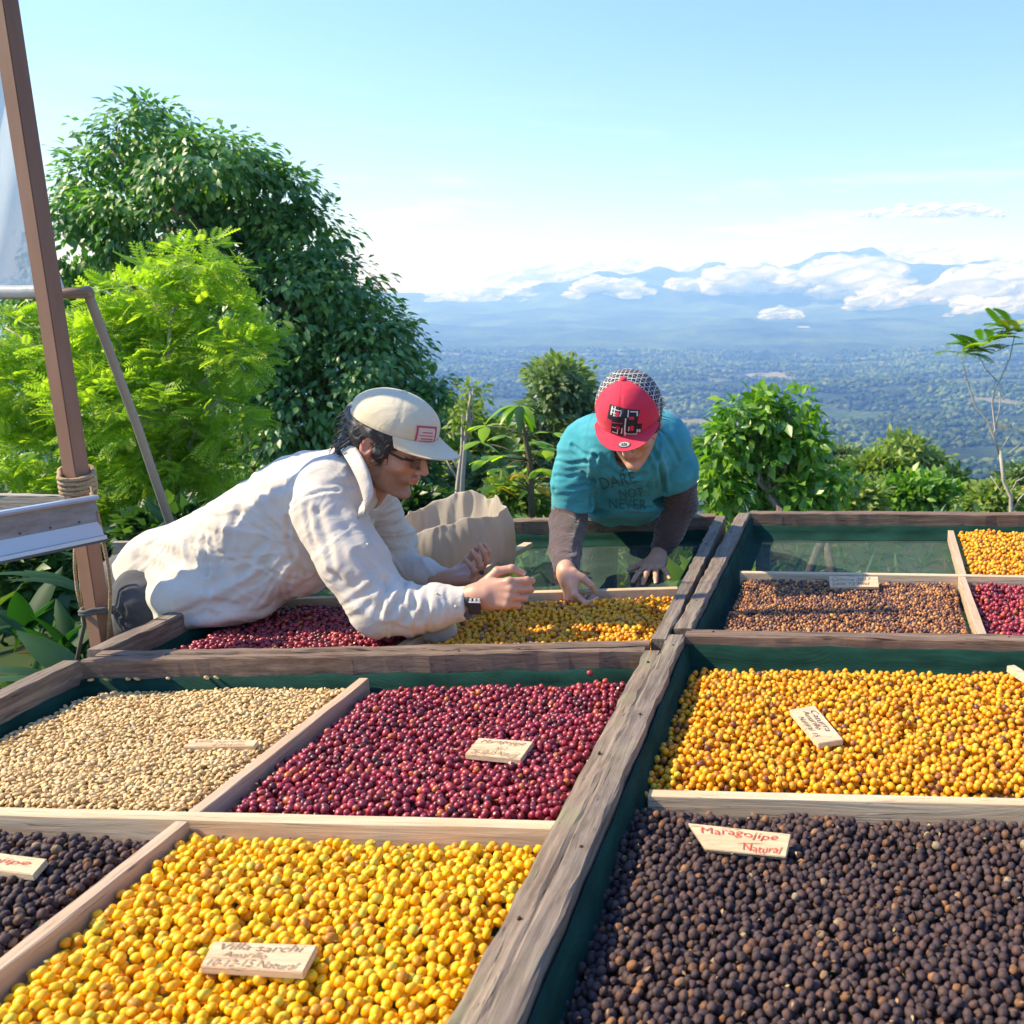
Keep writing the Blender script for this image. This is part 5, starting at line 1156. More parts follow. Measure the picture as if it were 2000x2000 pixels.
cr_ = [(G((660, 958), (610, 965), (575, 985), (562, 1010), (562, 1050)), .0050, .010), (G((562, 1050), (575, 1090), (600, 1120)), .006, .010), (G((500, 910), (560, 945), (640, 950), (700, 945)), .008, .005),
       (G((395, 1000), (408, 1050), (420, 1110), (420, 1160)), .007, -.008), (G((385, 995), (398, 1060), (408, 1120)), .008, .009), (G((440, 970), (435, 1030), (430, 1080)), .010, .007), (G((470, 1000), (445, 1060), (430, 1110)), .010, .008), (G((520, 1060), (490, 1090), (470, 1120)), .010, .009),
       (G((540, 1075), (500, 1140), (430, 1180)), .010, .008), (G((560, 1110), (520, 1170), (440, 1205)), .012, -.006), (G((300, 1065), (350, 1090), (400, 1120)), .012, .005), (G((270, 1090), (340, 1130), (410, 1150)), .012, .005), (G((340, 1200), (400, 1175), (460, 1180)), .008, .006),
       (G((320, 1030), (330, 1080), (350, 1100)), .012, .005), (G((620, 1000), (640, 1060), (650, 1100)), .008, .006), (G((600, 990), (612, 1060), (640, 1120)), .007, .006), (G((660, 990), (690, 1050), (720, 1110)), .012, .005), (G((650, 1120), (700, 1170), (740, 1190)), .010, .008), (G((700, 1080), (740, 1130), (770, 1150)), .009, .007),
       (G((760, 1130), (755, 1160), (740, 1200)), .008, .009), (G((790, 1140), (785, 1165), (760, 1200)), .007, .009), (G((815, 1150), (810, 1180), (790, 1210)), .007, .008), (G((840, 1150), (838, 1180), (820, 1210)), .006, .006), (G((720, 1160), (760, 1215), (800, 1232)), .010, .006), (G((690, 1130), (720, 1190), (760, 1230)), .010, .005),
       (G((860, 1148), (862, 1180), (858, 1212)), .0035, .005), (G((870, 1146), (872, 1180), (868, 1213)), .003, -.002), (G((560, 880), (600, 910), (660, 920)), .010, .004), (G((480, 940), (520, 960), (545, 1000)), .010, .006), (G((600, 1130), (570, 1160), (520, 1190)), .012, .005), (G((470, 1120), (500, 1100), (560, 1090)), .008, .006), (G((510, 980), (520, 1030), (500, 1070)), .010, .005)]
V = creases(V, N, [(a_, b_ * 1.15, c_ * .62) for a_, b_, c_ in cr_])
q = V * 1.0; sp = (at(685, 940, 2.6) - at(300, 1120, 2.6)); sp /= np.linalg.norm(sp); al_ = q @ sp
wn1 = fbm(np.stack([al_ * 16, (q @ np.cross(sp, [0, 1, 0])) * 6, q[:, 1] * 6], -1), 3); wn2 = 1 - np.abs(fbm(q * [11, 9, 14] + 3, 3)) * 2
A0 = at(585, 1075, 2.44); A1 = at(400, 1000, 2.6)
def radial(A, kt, kr, s):
    th_ = np.arctan2(q[:, 2] - A[2], q[:, 0] - A[0]); r_ = np.hypot(q[:, 2] - A[2], q[:, 0] - A[0]); n_ = vnoise(np.stack([th_ * kt + 20, r_ * kr, q[:, 1] * 5 + s], -1)) + .45 * vnoise(np.stack([th_ * kt * 2.3 + 20, r_ * kr * 2, q[:, 1] * 9 + s], -1)); return np.clip(1 - np.abs(n_) * 2.6, 0, 1) ** 1.5, r_
arm_ = [at(638, 1000, 2.44), at(690, 1095, 2.39), at(748, 1185, 2.37), at(800, 1192, 2.38), at(906, 1179, 2.40)]
ds_ = np.full(len(q), 9.); ss_ = np.zeros(len(q)); acc_ = 0
for a, b in zip(arm_[:-1], arm_[1:]):
    ab = b - a; l_ = np.linalg.norm(ab); t_ = np.clip(((q - a) @ ab) / l_ ** 2, 0, 1); d_ = np.linalg.norm(q - a - t_[:, None] * ab, axis=1); k_ = d_ < ds_; ds_[k_] = d_[k_]; ss_[k_] = acc_ + t_[k_] * l_; acc_ += l_
slv = np.clip((.135 - ds_) / .03, 0, 1)
f1, r1 = radial(A0, 4.5, 2.6, 0); f2, r2 = radial(A1, 5, 2.8, 7)
rng_ = vnoise(np.stack([ss_ * 26 + q[:, 1] * 10, q[:, 2] * 5, q[:, 1] * 5 + 2], -1)) + .4 * vnoise(np.stack([ss_ * 60 + q[:, 1] * 20, q[:, 2] * 12, q[:, 1] * 9], -1)); rng_ = np.clip(1 - np.abs(rng_) * 2.4, 0, 1) ** 1.4
elb = np.exp(-((ss_ - .36) / .13) ** 2) * .8 + .35
V = V + N * ((1 - slv) * (f1 * .0075 * np.clip(r1 / .06, 0, 1) * np.exp(-(r1 / .45) ** 2) + f2 * .0045 * np.clip(r2 / .08, 0, 1)) + slv * rng_ * .0070 * elb + wn1 * .003)[:, None]
V = relax(V, F, 1, .4)
CLO = cloth('cream_cotton', (0.56, 0.50, 0.43), (0.66, 0.60, 0.52), fold=(9, 0.35, 0.004), sheen=.15)
shirt = obj('shirt', V, F, CLO, p1)
# collar: folded strip round the neck
cpts = [at(700, 990, 2.42), at(722, 975, 2.40), at(716, 935, 2.41), at(700, 900, 2.44), at(682, 872, 2.50), at(676, 862, 2.60), at(688, 866, 2.70), at(722, 905, 2.72)]
cv = []; cf = []
sp_ = []
for i in range(len(cpts) - 1):
    for j in range(6): t = j / 6; p0_ = cpts[max(i - 1, 0)]; p1_ = cpts[i]; p2_ = cpts[i + 1]; p3_ = cpts[min(i + 2, len(cpts) - 1)]; sp_.append(0.5 * ((2 * p1_) + (-p0_ + p2_) * t + (2 * p0_ - 5 * p1_ + 4 * p2_ - p3_) * t * t + (-p0_ + 3 * p1_ - 3 * p2_ + p3_) * t ** 3))
ctr = at(700, 935, 2.58)
for i, p in enumerate(sp_):
    o_ = p - ctr; o_ /= np.linalg.norm(o_); ax = np.array([.35, 0, .45]); ax /= np.linalg.norm(ax)
    for (a, b) in ((-.002, .012), (.006, .014), (.016, .000), (.026, -.030), (.022, -.032), (.010, -.004), (-.004, .002)): cv.append(p + o_ * a + ax * b * (1.15 if i > 3 else 1.4))
for i in range(len(sp_) - 1):
    for k in range(6): a = i * 7 + k; cf.append((a, a + 1, a + 8, a + 7))
col = obj('collar', cv, cf, CLO, shirt)
# cuff band, buttons
V, F = tube([at(868, 1181, 2.40), at(880, 1180, 2.40), at(916, 1178, 2.40)], [.0525, .0535, .0515], 28, False); 
btn = simple('shirt_button', (0.60, 0.50, 0.36), 0.3)
for (u, v) in ((718, 1064), (853, 1160), (890, 1185)):
    q_ = surf((u, v), t=bvh([shirt]))[0]; Vb, Fb = ICO[0] * [.005, .0025, .005] + q_, ICO[1]; obj('button', Vb, Fb, btn, shirt)
# jeans
jn = Sdf().u(rc(hipn, hipf, .098, .098), .02)
jn.u(rc(at(262, 1140, 2.62), at(330, 1150, 2.62), .10, .10), .03)
for hp, ft, kn_ in ((hipn, (-2.20, 2.46, .08), (-2.16, 2.48, .46)), (hipf, (-2.42, 2.80, .08), (-2.26, 2.76, .46))): jn.u(rc(hp, kn_, .098, .075), .02).u(rc(kn_, ft, .075, .062), .02)
V, F, N = nets(jn, (-2.6, 2.28, .04), (-1.75, 3.0, 1.12), 0.0075)
tmpj = BVHTree.FromPolygons([Vector(x) for x in V.tolist()], [tuple(f) for f in F.tolist()])
G = lambda *uv: surf(*uv, t=tmpj)
V = creases(V, N, [(G((222, 1158), (222, 1250)), .003, .003), (G((250, 1185), (272, 1205), (322, 1200)), .003, .003), (G((240, 1160), (245, 1200), (235, 1240)), .003, .0025), (G((230, 1200), (290, 1230)), .008, .005)]); V = V + N * ((1 - np.abs(fbm(V * [9, 9, 16], 2)) * 2) * .0035)[:, None]
DEN = cloth('grey_denim', (0.055, 0.060, 0.070), (0.12, 0.125, 0.135), fold=(5, 0.12, 0.003), sheen=0.1); jeans = obj('jeans', V, F, DEN, p1)
shoe = simple('brown_shoe', (0.08, 0.05, 0.03), 0.6)
for ft in ((-2.20, 2.46, .045), (-2.42, 2.80, .045)):
    V, F, N = nets(Sdf().u(ell(np.array(ft) + [.05, 0, -.005], (.14, .05, .045)), 0).u(ell(np.array(ft) - [.02, 0, -.03], (.06, .045, .06)), .02), np.array(ft) - [.12, .08, .06], np.array(ft) + [.22, .08, .12], .008); obj('shoe', V, F, shoe, p1)
V, F, N = nets(Sdf().u(rc(at(222, 1158, 2.50), at(245, 1166, 2.44), .012, .012), 0), at(222, 1158, 2.5) - .05, at(245, 1166, 2.44) + .05, .005)
# hair
HRM = M('dark_hair'); hn_ = HRM.noise(HRM.coord((60, 60, 60)), 3, 4, .6, 1); HRM.color(HRM.ramp(hn_, [(.3, (.012, .011, .012)), (.7, (.05, .046, .048))])).rough(.42); HRM.bump(hn_, .6, .003); HRM = HRM.m
def hair(org, R, sc, par, back=.0, grey=False):
    f = Sdf().u(ell((-.020, 0, .030), (.112, .0885, .092)), 0).u(ell((-.075, 0, -.030), (.048, .066, .058)), .02).u(ell((-.090, 0, -.062), (.030, .056, .030)), .02)
    for y in (-1, 1): f.u(ell((.016, y * .066, .006), (.022, .016, .034)), .01)
    f.cut(ell((-.010, -.086, -.010), (.024, .030, .036)), .006).cut(ell((-.010, .086, -.010), (.024, .030, .036)), .006)
    f.cut(ell((.085, 0, -.02), (.060, .10, .075)), .008).cut(ell((.02, 0, -.085), (.065, .07, .055)), .01)
    V, F, N = nets(f, (-.18, -.12, -.14), (.14, .12, .14), .004)
    st = np.stack([V[:, 0] * 30 + V[:, 2] * 45, V[:, 1] * 60, V[:, 2] * 18 - V[:, 0] * 14], -1); w = 1 - np.abs(fbm(st, 3)) * 2
    V = V + N * (w * .006 + fbm(V * 40, 2) * .004)[:, None]
    o = obj('hair', np.asarray(org) + (V * sc) @ R.T, F, HRM, par)
    rs = np.random.RandomState(4); parts = []
    for k in range(420):
        j = rs.randint(len(V)); p = V[j]
        if p[2] > .045 or p[0] > .03 and p[2] < -.02: continue
        tip = p + np.array([-.35 - .2 * rs.rand(), rs.randn() * .25, -.9]) * rs.uniform(.018, .045) + N[j] * .006 * rs.rand()
        md_ = (p + tip) / 2 + N[j] * .008 * rs.rand() + rs.randn(3) * .003
        Vt, Ft = tube([p, md_, tip], [.0013, .0011, .0004], 4, False); parts.append((np.asarray(org) + (Vt * sc) @ R.T, Ft))
    Vt, Ft = join(parts); s_ = obj('hair_strands', Vt, Ft, HRM, o); return o
hr1 = hair(h_or, HR1, HS1, p1)
CAPM = cloth('beige_cap_cotton', (0.62, 0.53, 0.36), (0.68, 0.60, 0.44), fold=(10, .25, .004), sheen=.1)
cap1, brim1 = cap_mesh(h_or, HR1, HS1, CAPM, CAPM, rad=(.118, .094, .080), cz=.067, tilt=.05, bl=.080, arch=.026, bdrop=.10, parent=p1)
bt = bvh([cap1]); w1 = lambda q_: h_or + (np.asarray(q_, float) * HS1) @ HR1.T
redp = simple('red_print', (0.45, 0.06, 0.10), .7); pnk = simple('pink_patch', (0.62, 0.50, 0.44), .7)
pc, pex, pey = w1((.112, -.030, .082)), HR1 @ np.array([0.36, .93, 0]) * HS1, HR1 @ np.array([-.30, 0.1, .95]) * HS1
def rect_grid(w, h, nx=10, ny=8):
    V = np.array([[w * (i / nx - .5), h * (j / ny - .5), 0] for j in range(ny + 1) for i in range(nx + 1)]); F = [(j * (nx + 1) + i, j * (nx + 1) + i + 1, (j + 1) * (nx + 1) + i + 1, (j + 1) * (nx + 1) + i) for j in range(ny) for i in range(nx)]; return V, F
Vr, Fr = rect_grid(.058, .050); print_on('patch', Vr, Fr, pnk, cap1, bt, pc, pex, pey, .0010)
fr_ = []
for (cx, cy, w_, h_) in ((0, .024, .060, .005), (0, -.021, .060, .009), (-.028, 0, .005, .050), (.028, 0, .005, .050), (0, .010, .030, .0025), (-.002, .002, .038, .0022), (0, -.006, .034, .0022), (0, -.012, .040, .002)):
    a, b = rect_grid(w_, h_, 6, 2); fr_.append((a + [cx, cy, 0], b))
Vr, Fr = join(fr_); print_on('patch_print', Vr, Fr, redp, cap1, bt, pc, pex, pey, .0022)
# adjusting strap bump at the back of the cap
V, F = tube([w1((-.118, -.030, .040)), w1((-.130, 0, .040)), w1((-.118, .030, .040))], .011, 8); obj('back_strap', V, F, CAPM, cap1)
# glasses
GLS = thing  # keeps names short
blk = simple('black_frame', (.015, .015, .018), .3); gm = M('spectacle_lens'); gm.color((.05, .055, .06)).rough(.03); gm.b.inputs['Transmission Weight'].default_value = .0; gm.b.inputs['Alpha'].default_value = .62; gm.b.inputs['Specular IOR Level'].default_value = .9; gm = gm.m
parts = []
for y in (-1, 1):
    parts.append(tube([w1((-.004, y * .082, .014)), w1((.04, y * .080, .014)), w1((.088, y * .070, .011))], .0034, 6))
    parts.append(tube([w1((.088, y * .070, .014)), w1((.096, y * .060, .012)), w1((.104, y * .050, .012))], .0046, 6))
    parts.append(tube([w1((.104, y * .052, .014)), w1((.113, y * .032, .017)), w1((.114, y * .010, .013))], .0014, 6))
parts.append(tube([w1((.113, -.010, .010)), w1((.116, 0, .013)), w1((.113, .010, .010))], .0014, 6))
V, F = join(parts); gl = obj('glasses', V, F, blk, p1)
for y in (-1, 1):
    Vl = []; Fl = []
    for k in range(20): a = 2 * pi * k / 20; cx_, cz_ = abs(cos(a)) ** .55 * np.sign(cos(a)), abs(sin(a)) ** .6 * np.sign(sin(a)); Vl.append(w1((.112 - .008 * abs(cx_) - (.004 if y * cx_ > 0 else 0), y * .032 + cx_ * .021 , .001 + cz_ * .014)))
    obj('lens', Vl, [tuple(range(20))], gm, gl, smooth=False)
# wrist band of the near hand
V, F = tube([at(918, 1174, 2.395), at(925, 1171, 2.395), at(937, 1168, 2.395)], [.0325, .0330, .0320], 24, False)
V2, F2 = tube([at(937, 1168, 2.395), at(918, 1174, 2.395)], [.0300, .0305], 24, False); Vw, Fw = join([(V, F), (V2, F2)])
wt = obj('wrist_band', Vw, Fw, simple('black_strap', (.012, .012, .016), .5), p1); wt['label'] = 'wide black wrist band with a row of white teeth'
V, F = box(at(927, 1188, 2.362), (.031, .006, .034)); obj('band_plate', V, F, simple('dark_plate', (.02, .012, .014), .35), wt, smooth=False)
tt = [box(at(927, 1176, 2.360), (.032, .004, .0035))] + [box(at(919 + 8 * k, 1172, 2.360), (.005, .004, .007)) for k in range(3)]
V, F = join(tt); obj('white_teeth', V, F, simple('white_paint', (.8, .8, .8), .5), wt, smooth=False)

# ================================================================== the man in the teal t-shirt
p2 = thing('person', 'man in teal t-shirt and red cap bending over the far side of the bed', 'person', (-1.0, 4.1, 0))
g_or = at(1233, 822, 2.95); pit = radians(38); yw = radians(2)
HR2 = frame((sin(yw) * cos(pit), -cos(yw) * cos(pit), -sin(pit)), (-.02, 0, 1)); HS2 = 1.10
hd = Sdf().u(local(HEAD(), g_or, HR2, HS2 * np.array(1.0)), 0); nb = at(1222, 880, 3.20)
hd.u(rc(g_or + HR2 @ np.array([-.03, 0, -.06]) * HS2, nb, .060, .07), .03)
V, F, N = nets(hd, g_or - [.17, .22, .22], g_or + [.17, .30, .20], 0.0028); lp, dk = head_attrs(V, g_or, HR2, HS2, False); bp = [(V, F, lp, dk)]
bd = Sdf(); TS = [(1215, 900, 3.22, 66), (1212, 935, 3.45, 58), (1212, 955, 3.74, 44)]
for a, b in zip(TS[:-1], TS[1:]): bd.u(rc(at(*a[:3]), at(*b[:3]), kk(a) * .85, kk(b) * .85), .03)
aL = [(1125, 885, 3.22, 26), (1110, 1015, 3.19, 20), (1107, 1116, 2.88, 14)]; aR = [(1310, 872, 3.22, 26), (1330, 985, 3.38, 18), (1288, 1080, 3.36, 12)]
for ch in (aL, aR):
    for a, b in zip(ch[:-1], ch[1:]): bd.u(rc(at(*a[:3]), at(*b[:3]), kk(a), kk(b)), .02)
hx = at(1212, 1000, 3.98)
gz2 = float(hill(hx[0], 4.1))
for sg in (-1, 1): bd.u(rc(at(1212, 962, 3.8), [hx[0] + sg * .09, 3.98, .86], .085, .08), .04).u(rc([hx[0] + sg * .09, 3.98, .86], [hx[0] + sg * .11, 4.0, .46], .08, .052), .03).u(rc([hx[0] + sg * .11, 4.0, .46], [hx[0] + sg * .12, 4.10, gz2 + .07], .052, .036), .02)
V, F, N = nets(bd, (-1.5, 2.9, gz2), (-.3, 4.35, 1.4), 0.013); bp.append((V, F, np.zeros(len(V)), np.zeros(len(V))))
# picking hand
w2 = at(1106, 1118, 2.82); Rp = frame((.30, -.50, -.80), (-.75, -.62, .1)); Rp = np.stack([Rp[:, 0], np.cross(Rp[:, 2], Rp[:, 0]), Rp[:, 2]], 1)
fh, n3_ = place_hand(w2, Rp, 1.0, False, [(38, 58, 30), (50, 56, 28), (58, 52, 26), (62, 50, 26)], spread=(6, 1, -3, -8), thumb=[(.014, .026, -.012), (.040, .040, -.034), (.062, .036, -.056), (.076, .024, -.070)])
fa = Sdf().u(fh, 0).u(rc(at(1104, 1092, 2.90), w2, .027, .026), .02); V, F, N = nets(fa, w2 - [.11, .15, .17], w2 + [.15, .13, .10], 0.0024); bp.append((V, F, np.zeros(len(V)), np.zeros(len(V))))
# resting hand
w3 = gp(1286, 1088, FLOOR + .048); Rr = frame((-.05, -1, -.16), (0, -.1, 1)); Rr = np.stack([Rr[:, 0], np.cross(Rr[:, 2], Rr[:, 0]), Rr[:, 2]], 1)
fh, n4_ = place_hand(w3, Rr, 1.06, True, [(4, 10, 8), (2, 12, 8), (2, 12, 8), (4, 10, 8)], spread=(-2, 4, 14, 30)[::-1] if False else (14, 2, -12, -34), thumb=[(.016, .028, -.008), (.040, .056, -.014), (.060, .076, -.018), (.074, .090, -.020)])
fa = Sdf().u(fh, 0).u(rc(at(1288, 1066, 3.37), w3, .027, .025), .02); V, F, N = nets(fa, w3 - [.15, .24, .07], w3 + [.15, .12, .10], 0.0024); bp.append((V, F, np.zeros(len(V)), np.zeros(len(V))))
b2 = skinobj('body', bp, SKIN2, p2); V, F = nails_mesh(n3_ + n4_); obj('fingernails', V, F, nailm, b2)
# undershirt sleeves
BR = cloth('brown_jersey', (0.062, 0.040, 0.038), (0.095, 0.062, 0.058), fold=(14, .4, .006), sheen=.3)
for ch in ([(1118, 960, 3.22, 36), (1110, 1020, 3.18, 35), (1104, 1075, 2.99, 30), (1106, 1118, 2.84, 24)], [(1328, 920, 3.28, 32), (1330, 985, 3.37, 31), (1307, 1040, 3.365, 27), (1289, 1076, 3.36, 19)]):
    s_ = Sdf()
    for a, b in zip(ch[:-1], ch[1:]): s_.u(rc(at(*a[:3]), at(*b[:3]), kk(a), kk(b)), .015)
    e = at(*ch[-1][:3]); d_ = e - at(*ch[-2][:3]); d_ /= np.linalg.norm(d_); s_.cut(lambda p, e=e, d_=d_: -((p - e) @ d_), .003)
    P_ = [at(*a[:3]) for a in ch]; lo_ = np.min(P_, 0) - .1; hi_ = np.max(P_, 0) + .1; V, F, N = nets(s_, lo_, hi_, .0048)
    t_ = V @ np.array([0, -.2, 1.]); V = V + N * (.0034 * (1 - np.abs(fbm(np.stack([V[:, 0] * 7, V[:, 1] * 7, t_ * 42], -1), 3)) * 2) + .0012 * np.sin(t_ * 330 + 5 * fbm(V * 12, 2)))[:, None]
    o = obj('sleeve', V, F, BR, p2)
# t-shirt
ts = Sdf()
TSH = [(1222, 880, 3.18, 70), (1218, 925, 3.38, 84), (1216, 958, 3.56, 64), (1214, 965, 3.78, 52)]
for a, b in zip(TSH[:-1], TSH[1:]):
    A, B = at(*a[:3]), at(*b[:3]); ts.u(rc(A - [.05, 0, 0], B - [.04, 0, 0], kk(a), kk(b)), .03).u(rc(A + [.05, 0, 0], B + [.04, 0, 0], kk(a), kk(b)), .03)
ts.u(rc(at(1158, 870, 3.22), at(1288, 854, 3.22), .098, .096), .045)
ts.u(rc(at(1195, 962, 3.60), at(1240, 962, 3.60), .085, .085), .04)
ts.u(rc([hx[0] - .07, 3.92, .93], [hx[0] + .07, 3.92, .93], .14, .14), .06)
for ch in ([(1140, 885, 3.20, 48), (1124, 940, 3.20, 41), (1118, 992, 3.20, 37)], [(1300, 868, 3.22, 48), (1318, 915, 3.26, 41), (1325, 948, 3.31, 38)]):
    for a, b in zip(ch[:-1], ch[1:]): ts.u(rc(at(*a[:3]), at(*b[:3]), kk(a), kk(b)), .028)
def cutb(c, n, r): ts.cut(lambda p, c=np.asarray(c), n=np.asarray(n) / np.linalg.norm(n): np.maximum(-((p - c) @ n), np.linalg.norm(p - c, axis=1) - r), .003)
cutb(at(1114, 994, 3.20), (-.05, 0, -1), .14); cutb(at(1337, 944, 3.31), (.28, .2, -1), .14)
ts.cut(rc(g_or + HR2 @ np.array([-.02, 0, -.07]), at(1226, 895, 3.12), .068, .055), .008)
V, F, N = nets(ts, (-1.45, 2.85, .72), (-.35, 4.15, 1.5), 0.0062)
tmp2 = BVHTree.FromPolygons([Vector(x) for x in V.tolist()], [tuple(f) for f in F.tolist()])
G = lambda *uv: surf(*uv, t=tmp2)
V = creases(V, N, [(G((1165, 890), (1160, 940), (1150, 990)), .007, .012), (G((1275, 880), (1290, 920), (1298, 960)), .008, .012), (G((1175, 900), (1172, 950), (1160, 1000)), .008, -.006), (G((1120, 870), (1140, 885), (1165, 890)), .006, .007), (G((1090, 900), (1115, 905), (1150, 900)), .006, .006), (G((1085, 930), (1115, 932), (1145, 922)), .006, .005), (G((1085, 955), (1120, 952), (1148, 945)), .006, .005),
                   (G((1270, 860), (1255, 900), (1245, 940)), .008, .006), (G((1285, 870), (1272, 910), (1262, 950)), .008, .007), (G((1190, 915), (1215, 930), (1260, 925)), .010, .005), (G((1290, 840), (1310, 870), (1325, 900)), .008, .005), (G((1175, 1000), (1215, 985), (1270, 990)), .012, .005), (G((1083, 983), (1114, 986), (1146, 983)), .0025, .003), (G((1300, 937), (1337, 938), (1366, 928)), .0025, .003)])
V = V + N * ((1 - np.abs(fbm(V * [9, 7, 16] + 5, 3)) * 2) * .0055 + .003 * (1 - np.abs(fbm(np.stack([V[:, 0] * 6, V[:, 1] * 8, V[:, 2] * 34], -1), 2)) * 2) * (V[:, 0] < at(1165, 900, 3.2)[0]))[:, None]
TEAL = cloth('teal_cotton', (0.030, 0.25, 0.31), (0.070, 0.35, 0.41), fold=(7, .25, .005), sheen=.1, dirt=(0.16, 0.33, 0.36)); tshirt = obj('t_shirt', V, F, TEAL, p2)
tb = bvh([tshirt]); ink = simple('faded_ink', (0.018, 0.13, 0.16), .85)
for txt, u, v, w_, rot_ in (('DARE', 1210, 938, .125, .20), ('NOT', 1233, 962, .085, .10), ('NEVER', 1236, 984, .135, -.02)):
    Vt, Ft = text_mesh(txt, 1.0, 0, .0, spacing=1.05); sc_ = w_ / np.ptp(Vt[:, 0]); Vt = (Vt - Vt.mean(0)) * sc_; Vt[:, 1] *= 1.25
    ex = np.array([cos(rot_), 0, sin(rot_)]); ey = np.array([-sin(rot_), -.2, cos(rot_)]); print_on('lettering', Vt, Ft, ink, tshirt, tb, surf((u, v), t=tb)[0], ex, ey, .0012, dirn=ray(u, v))
TRS = cloth('dark_trousers', (.03, .03, .035), (.05, .05, .055))
jn = Sdf().u(rc([hx[0] - .06, 3.98, .86], [hx[0] + .06, 3.98, .86], .11, .11), 0)
for sg in (-1, 1): jn.u(rc([hx[0] + sg * .09, 3.98, .86], [hx[0] + sg * .11, 4.0, .46], .095, .072), .03).u(rc([hx[0] + sg * .11, 4.0, .46], [hx[0] + sg * .12, 4.10, gz2 + .09], .072, .06), .02)
V, F, N = nets(jn, (-1.5, 3.8, gz2), (-.5, 4.3, 1.05), .012); obj('trousers', V, F, TRS, p2)
for sg in (-1, 1):
    ft = np.array([hx[0] + sg * .12, 4.07, gz2 + .045]); V, F, N = nets(Sdf().u(ell(ft, (.05, .14, .05)), 0), ft - [.08, .18, .06], ft + [.08, .18, .08], .01); obj('shoe', V, F, shoe, p2)
f_ = hair(g_or, HR2, HS2, p2)
REDC = cloth('red_cap_cotton', (0.62, 0.030, 0.065), (0.68, 0.045, 0.085), fold=(10, .2, .004), sheen=.1)
pm = M('plaid_cap_cloth'); w_a = pm.n('TexWave', wave_type='BANDS', bands_direction='X'); w_a.inputs['Scale'].default_value = 24; w_b = pm.n('TexWave', wave_type='BANDS', bands_direction='Y'); w_b.inputs['Scale'].default_value = 24; w_c = pm.n('TexWave', wave_type='BANDS', bands_direction='Z'); w_c.inputs['Scale'].default_value = 24
pv = pm.coord((1, 1, 1)); [pm.l(pv, w.inputs[0]) for w in (w_a, w_b, w_c)]
pf = pm.math('MAXIMUM', pm.math('MAXIMUM', w_a.outputs['Fac'], w_b.outputs['Fac']), w_c.outputs['Fac'])
pm.color(pm.ramp(pf, [(.955, (.018, .018, .024)), (.985, (.55, .53, .52))])).rough(.85); pm = pm.m
cap2, brim2 = cap_mesh(g_or, HR2, HS2, REDC, pm, rad=(.116, .096, .100), cz=.056, tilt=.03, bl=.060, bw=.10, arch=.010, bdrop=.0, parent=p2, flatb=True)
w2_ = lambda q_: g_or + (np.asarray(q_, float) * HS2) @ HR2.T; bt2 = bvh([cap2])
pblk = simple('black_patch', (.016, .016, .022), .8); wht = simple('white_thread', (.68, .66, .64), .8)
pc = w2_((.10, .004, .090)); ra = radians(-14)
ey0 = HR2 @ np.array([-.45, 0, .9]); ex0 = HR2 @ np.array([0, 1, 0]); ex = (ex0 * cos(ra) + ey0 * sin(ra)) * HS2 * 1.35; ey = (ey0 * cos(ra) - ex0 * sin(ra)) * HS2 * 1.35
Vr, Fr = join([(rect_grid(.062, .030, 12, 6)[0] + [-.004, .016, 0], rect_grid(.062, .030, 12, 6)[1]), (rect_grid(.060, .034, 12, 6)[0] + [.006, -.014, 0], rect_grid(.060, .034, 12, 6)[1])]); print_on('patch', Vr, Fr, pblk, cap2, bt2, pc, ex, ey, .0013)
def bars(L_): return join([(rect_grid(w_, h_, 4, 2)[0] @ rotm('Z', radians(r_)).T + [x_, y_, 0], rect_grid(w_, h_, 4, 2)[1]) for (x_, y_, w_, h_, r_) in L_])
rsb = np.random.RandomState(3)
wl = [(-.028, .020, .003, .018, 0), (-.022, .020, .0025, .020, 0), (-.024, .024, .012, .002, 0), (-.024, .017, .012, .002, 0), (-.013, .024, .010, .002, 8), (-.009, .018, .0025, .010, -8), (.006, .022, .0022, .014, 6), (.016, .027, .014, .002, 4), (.023, .024, .0025, .010, 10),
      (.004, -.006, .0025, .036, 3), (.006, -.024, .0035, .010, 0), (.018, -.022, .020, .0022, 4), (.029, -.016, .003, .013, 6), (.033, -.016, .003, .013, 6), (-.010, -.022, .002, .012, 0), (-.016, -.026, .010, .002, 0), (-.002, -.018, .0022, .014, 0), (-.018, -.014, .008, .002, 0), (.012, -.010, .002, .010, 0), (-.018, .012, .010, .0018, 0)]
Vr, Fr = bars(wl); print_on('patch_threads', Vr, Fr, wht, cap2, bt2, pc, ex, ey, .0026)
Vr, Fr = bars([(-.015, .016, .006, .009, 0), (.014, .014, .010, .006, 5), (.018, -.008, .006, .012, 5), (-.010, -.012, .008, .006, 0), (-.012, -.002, .022, .0022, 8)]); print_on('patch_red', Vr, Fr, REDC, cap2, bt2, pc, ex, ey, .0030)
bb = bvh([brim2]); Vo = []; 
for k in range(28): Vo.append((.019 * cos(2 * pi * k / 28), .0125 * sin(2 * pi * k / 28), 0))
bc = w2_((.145, .004, .045)); ex_, ey_ = HR2 @ np.array([0, 1, 0]), HR2 @ np.array([-1, 0, 0]); dn = -HR2[:, 2]
def oval(rx, ry, n=28): return np.array([[0, 0, 0]] + [[rx * cos(2 * pi * k / n), ry * sin(2 * pi * k / n), 0] for k in range(n)]), [(0, 1 + k, 1 + (k + 1) % n) for k in range(n)]
Vr, Fr = oval(.020, .014); print_on('sticker', Vr, Fr, pblk, cap2, bb, bc, ex_, ey_, .0012, dirn=dn)
Vr, Fr = oval(.017, .011); print_on('sticker_face', Vr, Fr, simple('silver_print', (.42, .40, .40), .4), cap2, bb, bc, ex_, ey_, .0020, dirn=dn)
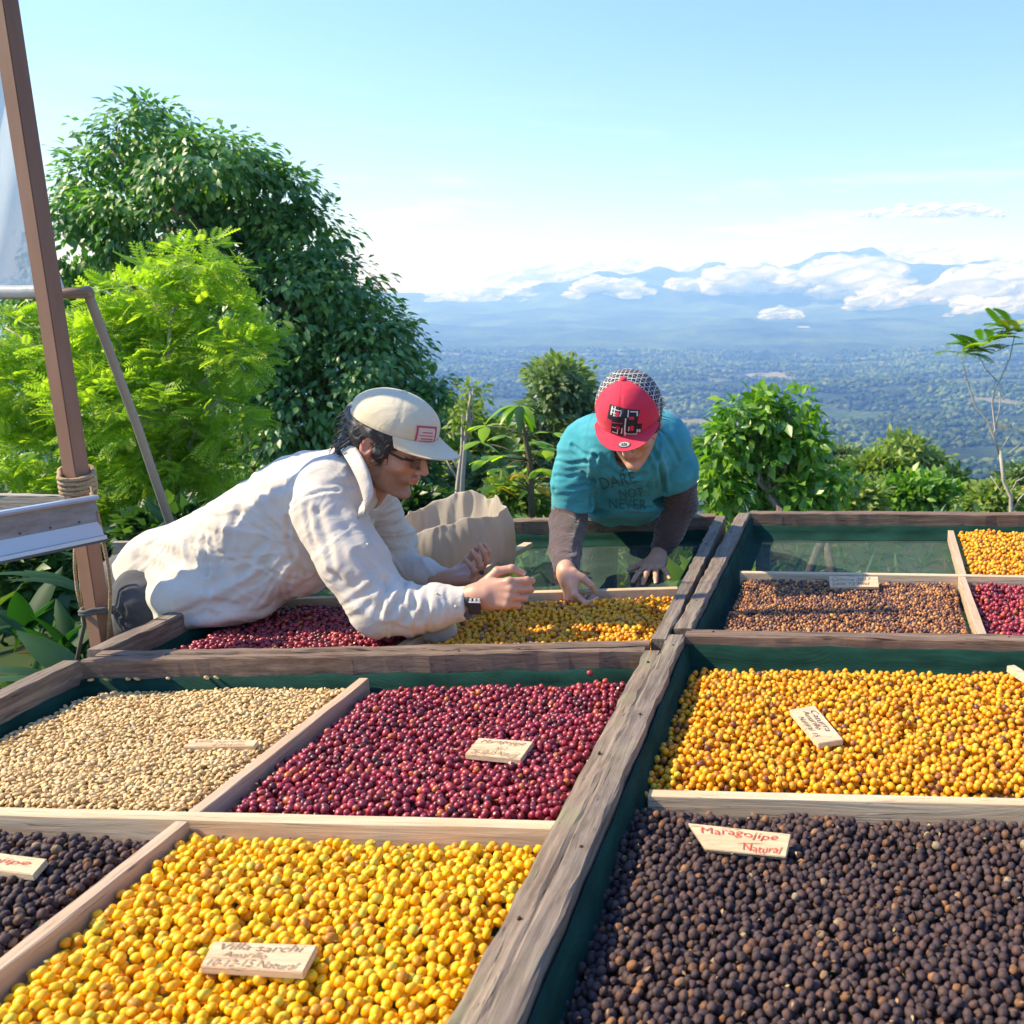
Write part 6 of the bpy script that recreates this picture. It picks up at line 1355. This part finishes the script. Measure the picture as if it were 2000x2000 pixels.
Vr, Fr = bars([(-.006, 0, .004, .006, 0), (0, .001, .003, .010, 0), (.006, 0, .005, .006, 0), (0, -.006, .018, .0018, 0)]); print_on('sticker_marks', Vr, Fr, pblk, cap2, bb, bc, ex_, ey_, .0028, dirn=dn)
# cherry pinched between thumb and finger, and a dark bean in the other man's palm
q_ = at(1127, 1142, 2.78); o = bpy.data.objects.new('yellow_cherry', my2[0]); COL.objects.link(o); o.location = q_; setp(o, 'single golden cherry held between the fingers of the man in teal', 'cherry')
q_ = at(941, 1118, 2.68); o = bpy.data.objects.new('black_cherry', mk[0]); COL.objects.link(o); o.location = q_; o.scale = (1.1,) * 3; setp(o, 'single dark cherry lying in the open palm of the man in cream', 'cherry')
# ================================================================== name blocks lying on the cherries
card = wood('block_wood', 0, (0.50, 0.33, 0.18), (0.66, 0.48, 0.29), (0.74, 0.57, 0.37), (0.66, 0.50, 0.33), sc=1.2)
pen_r = simple('red_pen', (0.55, 0.05, 0.03), .8); pen_b = simple('faded_brown_pen', (0.24, 0.15, 0.09), .8); pen_k = simple('dark_pen', (0.08, 0.06, 0.05), .8)
def name_block(label, px, zs, thick, lines, pen):
    Q = [gp(u, v, z) for (u, v), z in zip(px, zs)]           # far left, far right, near right, near left
    n = np.cross(Q[1] - Q[0], Q[3] - Q[0]); n /= np.linalg.norm(n); n = n if n[2] > 0 else -n
    c = sum(Q) / 4; t = thing('name_block', label, 'name block', tuple(c - n * thick), 'wooden name blocks on the cherries')
    bm = bmesh.new(); vs = [bm.verts.new(q) for q in Q] + [bm.verts.new(q - n * thick) for q in Q]
    for f in ((0, 3, 2, 1), (4, 5, 6, 7), (0, 1, 5, 4), (1, 2, 6, 5), (2, 3, 7, 6), (3, 0, 4, 7)): bm.faces.new([vs[i] for i in f])
    bmesh.ops.recalc_face_normals(bm, faces=bm.faces); bmesh.ops.bevel(bm, geom=bm.edges[:], offset=0.0012, segments=2, affect='EDGES')
    V = [v.co[:] for v in bm.verts]; F = [[v.index for v in f.verts] for f in bm.faces]; bm.free(); obj('block', V, F, card, t, smooth=False)
    parts = []
    for (txt, x, y, w, h) in lines:
        Vt, Ft = text_mesh(txt, 1, .3, -.006, align='LEFT'); Vt = Vt - Vt.min(0); s = np.ptp(Vt, 0); Vt = Vt / np.where(s > 0, s, 1)
        wob = .09 * h * np.sin(Vt[:, 0] * 9 + len(txt)) + .04 * h * np.sin(Vt[:, 0] * 31 + len(txt)); a = x + Vt[:, 0] * w; b = y + Vt[:, 1] * h + wob
        P = n * .0008 + (Q[3][None] * ((1 - a) * (1 - b))[:, None] + Q[2][None] * (a * (1 - b))[:, None] + Q[0][None] * ((1 - a) * b)[:, None] + Q[1][None] * (a * b)[:, None]) + n * .0005
        parts.append((P, Ft))
    if parts: V, F = join(parts); obj('handwriting', V, F, pen, t, smooth=False)
    return t
name_block('pale wooden block with three brown handwritten lines, lying on the nearest yellow cherries', [(417, 1838), (620, 1845), (592, 1898), (391, 1887)], (.805, .805, .803, .803), .0125, [('Villa sarchi', .10, .66, .80, .26), ('Amarillo', .16, .38, .42, .22), ('10-12-15 Natural', .05, .05, .88, .25)], pen_b)
name_block('pale wooden block with brown handwriting on the red cherries', [(935, 1441), (1042, 1448), (1017, 1483), (908, 1472)], (.800, .800, .798, .798), .0125, [('Maragojipe', .10, .66, .80, .26), ('No 7', .45, .38, .2, .16), ('26-10-15 Natural', .08, .06, .84, .24)], pen_b)
name_block('wooden block with slanted left end and red handwriting on the black cherries at the right', [(1343, 1607), (1545, 1629), (1535, 1674), (1378, 1659)], (.825, .820, .797, .800), .0125, [('Maragojipe', .08, .58, .80, .34), ('Natural', .48, .08, .46, .32)], pen_r)
name_block('narrow wooden block lying askew on the golden cherries of the right bed', [(1591, 1377), (1647, 1444), (1598, 1452), (1542, 1386)], (.802, .802, .802, .802), .0130, [('Caturra', .15, .62, .6, .24), ('Amarillo', .12, .36, .55, .22), ('Natural 15', .25, .08, .6, .2)], pen_k)
name_block('flat wooden block half sunk in the parchment beans', [(377, 1443), (505, 1445), (496, 1457), (357, 1459)], (.797, .797, .795, .795), .0110, [('Villa sarchi', .08, .50, .75, .34), ('Lavado', .40, .08, .45, .32)], pen_b)
name_block('wooden block with red handwriting cut off by the left edge of the photo', [(-110, 1652), (92, 1677), (65, 1708), (-150, 1680)], (.800, .800, .798, .798), .0125, [('Maragojipe', .05, .35, .85, .40)], pen_r)
name_block('small wooden block leaning on the divider behind the brown cherries', [(1619, 1125), (1715, 1126), (1717, 1146), (1621, 1146)], (.815, .815, .798, .798), .0110, [('Caturra 2017', .05, .55, .80, .30), ('Lote 12 Miel', .06, .12, .75, .30)], pen_b)
o = bpy.data.objects.new('red_cherry', mr_[1]); COL.objects.link(o); q = gp(1159, 1306, .80); o.location = (q[0], 2.14, .802); o.rotation_euler = (.3, .5, .2); setp(o, 'lone red cherry stuck on the netting edge at the far rim of the left bed', 'cherry')

# ================================================================== pale stick across the netting
A = gp(716, 1236, .822); B = gp(1032, 1064, .812); d = B - A; R = frame(d); V, F = box((A + B) / 2, (np.linalg.norm(d), .036, .020), R)
bm = bmesh.new(); vs = [bm.verts.new(v) for v in V]; [bm.faces.new([vs[i] for i in f]) for f in F]; bmesh.ops.bevel(bm, geom=bm.edges[:], offset=.0015, segments=1, affect='EDGES')
o = obj('wooden_stick', [v.co[:] for v in bm.verts], [[v.index for v in f.verts] for f in bm.faces], pine_x, None, smooth=False); bm.free(); setp(o, 'loose pale slat lying slantwise across the farther left bed under the arms', 'stick')
V, F = board(gp(1974, 1308, .80)[:2], gp(2030, 1345, .80)[:2], .022, .016, .812, 4, .0003, 0, .001, 5); o = obj('wooden_stick', V, F, pine_x, None, smooth=False); setp(o, 'short pale stick poking in from the right edge over the golden cherries', 'stick')

# ================================================================== woven sack
sm = M('woven_sack'); v_ = sm.coord((1, 1, 1)); n_ = sm.noise(v_, 8, 5, .6); w1_ = sm.n('TexWave', wave_type='BANDS', bands_direction='Z'); w1_.inputs['Scale'].default_value = 110; w2b = sm.n('TexWave', wave_type='BANDS', bands_direction='X'); w2b.inputs['Scale'].default_value = 110
sm.l(v_, w1_.inputs[0]); sm.l(v_, w2b.inputs[0]); wf_ = sm.math('ADD', w1_.outputs['Fac'], w2b.outputs['Fac'])
sm.color(sm.mix(sm.math('MULTIPLY', wf_, .25), sm.ramp(n_, [(.3, (.74, .65, .53)), (.7, (.86, .79, .68))]), (.40, .33, .25))).rough(.9); sm.bump(sm.math('ADD', wf_, sm.math('MULTIPLY', n_, 3.0)), .6, .003)
tl_ = sm.n('BsdfTranslucent'); tl_.inputs[0].default_value = (.62, .50, .36, 1); ms = sm.n('MixShader'); ms.inputs[0].default_value = .32; sm.l(sm.b.outputs[0], ms.inputs[1]); sm.l(tl_.outputs[0], ms.inputs[2]); sm.l(ms.outputs[0], sm.out.inputs[0]); sm = sm.m
sc_ = gp(868, 1100, .77); sc_ = np.array([at(868, 1050, 3.16)[0], 3.16, FLOOR])
nph = 150; rings = []
def rim(ph):
    fr = -sin(ph); rt = cos(ph)           # fr 1 at the camera side
    z = .235 - .020 * fr + .045 * max(0, sin(ph)) * (0.5 + .5 * rt) + .028 * max(0, rt) + .010 * sin(5 * ph + 1); z -= .05 * max(0, -rt) ** 2
    return z
prof = [(.88, 0, 0), (1.0, .12, 0), (1.06, .32, 0), (1.08, .55, 0), (1.05, .75, 0), (.99, .90, 0), (.955, .985, 0), (.945, 1.0, 0), (.93, .985, 1), (.92, .90, 1), (.90, .72, 1), (.86, .5, 1), (.6, .35, 1), (.05, .30, 1)]
for (rr, zz, ins) in prof:
    for j in range(nph):
        ph = 2 * pi * j / nph; lob = 1 + .07 * sin(2 * ph + .5) + .045 * sin(3 * ph + 2)
        w_ = fbm(np.array([[cos(ph) * 2.2, sin(ph) * 2.2, zz * 1.1 + 4]]), 3)[0] * .17 + (1 - abs(fbm(np.array([[cos(ph) * 6, sin(ph) * 6, zz * 2.6]]), 3)[0]) * 2) * .075 * (0.4 + zz)
        r_ = rr * lob + w_ * (1 if not ins else .9); rings.append(sc_ + [.205 * r_ * cos(ph) * (1.06 - .06 * zz), .135 * r_ * sin(ph), rim(ph) * zz + .022 * fbm(np.array([[cos(ph) * 4, sin(ph) * 4, zz * 3 + 9]]), 2)[0]])
F = [(i * nph + j, i * nph + (j + 1) % nph, (i + 1) * nph + (j + 1) % nph, (i + 1) * nph + j) for i in range(len(prof) - 1) for j in range(nph)]
o = obj('sack', rings, F, sm, None); md = o.modifiers.new('sub', 'SUBSURF'); md.levels = 1; md.render_levels = 1; setp(o, 'open woven sack standing on the netting between the two men', 'sack')
V = []; n_x, n_y = 60, 30; c0 = gp(905, 1112, .76)
for i in range(n_y + 1):
    for j in range(n_x + 1):
        a, b = j / n_x * 2 - 1, i / n_y * 2 - 1; e = max(0, 1 - a ** 4) * max(0, 1 - b ** 4); w_ = fbm(np.array([[a * 2.5, b * 2.2, 8]]), 3)[0]; r_ = 1 - abs(fbm(np.array([[a * 3, b * 5, 2]]), 3)[0]) * 2
        V.append(c0 + [a * .15 * (1 + .15 * w_) + b * .03, b * .09 * (1 + .25 * w_), -.012 + e ** .5 * (.028 + .016 * r_ + .014 * w_)])
F = [(i * (n_x + 1) + j, i * (n_x + 1) + j + 1, (i + 1) * (n_x + 1) + j + 1, (i + 1) * (n_x + 1) + j) for i in range(n_y) for j in range(n_x)]
o = obj('sack', V, F, sm, None); setp(o, 'crumpled empty sack lying flat in front of the open one', 'sack')

# ================================================================== post, curtain, rail, ropes
brn = M('painted_post'); n_ = brn.noise(brn.coord((8, 8, 1.5)), 2, 5); brn.color(brn.ramp(n_, [(.3, (.20, .10, .065)), (.7, (.27, .145, .095))])).rough(.62); brn.bump(n_, .2, .004); brn = brn.m
PY = 2.37; pb = at(201, 1262, PY); ptp = at(-2, -60, PY); d = ptp - pb; d0 = d / np.linalg.norm(d)
t = thing('post', 'tall reddish brown square post at the left edge of the photo', 'post', (pb[0], pb[1], 0))
R = frame(d0, (sin(-.15), -cos(-.15), 0)); lo_ = pb - d0 * (pb[2] / d0[2]); hi_ = ptp + d0 * .4
V, F = box((lo_ + hi_) / 2, (np.linalg.norm(hi_ - lo_), .043, .043), R); bm = bmesh.new(); vs = [bm.verts.new(v) for v in V]; [bm.faces.new([vs[i] for i in f]) for f in F]; bmesh.ops.bevel(bm, geom=bm.edges[:], offset=.002, segments=2, affect='EDGES')
obj('shaft', [v.co[:] for v in bm.verts], [[v.index for v in f.verts] for f in bm.faces], brn, t, smooth=False); bm.free()
ax = lambda v: pb + d0 * ((at(150, v, PY)[2] - pb[2]) / d0[2])
def loops(c, n, r, tr, dz, seed, sq=.8, tl=.15):
    rs = np.random.RandomState(seed); P = []
    for k in range(n * 24 + 1):
        a = 2 * pi * k / 24; rr = r * (1 + .28 * abs(cos(2 * (a - .62 + pi / 4))) ** 2.2); P.append(c + [rr * cos(a), rr * sin(a) * 1.0, dz * k / 24 + tl * r * cos(a + 1) + rs.randn() * .0008])
    return tube(P, tr, 7)
rope_m = M('straw_rope'); tw_ = rope_m.noise(rope_m.coord((120, 120, 300)), 1, 3); rope_m.color(rope_m.ramp(tw_, [(.35, (.26, .17, .09)), (.65, (.46, .34, .20))])).rough(.95); rope_m.bump(tw_, .8, .003); rope_m = rope_m.m
V, F = loops(ax(955), 4, .036, .0062, .0125, 1, tl=-.5); o = obj('rope', V, F, rope_m, None); setp(o, 'straw coloured rope wound four times round the brown post', 'rope')
o = obj('rope', *tube([at(178, 962, 2.31), at(190, 1000, 2.30), at(203, 1060, 2.30), at(212, 1110, 2.31), at(216, 1150, 2.33), at(214, 1200, 2.36), at(210, 1262, 2.36)], .0042, 7), rope_m, None); setp(o, 'loose rope end hanging down the right side of the brown post', 'rope')
o = obj('rope', *tube([at(178, 950, 2.335), at(184, 985, 2.33), at(196, 1040, 2.33), at(206, 1090, 2.34)], .0030, 6), rope_m, None); setp(o, 'thin second strand beside the hanging rope end', 'rope')
o = obj('rope', *tube([at(146, 1060, 2.42), at(146, 1110, 2.42), at(150, 1150, 2.42), at(158, 1188, 2.40)], .0040, 7), rope_m, None); setp(o, 'rope loop hanging left of the brown post below the metal rail', 'rope')
o = obj('rope', *tube([at(154, 1060, 2.43), at(154, 1110, 2.43), at(158, 1150, 2.43), at(163, 1190, 2.41)], .0028, 6), rope_m, None); setp(o, 'thin rope left of the post behind the loop', 'rope')
grs = simple('grey_strap', (.10, .095, .085), .9)
V, F = loops(ax(1196), 2, .036, .0055, .008, 2, tl=.1); o = obj('strap', V, F, grs, None); setp(o, 'dark grey strap tied round the lower part of the brown post', 'strap')
o = obj('strap', *tube([at(160, 1192, 2.36), at(165, 1220, 2.37), at(158, 1250, 2.38), at(150, 1290, 2.40)], .005, 6), grs, None); setp(o, 'frayed end of grey strap hanging left of the post foot', 'strap')
# plastic curtain
pc_ = M('plastic_sheet'); n_ = pc_.noise(pc_.coord((1.2, 1, .8)), 3, 5, .6, .8); pc_.color(pc_.ramp(n_, [(.3, (.60, .66, .68)), (.7, (.80, .84, .85))])).rough(.35); pc_.bump(n_, .5, .03)
tl_ = pc_.n('BsdfTranslucent'); tl_.inputs[0].default_value = (.85, .90, .92, 1); tr_ = pc_.n('BsdfTransparent'); a_ = pc_.n('MixShader'); a_.inputs[0].default_value = .5; b_ = pc_.n('MixShader'); b_.inputs[0].default_value = .12
pc_.l(pc_.b.outputs[0], a_.inputs[1]); pc_.l(tl_.outputs[0], a_.inputs[2]); pc_.l(a_.outputs[0], b_.inputs[1]); pc_.l(tr_.outputs[0], b_.inputs[2]); pc_.l(b_.outputs[0], pc_.out.inputs[0]); pc_ = pc_.m
YS = 2.50; edge = [(8, -120), (15, 0), (45, 180), (70, 305), (90, 420), (104, 500), (127, 566)]
V = []; n_y, n_x = 40, 30
for i in range(n_y + 1):
    v = -40 + (566 + 40) * i / n_y; u1 = np.interp(v, [e[1] for e in edge], [e[0] for e in edge])
    for j in range(n_x + 1):
        t_ = j / n_x; u = u1 - 190 * (1 - t_); V.append(at(u, v, YS + .012 * sin(u * .05 + v * .01) + .02 * (1 - t_)))
F = [(i * (n_x + 1) + j, i * (n_x + 1) + j + 1, (i + 1) * (n_x + 1) + j + 1, (i + 1) * (n_x + 1) + j) for i in range(n_y) for j in range(n_x)]
t = thing('plastic_curtain', 'milky plastic curtain on a roller pole behind the brown post', 'curtain', tuple(at(60, 570, YS))); obj('sheet', V, F, pc_, t)
wp = wood('roller_pole', 0, (.16, .10, .06), (.28, .19, .13), (.38, .28, .20), (.36, .30, .24))
obj('roller_pole', *tube([at(-400, 576, YS), at(60, 574, YS), at(120, 573, YS), at(176, 571, YS)], [.014, .014, .015, .016], 12), wp, t)
obj('rolled_hem', *tube([at(-400, 572, YS), at(40, 571, YS), at(95, 570, YS), at(122, 569, YS)], [.019, .019, .018, .015], 12), pc_, t)
gp_m = simple('weathered_pole', (.27, .25, .23), .8, bump=(25, .4, .004))
top_ = at(172, 574, 2.53); low_ = at(335, 1030, 3.02); dd = low_ - top_; ft = low_ + dd * ((0 - low_[2]) / dd[2]) * 1.0
o = obj('prop_pole', *tube([top_ - dd * .02, top_, (top_ + low_) / 2 + [0.006, 0, 0], low_, ft], [.012, .013, .013, .0145, .016], 10), gp_m, None); setp(o, 'slanting grey prop pole running from the curtain roller down behind the man', 'pole')
# metal rail
alu = M('dull_aluminium'); n_ = alu.noise(alu.coord((3, 3, 9)), 4, 6, .65); alu.color(alu.ramp(n_, [(.3, (.15, .15, .155)), (.6, (.25, .26, .28)), (.8, (.33, .36, .41))])).rough(.45); alu.b.inputs['Metallic'].default_value = .0; alu.bump(n_, .2, .003); alu = alu.m
alu2 = simple('bright_aluminium', (.42, .46, .52), .35, .5)
ra_, rb_ = at(192, 1008, 2.30), at(-160, 1098, 1.92); rb_[2] = ra_[2]; d = rb_ - ra_; ld = d / np.linalg.norm(d); nn_ = np.cross(ld, [0, 0, 1]); nn_ = nn_ if nn_[1] < 0 else -nn_
t = thing('metal_rail', 'dull aluminium channel rail jutting in from the left edge in front of the post', 'rail', tuple(ra_))
def extr(prof, a, b, nrm):
    V = []; m_ = len(prof)
    for p in (a, b):
        for (o_, z) in prof: V.append(p + nrm * o_ + np.array([0, 0, z]))
    return V, [(k, (k + 1) % m_, m_ + (k + 1) % m_, m_ + k) for k in range(m_)] + [tuple(range(m_))[::-1], tuple(range(m_, 2 * m_))]
obj('web', *extr([(0, .045), (0, -.058), (-.003, -.058), (-.003, .045)], ra_, rb_, nn_), alu, t, smooth=False)
obj('upper_flange', *extr([(-.003, .046), (.014, .046), (.016, .052), (.014, .058), (-.003, .058)], ra_, rb_, nn_), alu2, t, smooth=False)
obj('lower_flange', *extr([(.001, -.014), (.012, -.050), (.022, -.050), (.024, -.060), (-.003, -.060), (-.003, -.0585), (.0005, -.0585)], ra_, rb_, nn_), alu2, t, smooth=False)
obj('edge_lip', *extr([(.020, -.0605), (.027, -.0605), (.027, -.066), (.018, -.066)], ra_, rb_, nn_), simple('dark_lip', (.08, .08, .08), .6), t, smooth=False)
for k in range(5):
    q = ra_ + ld * (.05 + .07 * k); obj('screw', ICO[0] * .0028 + q + nn_ * .002 + [0, 0, -.006], ICO[1], grs, t)
gw = wood('grey_plank', 0, (.20, .16, .12), (.34, .29, .24), (.44, .39, .33), (.42, .39, .34))
a_, b_ = at(-300, 962, 2.62), at(132, 966, 2.62); b_[2] = a_[2]; V, F = board(a_[:2], b_[:2], .03, .12, a_[2], 20, .0012, 0, .003, 9); o = obj('plank', V, F, gw, None, smooth=False); setp(o, 'grey horizontal plank behind the metal rail at the left edge', 'plank')
def stake(label, u, v0, v1, w, Yd, rz, seed):
    a_ = at(u, v0, Yd); b_ = at(u - 10, v1, Yd); b_[2] = 0; d = a_ - b_; R = frame(d, (sin(rz), -cos(rz), 0)); V, F = box((a_ + b_) / 2, (np.linalg.norm(d), w, .025), R); o = obj('stake', V, F, gw, None, smooth=False); setp(o, label, 'stake', 'weathered stakes behind the leaning man')
stake('weathered stake standing just behind the back of the man in cream', 240, 1058, 1200, .055, 3.0, .3, 1); stake('shorter weathered stake between the brown post and the man in cream', 214, 1112, 1200, .05, 2.9, -.2, 2)
# struts below the far right netting
for i, (u0, v0, u1, v1) in enumerate(((1608, 1048, 1578, 1125), (1610, 1055, 1628, 1125))):
    V, F = tube([at(u0, v0, 4.15), at(u1, v1, 3.98)], .022, 8); obj('brace', V, F, wood_old_y2, bedRR)
# ================================================================== small things on the boards and between the cherries
rs = np.random.RandomState(77)
nailh = simple('rusty_nail', (.07, .04, .03), .6, .6)
for bd_, pts in ((bedLF, [(-0.413, 2.10), (-0.418, 1.62), (-0.412, 1.12), (-1.62, 2.08), (-0.9, 2.145)]), (bedRF, [(-0.370, 2.22), (-0.374, 1.80), (-0.371, 1.30), (-.28, 2.33), (0.5, 2.33)]), (bedRR, [(-0.345, 3.5), (-0.36, 2.6)]), (bedLR, [(-0.42, 3.3), (-1.2, 3.70)])):
    for (x, y) in pts:
        V, F = tube([[x, y, TOP - .004], [x, y, TOP + .0015], [x, y, TOP + .0025]], [.0028, .0030, .0022], 8); obj('nail', V, F, nailh, bd_)
# stray beans on the rim of the near left bed
for i, (u, v) in enumerate(((262, 1322), (270, 1319), (280, 1322), (345, 1318), (412, 1321), (442, 1314), (206, 1330), (170, 1334))):
    q = gp(u, v, .803); yb = 2.03 + (q[0] + 1.8) * .11 - .016
    o = bpy.data.objects.new('parchment_bean', mpb[i % 3]); COL.objects.link(o); o.location = (q[0], yb, .806); o.rotation_euler = tuple(rs.uniform(0, 3, 3) * [.3, .3, 1]); o.scale = (1.2,) * 3
    setp(o, 'stray parchment bean caught on the top edge of the green netting', 'bean', 'stray beans on the netting edge')
# leaf bits, husks and twigs among the fruit: one loose litter per heap
def litter(label, x0, x1, y0, y1, z, n, mat, sz, seed):
    rs = np.random.RandomState(seed); P = np.stack([rs.uniform(x0, x1, n), rs.uniform(y0, y1, n), rs.uniform(z - .004, z + .005, n)], -1); D = rs.randn(n, 3); D[:, 2] *= .35; U = np.tile([0, 0, 1.], (n, 1)) + rs.randn(n, 3) * .5
    V = place(LEAF[0] * [1, .9, 1.4], D, U, P, rs.uniform(.5, 1.3, n) * sz).reshape(-1, 3); F = (LEAFT[None] + (np.arange(n) * 6)[:, None, None]).reshape(-1, 3)
    o = obj('husks', V, F, mat, None, smooth=False, attrs={'v': ('POINT', 'FLOAT', np.repeat(rs.rand(n), 6))}); setp(o, label, 'husks', None, 'stuff')
hm = leafmat('dry_husk', [(0, (.10, .045, .02)), (.5, (.30, .16, .06)), (.85, (.55, .36, .16)), (1, (.10, .16, .03))], 0, .7)
litter('bits of husk and leaf among the near yellow cherries', -1.09, -.45, .86, 1.40, .792, 110, hm, .009, 1)
litter('orange and tan husks among the black cherries', -.32, .5, .86, 1.52, .794, 190, hm, .009, 2)
litter('brown husks among the golden cherries of the near right bed', -.32, .9, 1.62, 2.2, .795, 150, hm, .010, 3)
litter('husks and chaff in the red cherries', -1.08, -.46, 1.5, 2.05, .794, 60, hm, .009, 4)
